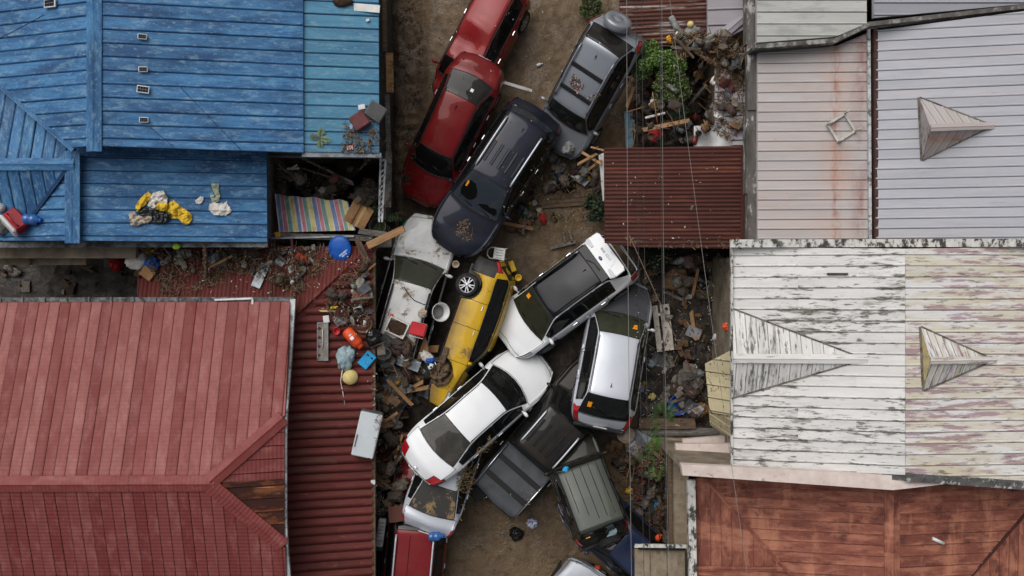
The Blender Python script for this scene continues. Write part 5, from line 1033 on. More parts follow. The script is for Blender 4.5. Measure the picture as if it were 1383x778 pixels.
# ---- open shelter with the striped tarp
sh = house('broken_shelter', 'wrecked shelter frame of grey pipes between the blue house and lane', 440, 265, 'shelter')
for a, b_, z0, z1, w in (((363, 208), (365, 334), 2.7, 2.6, .06), ((325, 211), (517, 213), 2.75, 2.75, .06), ((362, 318), (504, 322), 2.45, 2.4, .16), ((366, 322), (478, 319), 2.55, 2.5, .05)):
    mb = MB(); bar(P(*a, z0), P(*b_, z1), w, .06, mb); mb.build('beam', WOOD_GREY if w > .1 else STEEL, sh, world=True)
for xx, yy in ((363, 210), (365, 330), (515, 214), (500, 322)):
    p = P(xx, yy, 2.6); mb = MB(); mb.tube([(p.x, p.y, -.1), (p.x, p.y, 2.6)], .04, 8); mb.build('post', STEEL, sh, world=True)
for s in (514, 521):
    mb = MB(); bar(P(s, 214, 2.75), P(s - 2 if s < 520 else s - 5, 300, 2.6), .05, .05, mb); mb.build('ladder_rail', GUT, sh, world=True)
for k in range(12):
    yy = 217 + k * 7; mb = MB(); bar(P(513 - k * .15, yy + 3, 2.74 - .012 * k), P(521 - k * .4, yy - 3, 2.74 - .012 * k), .035, .035, mb); mb.build('rung', GUT, sh, world=True)
tarp_c = [lin(118, 136, 180), lin(196, 122, 132), lin(118, 156, 140), lin(210, 198, 132)]
tm = [stuffmat('tarp_stripe_' + str(i), c, tuple(x * .8 for x in c[:3]) + (1,), .6, 3, MUD, 3, (.5, .7), .5) for i, c in enumerate(tarp_c)] + [stuffmat('tarp_white', lin(206, 206, 210), None, .6)]
mb = MB(); NU, NV = 112, 30; A, B_, C_, D_ = (371, 262), (470, 272), (480, 311), (377, 314); vs = []
c0 = P(425, 290, 2.3)
for j in range(NV + 1):
    for i in range(NU + 1):
        u, w = i / NU, j / NV; px = (A[0] * (1 - u) + B_[0] * u) * (1 - w) + (D_[0] * (1 - u) + C_[0] * u) * w; py = (A[1] * (1 - u) + B_[1] * u) * (1 - w) + (D_[1] * (1 - u) + C_[1] * u) * w
        py += (6 * math.sin(u * 3.1) * (1 - w)) * -.0 + 3 * noise.noise(Vector((px * .06, 0, 3))) * (1 - w)
        q = Vector((px * .03, py * .03, 1)); z = 2.18 + .25 * w - .1 * math.sin(math.pi * u) + .10 * noise.noise(q) + .07 * abs(noise.noise(q * 3 + Vector((py * .05, 0, 0)))) + .02 * noise.noise(q * 8)
        vs.append(P(px, py, z) - c0)
pat = []
for i in range(NU):
    k = i * 16.5 / NU; pat.append(4 if (k % 1) < .16 else int(k) % 4)
for j in range(NV):
    for i in range(NU): pass
fsT = [(j * (NU + 1) + i, (j + 1) * (NU + 1) + i, (j + 1) * (NU + 1) + i + 1, j * (NU + 1) + i + 1) for j in range(NV) for i in range(NU)]
mb.add([tuple(v) for v in vs], fsT, None, 0, True); mb.m = [pat[i] for j in range(NV) for i in range(NU)]
tag(mb.build('striped_tarp', tm, None, loc=c0), 'rainbow striped tarpaulin sagging inside the wrecked shelter', 'tarpaulin')
mb = MB(); vs = []
refresh()
cloth('filthy end of a striped sheet hanging in the dark shelter corner', [(372, 212), (384, 214), (388, 262), (374, 262)], stuffmat('dirty_striped', lin(120, 110, 80), lin(80, 66, 70), .9, 3, MUD_D, 3, (.4, .6), .8), .1, 14, base=2.0, name='sheet', cat='sheet')
e = put('cardboard_box', 'brown cardboard box beside the striped tarpaulin', 'box', 487, 290, -28, .0, z=2.25, tilt=(8, 14)); mb = MB(); mb.box((0, 0, .16), (.5, .62, .32)); mb.build('carton', CARD, e); mb = MB(); mb.box((-.34, .0, .33), (.24, .6, .01), Matrix.Rotation(R(12), 4, 'Y')); mb.build('flap', CARD, e)
mb = MB(); mb.box((0, 0, .0), (.08, .63, .004)); mb.build('tape', stuffmat('packing_tape', lin(190, 160, 110), rough=.4), e, loc=(0, 0, .322))
plank('long grey pole slanting across the dark shelter', (405, 212), (477, 247), .07, .06, WOOD_GREY, 2.5, 2.25, name='pole', cat='pole'); plank('second grey pole fallen beside it in the shelter', (398, 224), (478, 250), .05, .05, WOOD_OLD, 2.2, 2.1, name='pole', cat='pole')
plank('wooden mallet pole leaning over the shelter gutter', (521, 190), (486, 229), .05, .05, WOOD_OLD, 3.6, 2.3, name='pole', cat='pole'); plank('black iron bar beside the mallet pole', (500, 190), (494, 222), .06, .05, BLACKP, 4.2, 3.2, name='bar', cat='bar')
bag('big grey dusty sack in the dark shelter', 498, 262, (.42, .36, .4), stuffmat('dusty_grey_sack', lin(96, 92, 88), lin(60, 58, 55), .9, 8), 20, 7, False, 'sack', 'sack', z=1.3)
for i, (a, b_, r, zz) in enumerate([(452, 250, .34, 1.6), (430, 240, .3, 1.4), (470, 225, .4, 1.0), (405, 243, .28, 1.7), (440, 262, .26, 1.9)]):
    bag('heap of soaked dark rags under the shelter poles', a, b_, (r, r * .7, r * .5), stuffmat('soaked_rag_%d' % (i % 2), lin(62, 58, 54), lin(30, 28, 27), .85, 9), 40 * i, 20 + i, False, 'rag_heap', 'rags', z=zz, group='dark rags under the shelter', amp=.6)
frame4('grey metal crate among the shelter junk', 396, 232, .42, .3, .05, STEEL, 25, 'crate', 'crate', z=2.2, panel=STEEL)
plant('spider_plant', 'spiky green plant at the wrecked shelter corner', 'plant', 513, 298, 12, .62, leaf_mats('spiky', lin(74, 96, 56)), 5, .5, .05, z=1.6)
pot('grey round pot at the shelter corner', 511, 306, .24, .25, CONC, 'plant_pot', 'pot', z=1.7)
plank('thick raw timber beam pointing over the white car', (497, 332), (546, 309), .2, .1, WOOD, 2.6, 2.75, name='timber', cat='timber'); plank('broken splintered board standing on the lean-to corner', (482, 322), (497, 355), .17, .05, WOOD_OLD, 2.75, 2.55, name='board', cat='board')
plank('grey board under the shelter edge', (485, 312), (522, 317), .16, .05, WOOD_GREY, 2.5, 2.5, name='board', cat='board'); mb = MB(); mb.box((0, 0, .06), (.75, .3, .12), bev=.01); solo('block', 'grey concrete block behind the raw timber beam', 'block', mb, CONC, 512, 328, 3, z=1.6)
pot('dark green bucket beside the white car', 545, 302, .2, .34, GRNP, ang=30, tilt=(35, 20), z=.7)
# ---- on the red lean-to
refresh()
e = put('tank_lid', 'round blue water drum lid with white lettering', 'lid', 460, 336, 0, .10, tilt=(10, -6))
mb = MB(); mb.lathe([(.30, -.05), (.325, -.03), (.33, .02), (.31, .05), (.2, .075), (.001, .085)], 40, squash=1.12); mb.build('disc', BLUP, e)
LET = flat('white_lettering', lin(220, 228, 238), .6)
for r_, (row, n_) in enumerate(((0, 9), (1, 5))):
    mb = MB(); rr_ = random.Random(r_)
    for k in range(n_):
        M = Matrix.Rotation(R(38), 4, 'Z') @ Matrix.Translation((-.12 + k * .034 + row * .05, -.155 - row * .06, .074)); mb.box((0, 0, 0), (.009, .045, .012), M); mb.box((.011, rr_.choice((-.018, 0, .018)), 0), (.014, .009, .012), M)
        if rr_.random() < .6: mb.box((.02, 0, 0), (.008, .04, .012), M)
    mb.build('lettering', LET, e)
def gas(label, px, py, ang, mat, L=.62, r=.16):
    e = put('gas_cylinder', label, 'gas cylinder', px, py, ang, r); mb = MB(); mb.lathe([(.001, -L * .5), (r * .7, -L * .48), (r, -L * .36), (r, 0), (r * 1.02, .005), (r, .01), (r, L * .3), (r * .8, L * .42), (r * .3, L * .47)], 24, axis='x'); mb.build('tank', mat, e)
    mb = MB(); mb.lathe([(r * .62, L * .42), (r * .62, L * .58), (r * .56, L * .58), (r * .56, L * .42)], 20, axis='x', cap=False); mb.build('collar', mat, e); mb = MB(); mb.tube([(L * .44, 0, 0), (L * .58, 0, 0)], .03); mb.build('valve', STEEL, e)
    mb = MB(); mb.box((.0, 0, r + .001), (.09, .1, .006)); mb.box((-.1, .02, r - .001), (.03, .08, .006)); mb.build('label_print', LET, e); return e
gas('bright orange gas cylinder lying on the lean-to roof', 478, 456, -48, ORNP)
cyl_bottle('small orange ribbed float near the lean-to gutter', 409, 350, -38, .38, .1, ORNP, ORNP, 'float', 'float')
bag('pale blue knotted laundry sack on the lean-to roof', 467, 483, (.22, .32, .15), PALEB, -15, 9, True, 'sack', 'sack'); bag('wet rag bundle squeezed beside the brown basin', 461, 432, (.18, .16, .1), GREYC, 20, 31, False, 'rag_bundle', 'rags')
mb = MB(); pts = [P(463, 497, 2.62), P(460, 515, 2.6), P(463, 530, 2.58), P(466, 547, 2.56)]; o0 = pts[0].copy(); mb.tube([p - o0 for p in pts], .014, 5); tag(mb.build('cord', WHITEP, None, loc=o0), 'white cord trailing from the laundry sack', 'cord')
e = pot('cream plastic tub upside down on the lean-to roof', 473, 509, .21, .22, CREAM, 'tub', 'tub'); e.rotation_euler.x = R(180); e.location.z += .24
e = put('tray', 'bright blue plastic tray with slots', 'tray', 496, 486, 50, .05, tilt=(6, 8)); mb = MB(); mb.box((0, 0, .03), (.46, .32, .05), bev=.02); mb.build('body', CYAN, e)
for s in (-1, 1): mb = MB(); mb.box((.12, s * .07, .058), (.04, .08, .006)); mb.build('slot', TRIM, e)
e = put('window_frame', 'long glazed aluminium frame lying on the lean-to roof', 'window frame', 437, 461, 0, .09)
for s in (1, -1): mb = MB(); mb.box((s * .14, 0, .02), (.03, 1.06, .04)); mb.build('rail', STEEL, e)
for y in (-.52, 0, .52): mb = MB(); mb.box((0, y, .02), (.25, .03, .04)); mb.build('crossbar', STEEL, e)
mb = MB(); mb.box((0, 0, .012), (.26, 1.02, .008)); mb.build('pane', stuffmat('dusty_pane', lin(140, 138, 130), lin(110, 106, 98), .3, 5, MUD, 5, (.5, .65), .5), e)
mb = MB(); mb.tube([(0, .35, .05), (.01, .1, .05), (-.01, -.2, .05)], .012); mb.build('latch_rod', WHITEP, e)
pot('brown woven basin holding a bottle', 491, 437, .26, .14, stuffmat('brown_basin', lin(112, 88, 60), lin(80, 60, 42), .7, 8), 'basin', 'basin', flare=.7); refresh()
cyl_bottle('white bottle with orange label inside the brown basin', 493, 436, 80, .22, .045, WHITEP, ORNP, z=2.55)
bag('black rubbish bag between the gas cylinder and white car', 505, 456, (.2, .24, .2), BLKB, 0, 12)
bag('black cloth bundle above the brown basin', 468, 419, (.16, .14, .12), BLKB, 0, 13, False, 'bundle', 'bundle')
e = put('flip_flops', 'purple plastic scoop beside the brown basin', 'scoop', 489, 424, 5, .03); mb = MB(); mb.box((0, 0, .02), (.26, .09, .05), bev=.02); mb.build('bowl', PURP, e); mb = MB(); mb.box((.2, 0, .02), (.18, .03, .03)); mb.build('handle', PURP, e); e.name = 'scoop'
cyl_bottle('dented rusty brown drum on the lean-to edge', 491, 400, 10, .5, .2, stuffmat('rusty_drum', lin(140, 88, 70), lin(110, 64, 50), .6, 5, MUD_D, 5, (.5, .65), .6), GREYC, 'drum', 'drum')
pot('small white cup next to the rag bundle', 471, 425, .075, .12, WHITEP, 'cup', 'cup', tilt=(40, 20)); cyl_bottle('white slipper-shaped bottle by the brown basin', 476, 432, -70, .24, .055, WHITEP)
for i, (a, b_, g) in enumerate([(463, 399, 55), (478, 396, -70), (402, 376, 80), (395, 340, 20), (421, 352, -55), (386, 337, 30)]):
    cyl_bottle('scuffed pale plastic bottle lying on the lean-to', a, b_, g, .22, .05, stuffmat('pale_bottle_%d' % (i % 3), (lin(206, 210, 212), lin(170, 180, 186), lin(190, 184, 170))[i % 3], rough=.3), BLUP if i % 2 else WHITEP, group='pale plastic bottles on the lean-to')
mb = MB(); mb.lathe([(.001, 0), (.09, 0), (.1, .05), (.001, .07)], 18); solo('bottle_cap_lid', 'little green jar lid on the lean-to', 'lid', mb, GRNP, 483, 385)
plank('yellow toy on a yellowed slat', (447, 416), (456, 415), .07, .05, stuffmat('yellow_toy', lin(226, 190, 30), rough=.5), name='toy', cat='toy', dz=.08); plank('yellowed slat under the yellow toy', (432, 420), (456, 420), .05, .03, CREAM, name='slat', cat='slat')
mb = MB(); mb.box((0, 0, .03), (.17, .2, .06), bev=.01); solo('carton', 'white carton at the head of the aluminium frame', 'carton', mb, WHITEP, 441, 431, 8); plank('green-grey board under the drum', (478, 421), (505, 419), .1, .04, WOOD_GREY, name='board', cat='board')
plank('flat broken timber offcut on the lean-to', (399, 362), (406, 390), .24, .05, WOOD_OLD, name='offcut', cat='offcut'); plank('long silver metal tray leaning on the lean-to roof', (360, 357), (346, 388), .27, .06, STEEL, name='metal_tray', cat='tray', dz=.08, rag=False)
mb = MB(); mb.box((0, 0, .02), (.22, .2, .05), bev=.02); solo('carton', 'crushed white carton by the rusty ladder rails', 'carton', mb, WHITEP, 395, 364, 12)
rl = house('rusty_ladder', 'rusty ladder rails laid across the lean-to', 388, 370, 'ladder')
for a, b_, c_ in (((364, 322), (367, 404), 3.0), ((394, 322), (399, 404), 3.0)): mb = MB(); bar(P(*a, c_), P(*b_, c_ + .05), .06, .06, mb); mb.build('rail', SEAM_RUST, rl, world=True)
for yy in (334, 370): mb = MB(); bar(P(366, yy + 4, 2.98), P(396, yy, 2.98), .05, .04, mb); mb.build('rung', SEAM_RUST, rl, world=True)
for i, (a, b_, sx, sy, m_, lab, nm) in enumerate([(186, 352, .3, .24, WHTC, 'striped pale bag in the dark gap below the blue eave', 'bag'), (206, 357, .24, .2, BLUP, 'blue plastic sack by the dark gap', 'sack'), (300, 351, .24, .2, GREYC, 'translucent grey plastic bag on the lean-to', 'bag'), (199, 340, .16, .14, YELC, 'mustard pouch under the blue eave', 'pouch'), (220, 347, .1, .1, ORNP, 'orange ball among the debris under the blue eave', 'ball'), (211, 338, .08, .08, WHITEP, 'white ball under the blue eave', 'ball'), (239, 333, .1, .08, stuffmat('lime', lin(130, 170, 40)), 'lime green bundle under the blue eave', 'bundle'), (224, 353, .2, .1, GREYC, 'grey slab of foam under the blue eave', 'foam'), (158, 357, .2, .2, REDP, 'red tub in the dark gap below the blue eave', 'tub')]):
    bag(lab, a, b_, (sx, sy, min(sx, sy) * .7), m_, 30 * i, 40 + i, False, nm, nm if nm != 'foam' else 'foam slab', amp=.25 if nm != 'ball' else .02)
cloth('white printed sheet torn at one side beneath the blue eave', [(235, 338), (257, 337), (249, 347), (245, 357), (235, 357)], WHITEP, .04, 50, name='sheet', cat='sheet')
mb = MB(); mb.box((0, 0, .09), (.36, .3, .18)); solo('box', 'tan cardboard box standing in the debris under the blue eave', 'box', mb, CARD, 202, 369, -35)
plank('dark upright post crossing the lean-to debris', (277, 330), (279, 375), .08, .08, WOOD_OLD, name='post', cat='post'); mb = MB(); mb.box((0, 0, .03), (.08, .5, .06)); solo('tube', 'purple tube beside the dark post', 'tube', mb, PURP, 287, 341, -16, .05); plank('silver pipe beside the shelter post', (343, 337), (357, 333), .06, .05, STEEL, name='pipe', cat='pipe')
bag('brown soaked net on the lean-to', 328, 341, (.45, .2, .14), stuffmat('brown_net', lin(92, 78, 64), lin(58, 48, 40), .95, 20), 5, 60, False, 'net', 'net', amp=.6)
mb = MB(); mb.blob((0, 0, .08), (.3, .14, .12), .5, 3, 70, 12); solo('log', 'dark stump between the rusty ladder rails', 'stump', mb, WOOD_OLD, 382, 378, 10); bag('tangle of tan rope and rags by the shelter beam', 428, 326, (.2, .3, .14), stuffmat('tan_tangle', lin(104, 88, 68), lin(60, 48, 38), .95, 12), 20, 61, False, 'tangle', 'rags', amp=.7)
cyl_bottle('green bucket in the shelter beam debris', 412, 327, 30, .26, .12, GRNP, GRNP, 'bucket', 'bucket'); mb = MB(); mb.box((0, 0, .05), (.14, .14, .1)); solo('cup', 'orange cup on the shelter beam', 'cup', mb, stuffmat('amber', lin(214, 150, 50)), 376, 317, 10)
refresh()
litter('brown straw, twigs and leaf litter over the lean-to behind the red house', [(192, 338), (350, 334), (366, 336), (440, 330), (452, 352), (430, 380), (400, 400), (380, 385), (330, 370), (260, 398), (220, 400)], 2600, 5, leafy=.45)
litter('sticks and straw strewn past the hip of the lean-to', [(440, 395), (492, 345), (502, 350), (502, 440), (455, 440), (440, 420)], 700, 6)
litter('white and pale scraps scattered on the lean-to', [(230, 340), (500, 335), (500, 520), (440, 440), (400, 400), (230, 398)], 160, 7, [LW, LT2, LW, LT4], .02, .04, .12, .7, name='scraps')
e = put('refrigerator', 'white refrigerator lying half off the lean-to roof', 'refrigerator', 497, 583, -13, .0, z=2.35, tilt=(0, 6)); mb = MB(); mb.box((0, 0, .25), (.62, 1.26, .5), bev=.04); mb.build('cabinet', STEEL, e)
mb = MB(); mb.box((0, 0, .53), (.61, 1.24, .06), bev=.025); d_ = mb.build('door', stuffmat('pale_enamel', lin(196, 202, 206), lin(186, 192, 196), .35, 3, MUD, 4, (.64, .75), .3), e); mb = MB(); mb.box((-.26, -.2, .575), (.03, .35, .03), bev=.01); mb.build('handle', STEEL, d_)
for y in (-.6, .6): mb = MB(); mb.box((.2, y, .54), (.06, .03, .03)); mb.build('hinge', TRIM, d_)
mb = MB(); mb.box((0, 0, .02), (.12, .12, .04)); solo('junction_box', 'small white box fixed on the lean-to fascia', 'box', mb, WHITEP, 504, 651)
# ---- junk on and around the white wagon and yellow car
refresh()
e = put('drawer', 'white-edged drawer full of soil on the white wagon', 'drawer', 537, 442, -25, .02); openbox(e, .60, .46, .16, .035, WHTC, SOIL)
cooler('small red cooler box with white rim on the white wagon', 566, 444, .44, .36, .36, -14, WHITEP, REDP)
e = pot('white plastic bucket tipped over above the yellow car', 590, 421, .27, .34, WHITEP, handle=None, ang=30, tilt=(14, 24), dz=.1); mb = MB(); mb.box((0, .0, .347), (.12, .2, .006)); 
mb = MB(); mb.lathe([(.001, .03), (.24, .03), (.24, .035), (.001, .036)], 24); mb.build('murky_water', stuffmat('murky_water', lin(150, 150, 146), lin(130, 130, 126), .2), e)
mb = MB(); mb.box((-.27, 0, .3), (.012, .16, .06)); mb.build('label_print', TRIM, e)
for a, b_, w, d, g, m_, lab in ((519, 464, .6, .36, -22, STEEL, 'bent grey metal panel behind the wagon roof'), (540, 486, 1.25, .3, -20, STEEL, 'long bent silver bumper bar across the wagon tail'), (553, 462, .36, .16, -40, WOOD_OLD, 'brown board on the wagon tail'), (570, 470, .36, .6, 12, CARD, 'tall flattened cardboard against the yellow car'), (560, 507, .75, .34, -14, CARD, 'flattened brown carton under the white pillow'), (600, 480, .16, .5, -18, WOOD_OLD, 'rust-brown strip of wood on the yellow car door'), (545, 535, .5, .5, -40, STEEL, 'crumpled grey appliance panel behind the white sedan'), (527, 520, .4, .3, 40, CONC, 'pale slab propped behind the wreckage')):
    mb = MB(); nx_ = 6; vs = []; rr_ = random.Random(a)
    for k in (0, 1):
        for j in range(4):
            for i in range(nx_ + 1): vs.append((w * (i / nx_ - .5), d * (j / 3 - .5), .03 * rr_.uniform(0, 1) + k * .025 if k == 0 else vs[j * (nx_ + 1) + i][2] + .02))
    o_ = 4 * (nx_ + 1); q = lambda k, i, j: k * o_ + j * (nx_ + 1) + i
    fs = [(q(1, i, j), q(1, i + 1, j), q(1, i + 1, j + 1), q(1, i, j + 1)) for i in range(nx_) for j in range(3)] + [(q(0, i, j + 1), q(0, i + 1, j + 1), q(0, i + 1, j), q(0, i, j)) for i in range(nx_) for j in range(3)]
    fs += [(q(0, i, 0), q(0, i + 1, 0), q(1, i + 1, 0), q(1, i, 0)) for i in range(nx_)] + [(q(0, i + 1, 3), q(0, i, 3), q(1, i, 3), q(1, i + 1, 3)) for i in range(nx_)] + [(q(0, 0, j + 1), q(0, 0, j), q(1, 0, j), q(1, 0, j + 1)) for j in range(3)] + [(q(0, nx_, j), q(0, nx_, j + 1), q(1, nx_, j + 1), q(1, nx_, j)) for j in range(3)]
    mb.add(vs, fs); nm = lab.split()[-1]; p = hit(a, b_)[0]
    solo('panel' if m_ in (STEEL, CONC) else 'board' if m_ is WOOD_OLD else 'cardboard', lab, 'panel' if m_ in (STEEL, CONC) else 'board' if m_ is WOOD_OLD else 'cardboard', mb, m_, a, b_, g, .03 if p.z > .8 else .6, tilt=(rr_.uniform(-8, 8), rr_.uniform(-8, 8)))
refresh()
bag('stuffed white pillow on the flattened carton', 575, 500, (.28, .24, .14), WHTC, 10, 15, False, 'pillow', 'pillow', amp=.2); bag('white plastic bag on the yellow car', 577, 482, (.22, .14, .12), WHTC, -35, 16, True)
bag('bright blue rag between the white bags', 581, 487, (.12, .07, .08), BLUP, 10, 17, False, 'rag', 'rag'); refresh()
e = put('football', 'black and white football on the white pillow', 'football', 583, 495, 20, .11)
mb = MB(); mb.blob((0, 0, 0), (.105, .105, .105), 0, 1, 1, 20); mb.build('ball', WHITEP, e)
for d in [(0, 0, 1), (.8, 0, .5), (-.4, .7, .55), (-.4, -.7, .55), (.5, .8, 0), (-.9, 0, 0)]:
    dv = Vector(d).normalized(); mb = MB(); mb.lathe([(.038, .098), (.034, .104), (.001, .108)], 5, dv.to_track_quat('Z', 'Y').to_matrix().to_4x4(), smooth=False); mb.build('patch', TRIM, e)
for a, b_, r, h, m_, g, tl, lab, nm in ((516, 470, .2, .3, GREYC, 20, (40, 10), 'grey bin tipped behind the wagon', 'bin'), (548, 478, .17, .1, WHITEP, 0, (12, 8), 'white shallow tub on the wagon tail', 'tub'), (533, 503, .19, .14, REDP, 0, (18, -10), 'red basin behind the wagon', 'basin'), (556, 527, .16, .2, BLUP, 0, (50, 30), 'blue pail behind the white sedan', 'pail'), (484, 412, .14, .16, WHITEP, 10, (60, 0), 'white pail on its side near the rusty drum', 'pail'), (456, 446, .1, .1, REDP, 0, (10, 0), 'red cup between the frame and gas cylinder', 'cup'), (520, 545, .2, .16, CREAM, 0, (20, 10), 'cream basin below the lean-to edge', 'basin')):
    pot(lab, a, b_, r, h, m_, nm, nm, g, tl, .06)
for a, b_, w_, m_, lab in (((512, 452), (548, 520), .14, WOOD_GREY, 'long grey timber fallen behind the wagon'), ((525, 540), (572, 515), .1, WOOD, 'raw batten laid behind the white sedan'), ((508, 610), (536, 520), .1, WOOD_OLD, 'dark beam leaning along the lean-to gap'), ((510, 560), (545, 540), .08, WOOD_OLD, 'short dark beam crossing the lean-to gap'), ((512, 655), (545, 612), .09, WOOD_GREY, 'grey batten under the white sedan tail')):
    plank(lab, a, b_, w_, .06, m_, .9, 1.25, name='timber', cat='timber')
refresh()
cloth('muddy brown blanket over the yellow crossover front wheel', [(582, 498), (592, 490), (606, 492), (612, 506), (604, 520), (590, 524), (580, 512)], stuffmat('muddy_blanket', lin(112, 92, 70), lin(66, 52, 40), .95, 8, MUD_D, 5, (.45, .6), .8), .2, 71, name='blanket', cat='blanket')
rq = random.Random(77)
for i in range(16):
    x, y = rq.uniform(508, 572), rq.uniform(462, 545); a_ = rq.uniform(0, 3.14); L_ = rq.uniform(9, 22); mt_ = (PEEL, WOOD, WHTC, CARD, STEEL, WOOD_GREY)[i % 6]; w_ = rq.uniform(.08, .26)
    plank(('peeling white', 'raw tan', 'dull white', 'brown card', 'silver metal', 'grey timber')[i % 6] + (' broad' if w_ > .17 else ' narrow') + ' board heaped behind the wagon tail', (x - L_ * math.cos(a_), y - L_ * math.sin(a_)), (x + L_ * math.cos(a_), y + L_ * math.sin(a_)), w_, .03, mt_, rq.uniform(.9, 1.25), rq.uniform(.9, 1.25), name='board', cat='board', group='pale boards behind the wagon')
bag('crumpled sand-coloured rag by the white bucket', 571, 423, (.12, .14, .1), BEIC, 0, 18, False, 'rag', 'rag'); mb = MB(); mb.box((0, 0, .04), (.1, .09, .07), bev=.02); solo('toy', 'small orange toy on the wagon roof edge', 'toy', mb, ORNP, 529, 426); mb = MB(); mb.box((0, 0, .02), (.1, .08, .05), bev=.015); solo('cup', 'tiny white cup on the wagon roof', 'cup', mb, WHITEP, 544, 422, 25)
mb = MB(); a0 = hit(557, 393)[0]; mb.tube([hit(x, y)[0] - a0 + Vector((0, 0, .015)) for x, y in ((546, 388), (552, 398), (560, 406), (572, 411), (581, 412))], .012, 5); tag(mb.build('cable', TRIM, None, loc=a0), 'thin dark cable lying on the wagon roof', 'cable')
e = put('plastic_chair', 'upturned white plastic chair between the navy and yellow cars', 'chair', 671, 343, -8, .3, z=.75, tilt=(10, -6)); mb = MB(); mb.box((.08, 0, 0), (.34, .36, .03), bev=.012); mb.build('seat', WHITEP, e)
for k in range(4): mb = MB(); mb.box((.08, (k - 1.5) * .08, .022), (.2, .012, .012)); mb.build('slot', GREYC, e)
mb = MB(); mb.tube([(-.08, .17, 0), (-.2, .16, .0), (-.27, .08, 0), (-.28, 0, 0), (-.27, -.08, 0), (-.2, -.16, 0), (-.08, -.17, 0)], .02, 6); mb.build('backrest', WHITEP, e)
for y in (-.14, .14): mb = MB(); mb.tube([(.22, y, 0), (.27, y * 1.15, -.35)], .022, 6); mb.build('leg', WHITEP, e); mb = MB(); mb.tube([(-.06, y, 0), (-.1, y * 1.15, -.35)], .022, 6); mb.build('leg', WHITEP, e)
pot('beige tin can between wagon hood and navy bumper', 616, 357, .1, .16, BEIC, 'can', 'can', z=1.3)
pot('paint tin standing by the white sedan hood', 700, 375, .1, .14, YELC, 'tin', 'tin', z=.3); mb = MB(); mb.box((0, 0, .1), (.16, .34, .2), bev=.02); solo('crate', 'yellow crate wedged by the yellow car tail', 'crate', mb, YELC, 692, 360, 20, z=.2)
# ---- lane centre
refresh()
RD = stuffmat('red_rag', lin(190, 40, 44), lin(150, 30, 34), .8)
for a, b_, r, m_, lab, nm, k in ((764, 247, (.24, .26, .2), BLKB, 'black rubbish bag on the stepped planks', 'bag', True), (755, 228, (.2, .15, .12), GREYC, 'grey bundle beside the black bag', 'bundle', False), (733, 295, (.1, .16, .1), RD, 'red rag in the junk beside the navy SUV', 'rag', False), (709, 301, (.14, .12, .1), PURP, 'purple cloth in the junk beside the navy SUV', 'cloth', False), (716, 288, (.26, .14, .1), WHTC, 'white rags beside the navy SUV', 'rags', False), (724, 286, (.2, .14, .08), BEIC, 'beige rags beside the navy SUV', 'rags', False), (794, 242, (.09, .1, .08), YELC, 'yellow wad near the shed corner', 'wad', False), (768, 200, (.2, .16, .14), GREYC, 'grey plastic heap below the silver SUV nose', 'heap', False), (745, 212, (.16, .14, .12), GREYC, 'dusty jug in the junk below the silver SUV', 'jug', False), (697, 720, (.18, .2, .14), BLKB, 'black bag lying in the mud near the black pickup', 'bag', True), (719, 706, (.13, .16, .1), stuffmat('blue_white_pack', lin(70, 90, 170), lin(220, 220, 210), .6, 14), 'blue and white snack bag in the mud', 'pack', False)):
    bag(lab, a, b_, r, m_, a % 90, a % 23, k, nm, nm if nm not in ('heap',) else 'plastic heap', amp=.4)
cyl_bottle('white plastic canister below the silver SUV', 778, 240, 10, .36, .1, WHITEP, WHITEP, 'canister', 'canister'); mb = MB(); mb.box((0, 0, .05), (.3, .28, .1)); solo('tin_box', 'small grey box with dials beside the black bag', 'box', mb, GREYC, 745, 252, 12)
for i in range(4): plank('muddy plank of the stepped boards beside the rubbish bag', (722 + i * 3, 264 + i * 5), (800 - i * 3, 258 + i * 5.5), .13, .06, WOOD_OLD, dz=.10 - .015 * i, group='stepped muddy planks'); 
for a, b_, w in (((786, 206), (812, 222), .07), ((780, 222), (806, 208), .07), ((795, 229), (812, 216), .06), ((798, 199), (818, 204), .05)): plank('raw wooden slat splintered at the shed corner', a, b_, w, .03, WOOD, 2.4, 2.75, group='splintered slats at the shed corner', name='slat', cat='slat')
plank('white painted fascia board hanging off the shed edge', (812, 208), (818, 272), .16, .03, WHITEP, 2.7, 2.4, name='fascia_board', cat='board')
plank('white plank jutting from the red sedan tail', (681, 112), (718, 123), .09, .05, WHITEP, .9, .5, rag=False)
mb = MB(); ring = [(.26 * math.cos(2 * math.pi * k / 24), .2 * math.sin(2 * math.pi * k / 24), .1 + .03 * math.sin(k)) for k in range(24)]; mb.tube(ring, .02, 6, closed=True); solo('hoop', 'bent wire hoop in the mud beside the navy SUV', 'hoop', mb, WOOD_OLD, 694, 305, 20)
frame4('broken dark crate beside the navy SUV', 718, 268, .6, .5, .05, WOOD_OLD, -30, 'crate', 'crate', .15, (10, 5), .1)
mb = MB(); mb.box((0, 0, .03), (.8, .09, .04)); mb.box((.3, .2, .03), (.06, .4, .04)); mb.box((.1, .2, .03), (.05, .36, .04)); solo('broken_chair', 'broken chair frame in the mud above the white SUV', 'chair', mb, WOOD_GREY, 760, 331, 14, z=.1)
mb = MB(); mb.blob((0, 0, .03), (.05, .15, .03), .8, 5, 2, 10); mb.blob((.04, -.1, .03), (.07, .06, .03), .6, 5, 5, 10); solo('mud_clod', 'dark clod on the bare mud', 'clod', mb, SOIL, 748, 293); cyl_bottle('crushed can on the mud near the red cars', 728, 88, 20, .16, .05, WHITEP, name='can', cat='can')
cyl_bottle('blue water jug on the maroon SUV hood', 589, 723, 4, .40, .13, JUG, BLUP, 'water_jug', 'jug')
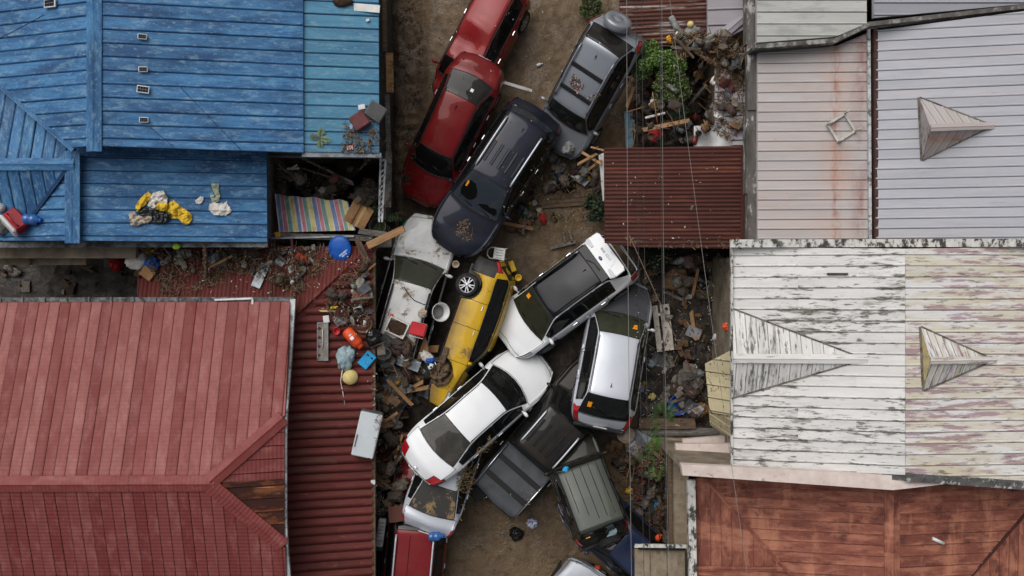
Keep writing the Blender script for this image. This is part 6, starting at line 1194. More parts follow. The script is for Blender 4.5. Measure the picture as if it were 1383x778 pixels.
e = put('split_unit', 'narrow grey air conditioner unit beside the maroon SUV', 'air conditioner', 515, 718, -8, 0, z=1.45); mb = MB(); mb.box((0, 0, .1), (.22, .82, .2), bev=.03); mb.build('casing', GREYC, e); mb = MB(); mb.box((0, -.44, .1), (.2, .12, .18)); mb.build('end_cap', TRIM, e)
for k in range(6): mb = MB(); mb.box((0, -.2 + k * .1, .205), (.16, .012, .01)); mb.build('louvre', TRIM, e)
for a, b_, r, m_, lab, nm in ((512, 632, (.26, .24, .2), stuffmat('dirty_yellow', lin(150, 140, 30), lin(110, 100, 24), .8), 'dirty yellow sack below the refrigerator', 'sack'), (537, 688, (.12, .12, .1), REDP, 'red ball beside the silver sedan bumper', 'ball'), (527, 700, (.2, .18, .12), BLKB, 'black bag of scraps beside the maroon SUV', 'bag'), (538, 618, (.14, .12, .1), CARD, 'brown pot lid near the white sedan tail', 'lid'), (545, 605, (.16, .18, .1), WHTC, 'white rag below the white sedan bumper', 'rag'), (517, 690, (.18, .14, .1), GREYC, 'grey cloth above the air conditioner', 'cloth'), (535, 635, (.1, .08, .07), RD, 'red can in the gap beside the white sedan', 'can')):
    bag(lab, a, b_, r, m_, a % 80, a % 17, False, nm, nm, z=.9 if a > 520 else .7)
# open black suitcase by the pickup
e = put('car_door_panel', 'torn black door panel beside the silver sedan', 'door panel', 648, 665, 25, z=.4); mb = MB(); mb.box((0, 0, 0), (.5, .4, .05), bev=.01); mb.build('panel', TRIM, e); mb = MB(); mb.tube([(-.25, .2, .03), (.25, .2, .03), (.25, -.2, .03), (-.1, -.22, .03)], .012); mb.build('edge_strip', CHROME, e)
refresh()
litter('dark clods and leaves along the boundary wall', [(527, -5), (570, -5), (572, 150), (560, 230), (545, 290), (527, 290)], 900, 9, [LT1, LT3, LT3, SOIL], .01, .04, .15, .7)
litter('junk and twigs between the navy SUV and the shed', [(735, 195), (812, 200), (812, 290), (790, 300), (700, 320), (690, 290)], 700, 10, [LT1, LT2, LT3, LG])
litter('tangled rubbish beside the wagon and white sedan', [(506, 495), (560, 500), (552, 560), (542, 590), (545, 690), (508, 700), (505, 500)], 900, 11, [LT1, LT2, LT3, LW, LT4])
litter('dark rubbish in the shelter', [(366, 214), (512, 214), (508, 290), (480, 272), (372, 258)], 900, 12, [LT1, LT3, LT3, LT4])
litter('straw and branches jammed by the pickup bed', [(618, 640), (650, 602), (662, 588), (668, 596), (640, 640), (632, 690), (620, 680)], 220, 13, [LT1, LT2, LT2, LG], .02, .08, .4, .1)
litter('leaves and pink petals on the silver SUV roof', [(768, 112), (775, 100), (795, 120), (812, 128), (804, 138), (780, 128)], 160, 14, [LT1, LT3, flat('petal', lin(200, 150, 150)), LG], .012, .02, .08, .9, lift=.02)
litter('dried mud clods on the navy hood', [(618, 300), (632, 295), (640, 312), (636, 330), (622, 328), (616, 315)], 200, 15, [LT1, LT2, LT4, LT2], .004, .01, .03, .8, lift=.01)
litter('scattered specks on the lane mud', [(540, 5), (830, 5), (830, 60), (740, 120), (700, 200), (790, 310), (700, 340), (660, 330), (690, 120), (560, 150)], 160, 16, [LT3, LT2, LT1, LW], .0, .02, .08, .6, lift=.01)
litter('sticks and scraps on the mud by the pickup', [(610, 690), (760, 640), (760, 778), (610, 778)], 160, 17, [LT3, LT2, LT1, LT4], .0, .03, .3, .5, lift=.01)
# ------------------------------------------------------------------ yards beside the pale houses
refresh()
BGRN = leaf_mats('bush_leaf', lin(98, 128, 58)); DGRN = leaf_mats('dark_leaf', lin(52, 66, 44)); FGRN = leaf_mats('fern_leaf', lin(70, 104, 44))
bush('green_tree', 'bright green leafy young tree beside the silver SUV', 'tree', 874, 119, .92, 13000, BGRN, 4, top=2.7, ls=(.035, .085))
bush('shrub', 'dark green shrub at the edge of the rusty shed', 'shrub', 806, 283, .42, 1700, DGRN, 6, top=1.1, ls=(.06, .13)); bush('shrub', 'small weed shrub by the lane beside the silver SUV tail', 'shrub', 797, 16, .38, 1200, leaf_mats('weed', lin(70, 84, 44)), 8, top=.5, ls=(.04, .08))
bush('shrub', 'dark garden shrub in shade below the rusty shed', 'shrub', 885, 352, .5, 1700, DGRN, 9, top=.9, ls=(.05, .1))
plant('fern', 'big bright fern beside the board wall', 'fern', 888, 616, 12, .72, FGRN, 5, .6, .12, z=1.0); plant('fern', 'slim fern above the fallen logs', 'fern', 893, 560, 8, .5, FGRN, 7, .8, .08, z=.8); plant('fern', 'little fern in the rubble under the green tree', 'fern', 915, 150, 8, .4, FGRN, 9, .4, .06, z=1.0)
refresh()
# rubble between the rusty lean-to and the shed
plank('long brown plank above the shed roof edge', (868, 176), (930, 163), .12, .05, WOOD, 2.2, 2.4); plank('thin raw lath leaning on the grey roof', (938, 70), (970, 91), .06, .04, WOOD, 2.6, 2.7, name='lath', cat='lath'); plank('pale board near the silver SUV flank', (846, 145), (856, 118), .1, .04, WOOD, 1.6, 1.8); plank('grey strip in the dark rubble hole', (932, 140), (952, 116), .07, .04, WOOD_GREY, 1.6, 2.2, name='strip', cat='strip')
plank('tan lath on the wreck of sticks', (958, 70), (995, 73), .05, .03, WOOD, 2.95, 3.0, name='lath', cat='lath'); plank('rough brown branch on the sticks', (910, 78), (938, 52), .06, .05, WOOD_OLD, 2.3, 2.5, name='branch', cat='branch'); plank('teal door frame strip beside the silver SUV', (848, 150), (850, 200), .22, .06, stuffmat('teal_board', lin(76, 104, 116), lin(56, 80, 92), .7, 4, MUD_D, 4, (.5, .65), .6), 1.4, 1.5, name='teal_board', cat='board')
frame4('small square wooden picture frame on the grey roof', 960, 115, .38, .38, .05, WOOD, 38, dz=.05)
e = put('water_tank', 'dented silver sheet metal lid above the shed', 'metal sheet', 972, 184, 0, z=2.75); e.name = 'metal_sheet'; mb = MB(); vs = []
for j in range(7):
    for i in range(13): vs.append((1.42 * (i / 12 - .5), .56 * (j / 6 - .5), .05 * math.sin(i * 1.1) * .4 + .02 * noise.noise(Vector((i * .5, j * .5, 1)))))
fs = [(j * 13 + i, j * 13 + i + 1, (j + 1) * 13 + i + 1, (j + 1) * 13 + i) for j in range(6) for i in range(12)]; k_ = len(vs); vs += [(x, y, z - .03) for x, y, z in vs]
fs += [tuple(k_ + q for q in f[::-1]) for f in fs]; mb.add(vs, fs, None, 0, True); mb.build('sheet', stuffmat('pale_zinc', lin(186, 186, 184), lin(160, 160, 160), .45, 2, MUD, 3, (.6, .75), .4, metal=.3), e); mb = MB()
for s in (1, -1): mb.box((0, s * .285, -.03), (1.42, .015, .07))
mb.build('rim', STEEL, e)
for a, b_, r, m_, lab, nm in ((958, 155, (.16, .14, .14), WHITEP, 'round white jar on the grey roof', 'jar'), (970, 158, (.08, .16, .07), WHITEP, 'white slipper on the grey roof', 'slipper'), (884, 142, (.16, .16, .08), WHTC, 'white crumpled bag below the green tree', 'bag'), (904, 157, (.16, .3, .14), BLUP, 'royal blue box in the rubble below the tree', 'box'), (878, 190, (.2, .18, .1), RD, 'red net above the shed roof', 'net'), (915, 178, (.24, .14, .1), PALEB, 'pale blue rag below the long brown plank', 'rag'), (906, 55, (.1, .15, .08), stuffmat('marigold', lin(226, 160, 40)), 'orange-yellow toy on the rusty lean-to edge', 'toy'), (939, 63, (.1, .12, .07), PALEB, 'pale turquoise packet on the sticks', 'packet'), (920, 52, (.18, .2, .06), WHTC, 'white shreds of plastic by the rusty lean-to', 'shreds'), (932, 34, (.1, .1, .1), CREAM, 'cream ball on the rusty lean-to', 'ball'), (933, 43, (.26, .14, .06), GREYC, 'grey plastic sheet on the rusty lean-to', 'plastic'), (949, 163, (.07, .12, .07), YELC, 'yellow bottle beside the white jar', 'bottle'), (934, 112, (.14, .14, .1), CARD, 'tan block in the dark rubble hole', 'block'), (965, 110, (.14, .12, .1), WHTC, 'white cloth scrap by the picture frame', 'scrap'), (908, 120, (.07, .18, .06), GREYC, 'silver tube in the green tree', 'tube')):
    bag(lab, a, b_, r, m_, -a % 60, a % 19, False, nm, nm if nm not in ('shreds',) else 'plastic', amp=.3 if nm not in ('ball', 'jar') else .03, dz=.02 if hit(a, b_)[0].z > .5 else 1.0)
cyl_bottle('blue-capped tall canister lying on the rusty lean-to', 911, 34, -60, .5, .09, GREYC, BLUP, 'canister', 'canister')
e = put('plastic_rack', 'white bar and wheels of a broken toy below the tree', 'toy', 885, 156, 14, z=2.0); mb = MB(); mb.box((0, 0, 0), (.6, .07, .07), bev=.02); mb.build('bar', WHITEP, e); mb = MB(); mb.box((.02, 0, .04), (.05, .14, .05)); mb.build('bracket', TRIM, e); e.name = 'broken_toy'
mb = MB(); mb.box((0, 0, 0), (.9, .22, .02), bev=.005); solo('sheet_strip', 'bent grey strip of roofing at the end of the rusty lean-to', 'strip', mb, GREY, 978, 66, -35, z=2.95, tilt=(12, 14)); mb = MB(); mb.box((0, 0, 0), (.7, .16, .02)); solo('sheet_strip', 'dark folded strip of roofing by the grey ridge', 'strip', mb, STEEL, 968, 58, -40, z=2.9, tilt=(-20, 10))
refresh()
litter('heap of sticks and splinters between the lean-to and grey roof', [(905, 50), (955, 45), (1003, 55), (1003, 120), (985, 100), (960, 85), (940, 75), (915, 80)], 1500, 21, [LT1, LT2, LT1, LT3], .02, .1, .5, .1, lift=.18)
litter('twigs and dead leaves strewn over the grey roof', [(966, 95), (1004, 65), (1004, 170), (985, 195), (950, 165), (965, 150)], 800, 22, [LT1, LT2, flat('rust_leaf', lin(96, 56, 40)), LT1])
litter('dark rubble and twigs in the hole beneath the tree', [(850, 110), (945, 80), (962, 165), (935, 196), (850, 196)], 900, 23, [LT1, LT3, LT3, LT4], lift=.3)
# yard between shed and white house
e = put('bench', 'white two-board bench lying in the muddy yard', 'bench', 893, 442, 0, z=.45)
for a, b_, w in (((884, 413), (891, 475), .16), ((897, 411), (904, 473), .28)):
    mb = MB(); bar(P(*a, .5), P(*b_, .5), w, .05, mb); o = mb.build('board', stuffmat('pale_bench', lin(196, 190, 180), lin(168, 160, 150), .8, 4, MUD, 4, (.55, .7), .6), e, world=True)
for yy in (425, 462): mb = MB(); bar(P(886, yy, .44), P(903, yy - 1, .44), .08, .05, mb); mb.build('cleat', WHITEP, e, world=True)
e = put('chair', 'dark broken chair tipped over in the muddy yard', 'chair', 926, 470, -12, .25, tilt=(60, 10))
for x in (-.2, .2):
    for y in (-.2, .2): mb = MB(); mb.tube([(x, y, 0), (x, y, .45)], .02, 6); mb.build('leg', TRIM, e)
mb = MB(); mb.box((0, 0, .45), (.46, .46, .04), bev=.01); mb.build('seat', BLACKP, e); mb = MB(); mb.box((0, .22, .75), (.44, .03, .3), bev=.01); mb.build('backrest', CONC, e)
mb = MB(); mb.box((0, 0, .05), (.45, .34, .1), bev=.02); solo('crate', 'grey tray beside the dark broken chair', 'tray', mb, GREYC, 936, 449, -22, .08)
pot('blue plastic basin in the yard', 914, 545, .32, .16, BLUP, 'basin', 'basin', flare=.75, tilt=(6, 8), dz=.08); mb = MB(); mb.lathe([(.001, 0), (.3, 0), (.33, .04), (.3, .07), (.001, .08)], 28, squash=.72); solo('lid', 'dark grey oval lid over the blue basin', 'lid', mb, stuffmat('slate_lid', lin(92, 100, 104), lin(74, 80, 84), .5), 924, 532, -25, .24, tilt=(10, 14))
bag('torn brown paper sacks beside the blue basin', 943, 553, (.32, .2, .12), CARD, 15, 3, False, 'paper_sack', 'sack'); bag('dark tyre-like rag ring in the yard', 945, 380, (.34, .28, .14), BLKB, 0, 6, False, 'rag_ring', 'rags'); bag('tan soaked cushion in the yard below the shed', 912, 378, (.4, .34, .18), stuffmat('tan_cushion', lin(140, 112, 84), lin(104, 82, 60), .9, 4), 20, 11, False, 'cushion', 'cushion', amp=.25)
bag('green-grey soaked cushion around the dark rags', 955, 388, (.5, .36, .12), stuffmat('olive_cushion', lin(96, 92, 72), lin(70, 66, 52), .9, 4), -10, 14, False, 'cushion', 'cushion', amp=.3)
for a, b_, r, m_, lab, nm in ((917, 352, (.26, .1, .1), WHITEP, 'white bottle bundle under the shed edge', 'bundle'), (933, 353, (.3, .2, .16), stuffmat('pinkish', lin(140, 116, 108)), 'pinkish carton under the shed edge', 'carton'), (981, 441, (.12, .12, .07), ORNP, 'orange rag in the yard corner', 'rag'), (864, 525, (.14, .12, .12), GREYC, 'grey pail beside the pale silver SUV', 'pail'), (878, 490, (.1, .14, .06), PALEB, 'glass shards by the pale silver SUV', 'glass'), (866, 578, (.1, .08, .06), WHITEP, 'white packet near the fallen logs', 'packet'), (880, 536, (.12, .1, .08), CREAM, 'cream pot in the yard mud', 'pot'), (932, 512, (.34, .4, .08), CONC, 'pale pile of wet cement in the yard', 'cement'), (928, 400, (.16, .09, .07), WHTC, 'white rag below the olive cushion', 'rag'), (966, 455, (.1, .08, .06), WHTC, 'white scrap by the yard corner', 'scrap'), (888, 683, (.12, .13, .11), CYAN, 'turquoise ball by the board wall', 'ball'), (851, 662, (.14, .1, .08), YELC, 'yellow bag beside the boxy green SUV', 'bag'), (888, 726, (.14, .08, .06), ORNP, 'orange scrap by the blue sedan', 'scrap'), (764, 634, (.1, .08, .08), CYAN, 'turquoise packet between the pickup and green SUV', 'packet'), (826, 721, (.2, .09, .06), PALEB, 'pale blue rag on the spare wheel', 'rag'), (806, 767, (.1, .09, .08), ORNP, 'orange lamp piece on the silver car', 'lamp')):
    bag(lab, a, b_, r, m_, a % 70, a % 13, False, nm, nm if nm not in ('cement', 'glass') else nm + ' pile', amp=.35 if nm != 'ball' else .02, dz=.03)
# logs, lintel, board walls
def log(label, a, b_, r, mat, z0, z1):
    p, q = P(*a, z0), P(*b_, z1); mb = MB(); n_ = 10; mb.tube([(p + (q - p) * (i / n_)) - p + Vector((0, 0, .02 * math.sin(i))) for i in range(n_ + 1)], [r * (1 + .06 * math.sin(i * 2.1)) for i in range(n_ + 1)], 14); return tag(mb.build('log', mat, None, loc=p), label, 'log')
log('grey fallen log across the yard', (856, 585), (984, 583), .13, WOOD_GREY, .9, 1.0); log('thick tan log with a round pale end', (845, 597), (930, 600), .2, stuffmat('tan_log', lin(150, 134, 112), lin(110, 96, 80), .85, 4, GRIME, 5, (.55, .7), .5, st=(1, 5, 5)), .9, .9); plank('brown boxed beam above the logs', (862, 571), (938, 572), .3, .2, WOOD_OLD, 1.0, 1.0, name='beam', cat='beam')
mb = MB(); mb.lathe([(.001, 0), (.24, .0), (.25, .05), (.22, .3), (.001, .32)], 24, Matrix.Rotation(R(60), 4, 'Y')); solo('clay_pot', 'pale round-bottomed clay jar lying by the logs', 'jar', mb, stuffmat('pale_clay', lin(168, 156, 140), lin(134, 122, 108), .9, 5, GRIME, 5, (.55, .7), .5), 850, 590, 150, z=1.1)
ly = house('concrete_lintel', 'pinkish concrete lintel with a peeling top by the white house', 945, 600, 'lintel')
mb = MB(); bar(P(912, 607, 2.6), P(990, 607, 2.6), .34, .2, mb); mb.build('slab', PKC, ly, world=True); mb = MB(); bar(P(922, 602, 1.6), P(985, 597, 1.6), .4, .2, mb); mb.build('lower_slab', PKC, ly, world=True); mb = MB(); bar(P(914, 607, 1.2), P(988, 607, 1.2), .2, 2.4, mb); mb.build('wall', WALL, ly, world=True)
TANB = stuffmat('tan_boards', lin(142, 128, 108), lin(112, 100, 84), .85, 3, GRIME, 4, (.55, .7), .6, .2, 40)
wf = house('board_wall', 'low roof of tan cross boards beside the rust-brown house', 918, 680, 'board roof')
for k in range(10):
    yy = 620 + k * 13.2; mb = MB(); bar(P(907, yy, 2.35), P(930, yy + .5, 2.4), .285, .03, mb); mb.build('board', TANB, wf, world=True)
mb = MB(); bar(P(904, 612, 2.4), P(906, 740, 2.4), .1, .1, mb); mb.build('edge_beam', WOOD_OLD, wf, world=True)
for yy in (618, 735): p = P(908, yy, 2.3); mb = MB(); mb.tube([(p.x, p.y, -.1), (p.x, p.y, 2.3)], .05, 8); mb.build('post', WOOD_OLD, wf, world=True)
tb = house('tan_board_roof', 'small roof of upright tan boards with a white capping strip', 890, 765, 'board roof')
for k in range(7):
    xx = 862 + k * 9.6; mb = MB(); bar(P(xx, 741, 2.6), P(xx + .5, 830, 2.75), .205, .03, mb); mb.build('board', TANB, tb, world=True)
mb = MB(); bar(P(857, 737, 2.68), P(927, 738, 2.68), .1, .07, mb); mb.build('capping', PEEL, tb, world=True); mb = MB(); bar(P(862, 741, 2.72), P(926, 742, 2.72), .06, .04, mb); mb.build('flashing', TRIM, tb, world=True)
for xx in (862, 922): p = P(xx, 760, 2.5); mb = MB(); mb.tube([(p.x, p.y, -.1), (p.x, p.y, 2.55)], .05, 8); mb.build('post', WOOD_OLD, tb, world=True)
bc = house('beige_awning', 'beige folded metal awning against the white house', 972, 530, 'awning')
BEI = roofmat('beige_sheet', lin(196, 184, 150), lin(176, 164, 132), [(lin(120, 108, 84), .8, 4, .56, .7, .5)], (.5, 3), .6)
pB1 = Plane((953, 490, 2.5), (990, 471, 3.2), (957, 560, 2.5)); d1 = deck(bc, pB1.poly([(953, 491), (990, 472), (992, 562), (959, 556)]), BEI, .05); sheets(d1, pB1.poly([(953, 491), (990, 472), (992, 562), (959, 556)]), X, .36, SEAMED(.36, .03, .02), [BEI, SEAM_PALE], bc)
pB2 = Plane((959, 557, 2.5), (992, 563, 3.2), (988, 590, 2.4)); ps = pB2.poly([(958, 557), (992, 563), (992, 590), (984, 588), (960, 573)]); d2 = deck(bc, ps, BEI, .05); sheets(d2, ps, X, .36, SEAMED(.36, .03, .02), [BEI, SEAM_PALE], bc)
p = P(975, 530, 2.5); mb = MB(); mb.tube([(p.x, p.y, -.1), (p.x, p.y, 2.6)], .05, 8); mb.build('post', WOOD_OLD, bc, world=True)
# small muddy junk trodden into the yards and gaps
JM = [stuffmat('junk_%d' % i, c_, tuple(x * .6 for x in c_[:3]) + (1,), .8, 8, MUD_D, 6, (.48, .62), .75) for i, c_ in enumerate([lin(70, 58, 46), lin(96, 80, 62), lin(120, 112, 104), lin(48, 44, 42), lin(58, 66, 78), lin(128, 96, 66), lin(176, 172, 166), lin(98, 50, 44), lin(52, 60, 46)])]
JC = ['dark brown', 'tan brown', 'grey', 'charcoal', 'slate blue', 'orange brown', 'off-white', 'dull red', 'olive']
SHAPES = [('box_chunk', 'box chunk'), ('rubbish_lump', 'rubbish lump'), ('crossed_slats', 'crossed slats'), ('broken_cup', 'broken cup'), ('soggy_wad', 'soggy wad')]
def junk(label, group, poly, n_, seed, smin=.08, smax=.24, dz=0.0, dark=.5, zmax=9.0):
    r_ = random.Random(seed); done = 0; xs_ = [p[0] for p in poly]; ys_ = [p[1] for p in poly]; meshes = []; n_ = int(n_ * .68)
    for k in range(10):
        mb = MB(); t = k % 5
        if t == 0: mb.box((0, 0, .15), (1, .7, .3), None, 0, .04)
        elif t == 1: mb.blob((0, 0, .25), (.55, .42, .3), .7, 2.4, k, 14, flat=.25)
        elif t == 2: mb.box((0, 0, .06), (1.5, .25, .08)); mb.box((.3, .1, .14), (.9, .2, .06), Matrix.Rotation(.6, 4, 'Z'))
        elif t == 3: mb.lathe([(.001, 0), (.35, 0), (.42, .4), (.44, .42), (.38, .4), (.3, .05), (.001, .05)], 14)
        else: mb.blob((0, 0, .12), (.7, .5, .16), .9, 3.4, k + 7, 16, flat=.12)
        meshes.append(mb)
    while done < n_:
        px, py = r_.uniform(min(xs_), max(xs_)), r_.uniform(min(ys_), max(ys_))
        if not inside(px, py, poly): continue
        if hit(px, py)[0].z > zmax and r_.random() < .995: continue
        s = r_.uniform(smin, smax); mm = r_.choice(JM[:4]) if r_.random() < dark else r_.choice(JM); key = ('junk', r_.randrange(10), mm.name)
        if key not in MC: MC[key] = meshes[key[1]].mesh('junk_scrap'); MC[key].materials.append(mm)
        o = bpy.data.objects.new('junk_scrap', MC[key]); col.objects.link(o); o.location = hit(px, py)[0] + Vector((0, 0, dz * r_.random())); o.scale = (s, s, s); o.rotation_euler = (r_.uniform(-.5, .5), r_.uniform(-.5, .5), r_.uniform(0, 6.28))
        o.name = SHAPES[key[1] % 5][0]; tag(o, JC[JM.index(mm)] + ' ' + SHAPES[key[1] % 5][1] + ' ' + label, 'junk', group); done += 1
refresh()
junk('in the muddy yard below the shed', 'junk in the muddy yard', [(862, 342), (985, 340), (985, 465), (955, 560), (862, 575)], 46, 1, .07, .2, zmax=.8)
junk('in the rubble under the green tree', 'junk under the green tree', [(852, 130), (900, 135), (945, 85), (962, 165), (935, 196), (852, 196)], 48, 2, .1, .3, .6)
junk('between navy SUV and shed', 'junk beside the navy SUV', [(740, 200), (812, 200), (806, 262), (740, 258), (705, 312), (690, 305), (716, 262)], 40, 3, .08, .24, .15, zmax=.7)
junk('between lean-to and wrecked cars', 'junk beside the lean-to', [(506, 490), (556, 495), (550, 560), (540, 590), (546, 690), (508, 705)], 46, 4, .1, .3, .4, .8, 1.5)
junk('beside the boxy green SUV', 'junk beside the green SUV', [(826, 590), (902, 608), (902, 735), (862, 690), (845, 640)], 40, 5, .08, .24, .2, zmax=1.2)
junk('inside the wrecked shelter', 'junk in the shelter', [(370, 216), (510, 216), (508, 280), (470, 268), (378, 254)], 40, 6, .1, .32, .6, .75)
junk('in straw below the blue eave', 'junk on the lean-to', [(200, 338), (440, 334), (436, 352), (392, 390), (330, 356), (230, 372)], 46, 7, .05, .14, .05)
junk('past the lean-to hip', 'junk past the lean-to hip', [(446, 400), (495, 352), (500, 360), (500, 426), (452, 426)], 26, 8, .05, .14, .05, .3)
junk('on the collapsed grey roof', 'junk on the collapsed grey roof', [(905, 50), (955, 46), (1002, 58), (1002, 110), (962, 90), (925, 78)], 30, 9, .06, .18, .2)
junk('between wagon and yellow crossover', 'junk behind the wagon', [(508, 455), (556, 470), (560, 520), (552, 545), (525, 520)], 20, 10, .06, .16, .1)
junk('in the dark gap below the eave', 'rubbish in the dark gap', [(0, 350), (190, 350), (190, 400), (0, 400)], 30, 12, .12, .36, .1, .9)
WC = {'old_wood': 'dark brown', 'grey_weathered_wood': 'grey', 'raw_wood': 'raw tan', 'dull_steel': 'silver', 'weathered_concrete': 'pale grey', 'rusty_corrugated_sheet': 'rusty', 'wet_cardboard': 'brown', 'grey_wet_card': 'greyish', 'mud_cloth_0': 'beige', 'mud_cloth_1': 'dark', 'mud_cloth_2': 'pale', 'mud_cloth_3': 'maroon', 'mud_plastic_0': 'white', 'mud_plastic_1': 'red', 'mud_plastic_2': 'blue', 'mud_plastic_3': 'yellow', 'mud_plastic_4': 'green', 'mud_plastic_5': 'grey'}
WETC = stuffmat('wet_cardboard', lin(122, 94, 68), lin(88, 66, 48), .9, 5, MUD_D, 6, (.46, .6), .8); WETC2 = stuffmat('grey_wet_card', lin(140, 132, 122), lin(100, 92, 84), .9, 5, MUD_D, 6, (.46, .6), .8)
def wreck(place, poly, n_, seed, dz=.1, k=1.0, zmax=9.0):
    """boards, bent tin, cartons and cloth wads heaped at random; every kind of piece has its own label for the place"""
    r_ = random.Random(seed); xs_ = [p[0] for p in poly]; ys_ = [p[1] for p in poly]; done = 0
    KIND = [('broken_board', 'splintered board ' + place, 'board'), ('bent_sheet', 'bent sheet ' + place, 'metal sheet'), ('crushed_carton', 'crushed carton ' + place, 'carton'), ('cloth_wad', 'cloth wad ' + place, 'cloth'), ('plastic_scrap', 'plastic scrap ' + place, 'plastic'), ('thin_stick', 'thin stick ' + place, 'stick')]
    PM = [stuffmat('mud_plastic_%d' % i, c_, tuple(x * .7 for x in c_[:3]) + (1,), .5, 6, MUD_D, 7, (.47, .6), .8) for i, c_ in enumerate([lin(180, 178, 172), lin(120, 36, 34), lin(40, 76, 120), lin(170, 140, 60), lin(60, 100, 80), lin(130, 128, 124)])]
    CM = [stuffmat('mud_cloth_%d' % i, c_, tuple(x * .55 for x in c_[:3]) + (1,), .9, 9, MUD_D, 5, (.45, .6), .8) for i, c_ in enumerate([lin(120, 110, 98), lin(70, 62, 60), lin(150, 146, 138), lin(84, 60, 56)])]
    while done < n_:
        px, py = r_.uniform(min(xs_), max(xs_)), r_.uniform(min(ys_), max(ys_))
        if not inside(px, py, poly): continue
        if hit(px, py)[0].z > zmax and r_.random() < .995: continue
        t = r_.choice((0, 0, 1, 2, 3, 3, 3, 4, 4, 5, 5, 5)); nm, lab, cat = KIND[t]; mb = MB(); s = k * r_.uniform(.6, 1.25)
        if t == 0: mt = r_.choice((WOOD_OLD, WOOD_GREY, WOOD_GREY, WOOD_OLD, WOOD)); a_ = .5 * s; w = .05 * s; mb.prism([(-a_, -w), (a_ * r_.uniform(.8, 1), -w), (a_, w * .2), (a_ * .9, w), (-a_ * .95, w)], 0, .03)
        elif t == 1:
            mt = r_.choice((STEEL, CONC, RUSTC, STEEL)); w, d = .28 * s, .2 * s; z = [r_.uniform(-.05, .07) for _ in range(8)]; vs = [(-w, -d, z[0]), (-w * .2, -d, z[1]), (w * .5, -d * .9, z[2]), (w, -d, z[3]), (w, d, z[4]), (w * .4, d, z[5]), (-w * .3, d * .9, z[6]), (-w, d, z[7])]; vs += [(x, y, q - .015) for x, y, q in vs]
            mb.add(vs, [(0, 1, 6, 7), (1, 2, 5, 6), (2, 3, 4, 5), (8, 15, 14, 9), (9, 14, 13, 10), (10, 13, 12, 11)] + [(i, 8 + i, 8 + (i + 1) % 8, (i + 1) % 8) for i in range(8)])
        elif t == 2: mt = r_.choice((WETC, WETC, WETC2)); mb.box((0, 0, .06 * s), (.3 * s, .2 * s, .12 * s), None, 0, .012); mb.box((.12 * s, .12 * s, .11 * s), (.22 * s, .14 * s, .01), Matrix.Rotation(.3, 4, 'Y'))
        elif t == 3: mt = r_.choice(CM); mb.blob((0, 0, .06), (.2 * s, .13 * s, .1 * s), .75, 2.6, r_.randrange(99), 18, flat=.05)
        elif t == 4: mt = r_.choice(PM); mb.blob((0, 0, .03), (.11 * s, .07 * s, .05 * s), .5, 3, r_.randrange(99), 12, flat=.03)
        else: mt = r_.choice((WOOD_OLD, WOOD)); mb.tube([(-.4 * s, 0, 0), (-.1 * s, .03, .03), (.35 * s, r_.uniform(-.08, .08), .01)], .012, 5)
        p = hit(px, py)[0]; o = mb.build(nm, mt, None, loc=p + Vector((0, 0, .02 + dz * r_.random())), rot=(r_.uniform(-.35, .35), r_.uniform(-.35, .35), r_.uniform(0, 6.28))); tag(o, ('small ' if s < .8 * k else 'large ' if s > 1.05 * k else '') + WC.get(mt.name, 'dirty') + ' ' + lab, cat, cat + ' pieces ' + place); done += 1
refresh()
wreck('heaped behind the wagon', [(508, 452), (556, 470), (562, 520), (580, 532), (548, 548), (520, 530)], 26, 31, .12)
wreck('around the brown basin', [(445, 398), (497, 348), (502, 352), (502, 428), (455, 428)], 24, 32, .06, .7)
wreck('between lean-to and white sedan', [(506, 500), (545, 530), (550, 560), (540, 590), (548, 690), (508, 705)], 46, 33, .35, zmax=1.5)
wreck('in the yard by the white house', [(858, 342), (985, 340), (985, 462), (952, 500), (956, 575), (862, 580)], 60, 34, .08, zmax=.8)
wreck('in the rubble below the green tree', [(852, 130), (905, 132), (945, 80), (962, 165), (935, 196), (852, 196)], 44, 35, .5)
wreck('on the wrecked grey roof', [(905, 48), (955, 44), (1002, 50), (1002, 180), (966, 172), (950, 92), (925, 78)], 40, 36, .15, .8)
wreck('between green SUV and fern', [(826, 588), (902, 606), (902, 735), (862, 690), (845, 640)], 40, 37, .2, zmax=1.2)
wreck('between navy SUV and rusty shed', [(752, 218), (812, 212), (806, 262), (740, 258), (705, 315), (688, 305), (716, 262)], 40, 38, .15, .8, .7)
wreck('under the blue eave', [(196, 336), (366, 334), (436, 326), (440, 352), (392, 390), (320, 352), (215, 375)], 50, 39, .06, .6)
# white stool frame on the pink roof, pipe on the brown roof
refresh()
e = put('stool', 'upturned square stool frame on the pinkish grey roof', 'stool', 1135, 173, 32, .06)
fr_ = stuffmat('cream_frame', lin(196, 192, 184), lin(168, 162, 154), .6)
for s in (1, -1): mb = MB(); mb.box((s * .26, 0, .0), (.06, .58, .05)); mb.build('rail', fr_, e); mb = MB(); mb.box((0, s * .26, .0), (.46, .06, .05)); mb.build('rail', fr_, e)
for x, y in ((.26, .26), (-.26, .26), (.26, -.26), (-.26, -.26)): mb = MB(); mb.tube([(x, y, 0), (x * 1.04, y * 1.04, .38)], .025, 6); mb.build('leg', fr_, e)
mb = MB(); mb.tube([(-.16, 0, .04), (.16, 0, .04)], .045, 10); solo('pipe_offcut', 'white pipe offcut on the rust-brown roof', 'pipe', mb, WHITEP, 1266, 730, -24)
mb = MB(); mb.box((0, 0, .03), (.07, .14, .06), bev=.01); solo('bracket', 'grey metal scrap on the rusty shed roof', 'scrap', mb, CONC, 934, 281, -15)
refresh()
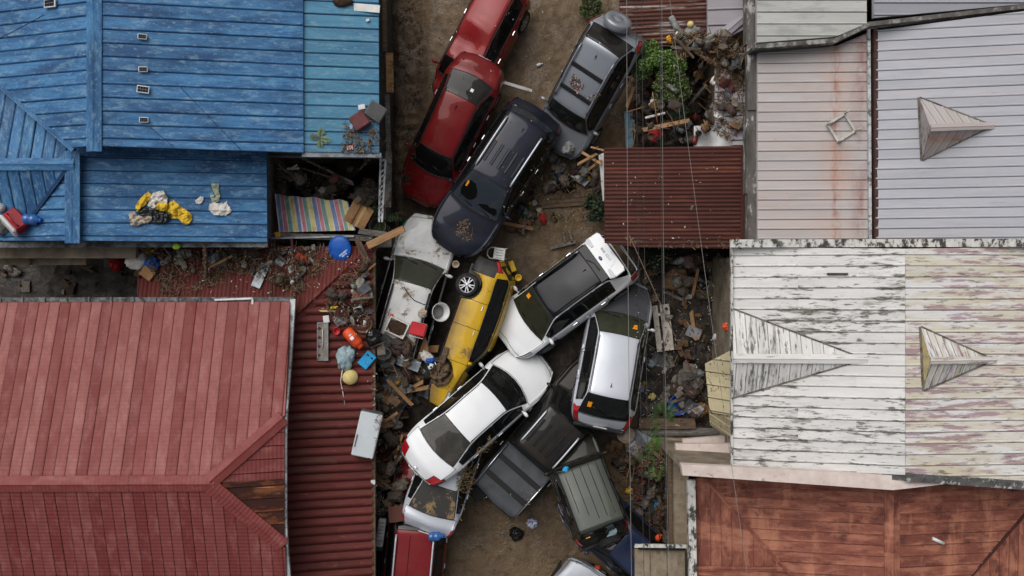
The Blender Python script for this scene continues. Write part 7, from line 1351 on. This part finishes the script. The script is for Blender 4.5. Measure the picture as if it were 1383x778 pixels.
litter('twigs and trash trampled into the yard mud', [(858, 345), (985, 340), (985, 580), (860, 580)], 800, 24, [LT1, LT2, LT3, LW], .0, .03, .2, .5, lift=.03)
litter('rubbish and leaves beside the boxy green SUV', [(825, 590), (900, 605), (900, 735), (862, 690), (840, 640)], 900, 25, [LT1, LT2, LT3, flat('red_brown_leaf', lin(120, 76, 44))], lift=.1)
litter('small white specks on the rusty shed roof', [(820, 202), (1000, 202), (1000, 330), (820, 325)], 70, 26, [LW, LT4, LT1, LW], .02, .02, .06, .7, lift=.0)
litter('dirt and leaf specks along the gutter of the rusty shed', [(840, 322), (1000, 322), (1000, 336), (862, 334)], 120, 27, lift=.0)
# overhead wires
WIRE = flat('dark_wire', lin(52, 52, 56), .6); WIREW = flat('pale_wire', lin(126, 124, 120), .5)
for (xa, xb, z, r, m_, lab) in ((848.5, 855, 7.2, .0065, WIREW, 'pale overhead wire running above the silver SUV and green SUV'), (894, 904, 7.0, .009, WIRE, 'thick dark overhead cable passing over the rusty shed'), (896.5, 906, 7.0, .005, WIREW, 'thin pale wire lashed to the thick dark cable'), (861, 872, 6.8, .007, WIRE, 'thin dark wire over the shed, beside the pale wire'), (869, 881, 6.8, .007, WIRE, 'second thin dark wire over the shed, past the pale wire'), (908, 1013, 6.9, .006, WIREW, 'slanting pale wire crossing from the lean-to to the white house')):
    a, b_ = P(xa, 0, z), P(xb, 778, z); d = b_ - a; a = a - d * .8; b_ = b_ + d * .8; mb = MB(); mb.tube([(b_ - a) * (i / 24) + Vector((0, 0, -1.2 * (1 - (2 * i / 24 - 1) ** 2) + .75)) for i in range(25)], r, 6); tag(mb.build('overhead_wire', m_, None, loc=a), lab, 'wire', 'overhead wires along the lane')
mb = MB(); a, b_ = P(850, 318, 5.0), P(962, 560, 3.2); mb.tube([(0, 0, 0), (b_ - a) * .5 + Vector((0, 0, -.15)), b_ - a], .012, 6); tag(mb.build('drop_wire', stuffmat('brown_wire', lin(110, 90, 76)), None, loc=a), 'brown drop wire slanting over the yard to the awning', 'wire')

refresh()
for a, b_, lab in (((238, 112), (326, 203), 'thin dark line slanting down the blue roof below the solar lamps'), ((203, 172), (240, 203), 'short dark line beside the last solar lamp'), ((0, 52), (60, 20), 'thin dark line across the blue slope near the largest solar lamp')):
    n_ = 14; pts = [hit(a[0] + (b_[0] - a[0]) * i / n_, a[1] + (b_[1] - a[1]) * i / n_)[0] + Vector((0, 0, .008)) for i in range(n_ + 1)]; mb = MB(); mb.tube([p - pts[0] for p in pts], .008, 5); tag(mb.build('roof_line', SEAM_BLUE, None, loc=pts[0]), lab, 'cable')  # thin dark tubes laid along the roof sheets
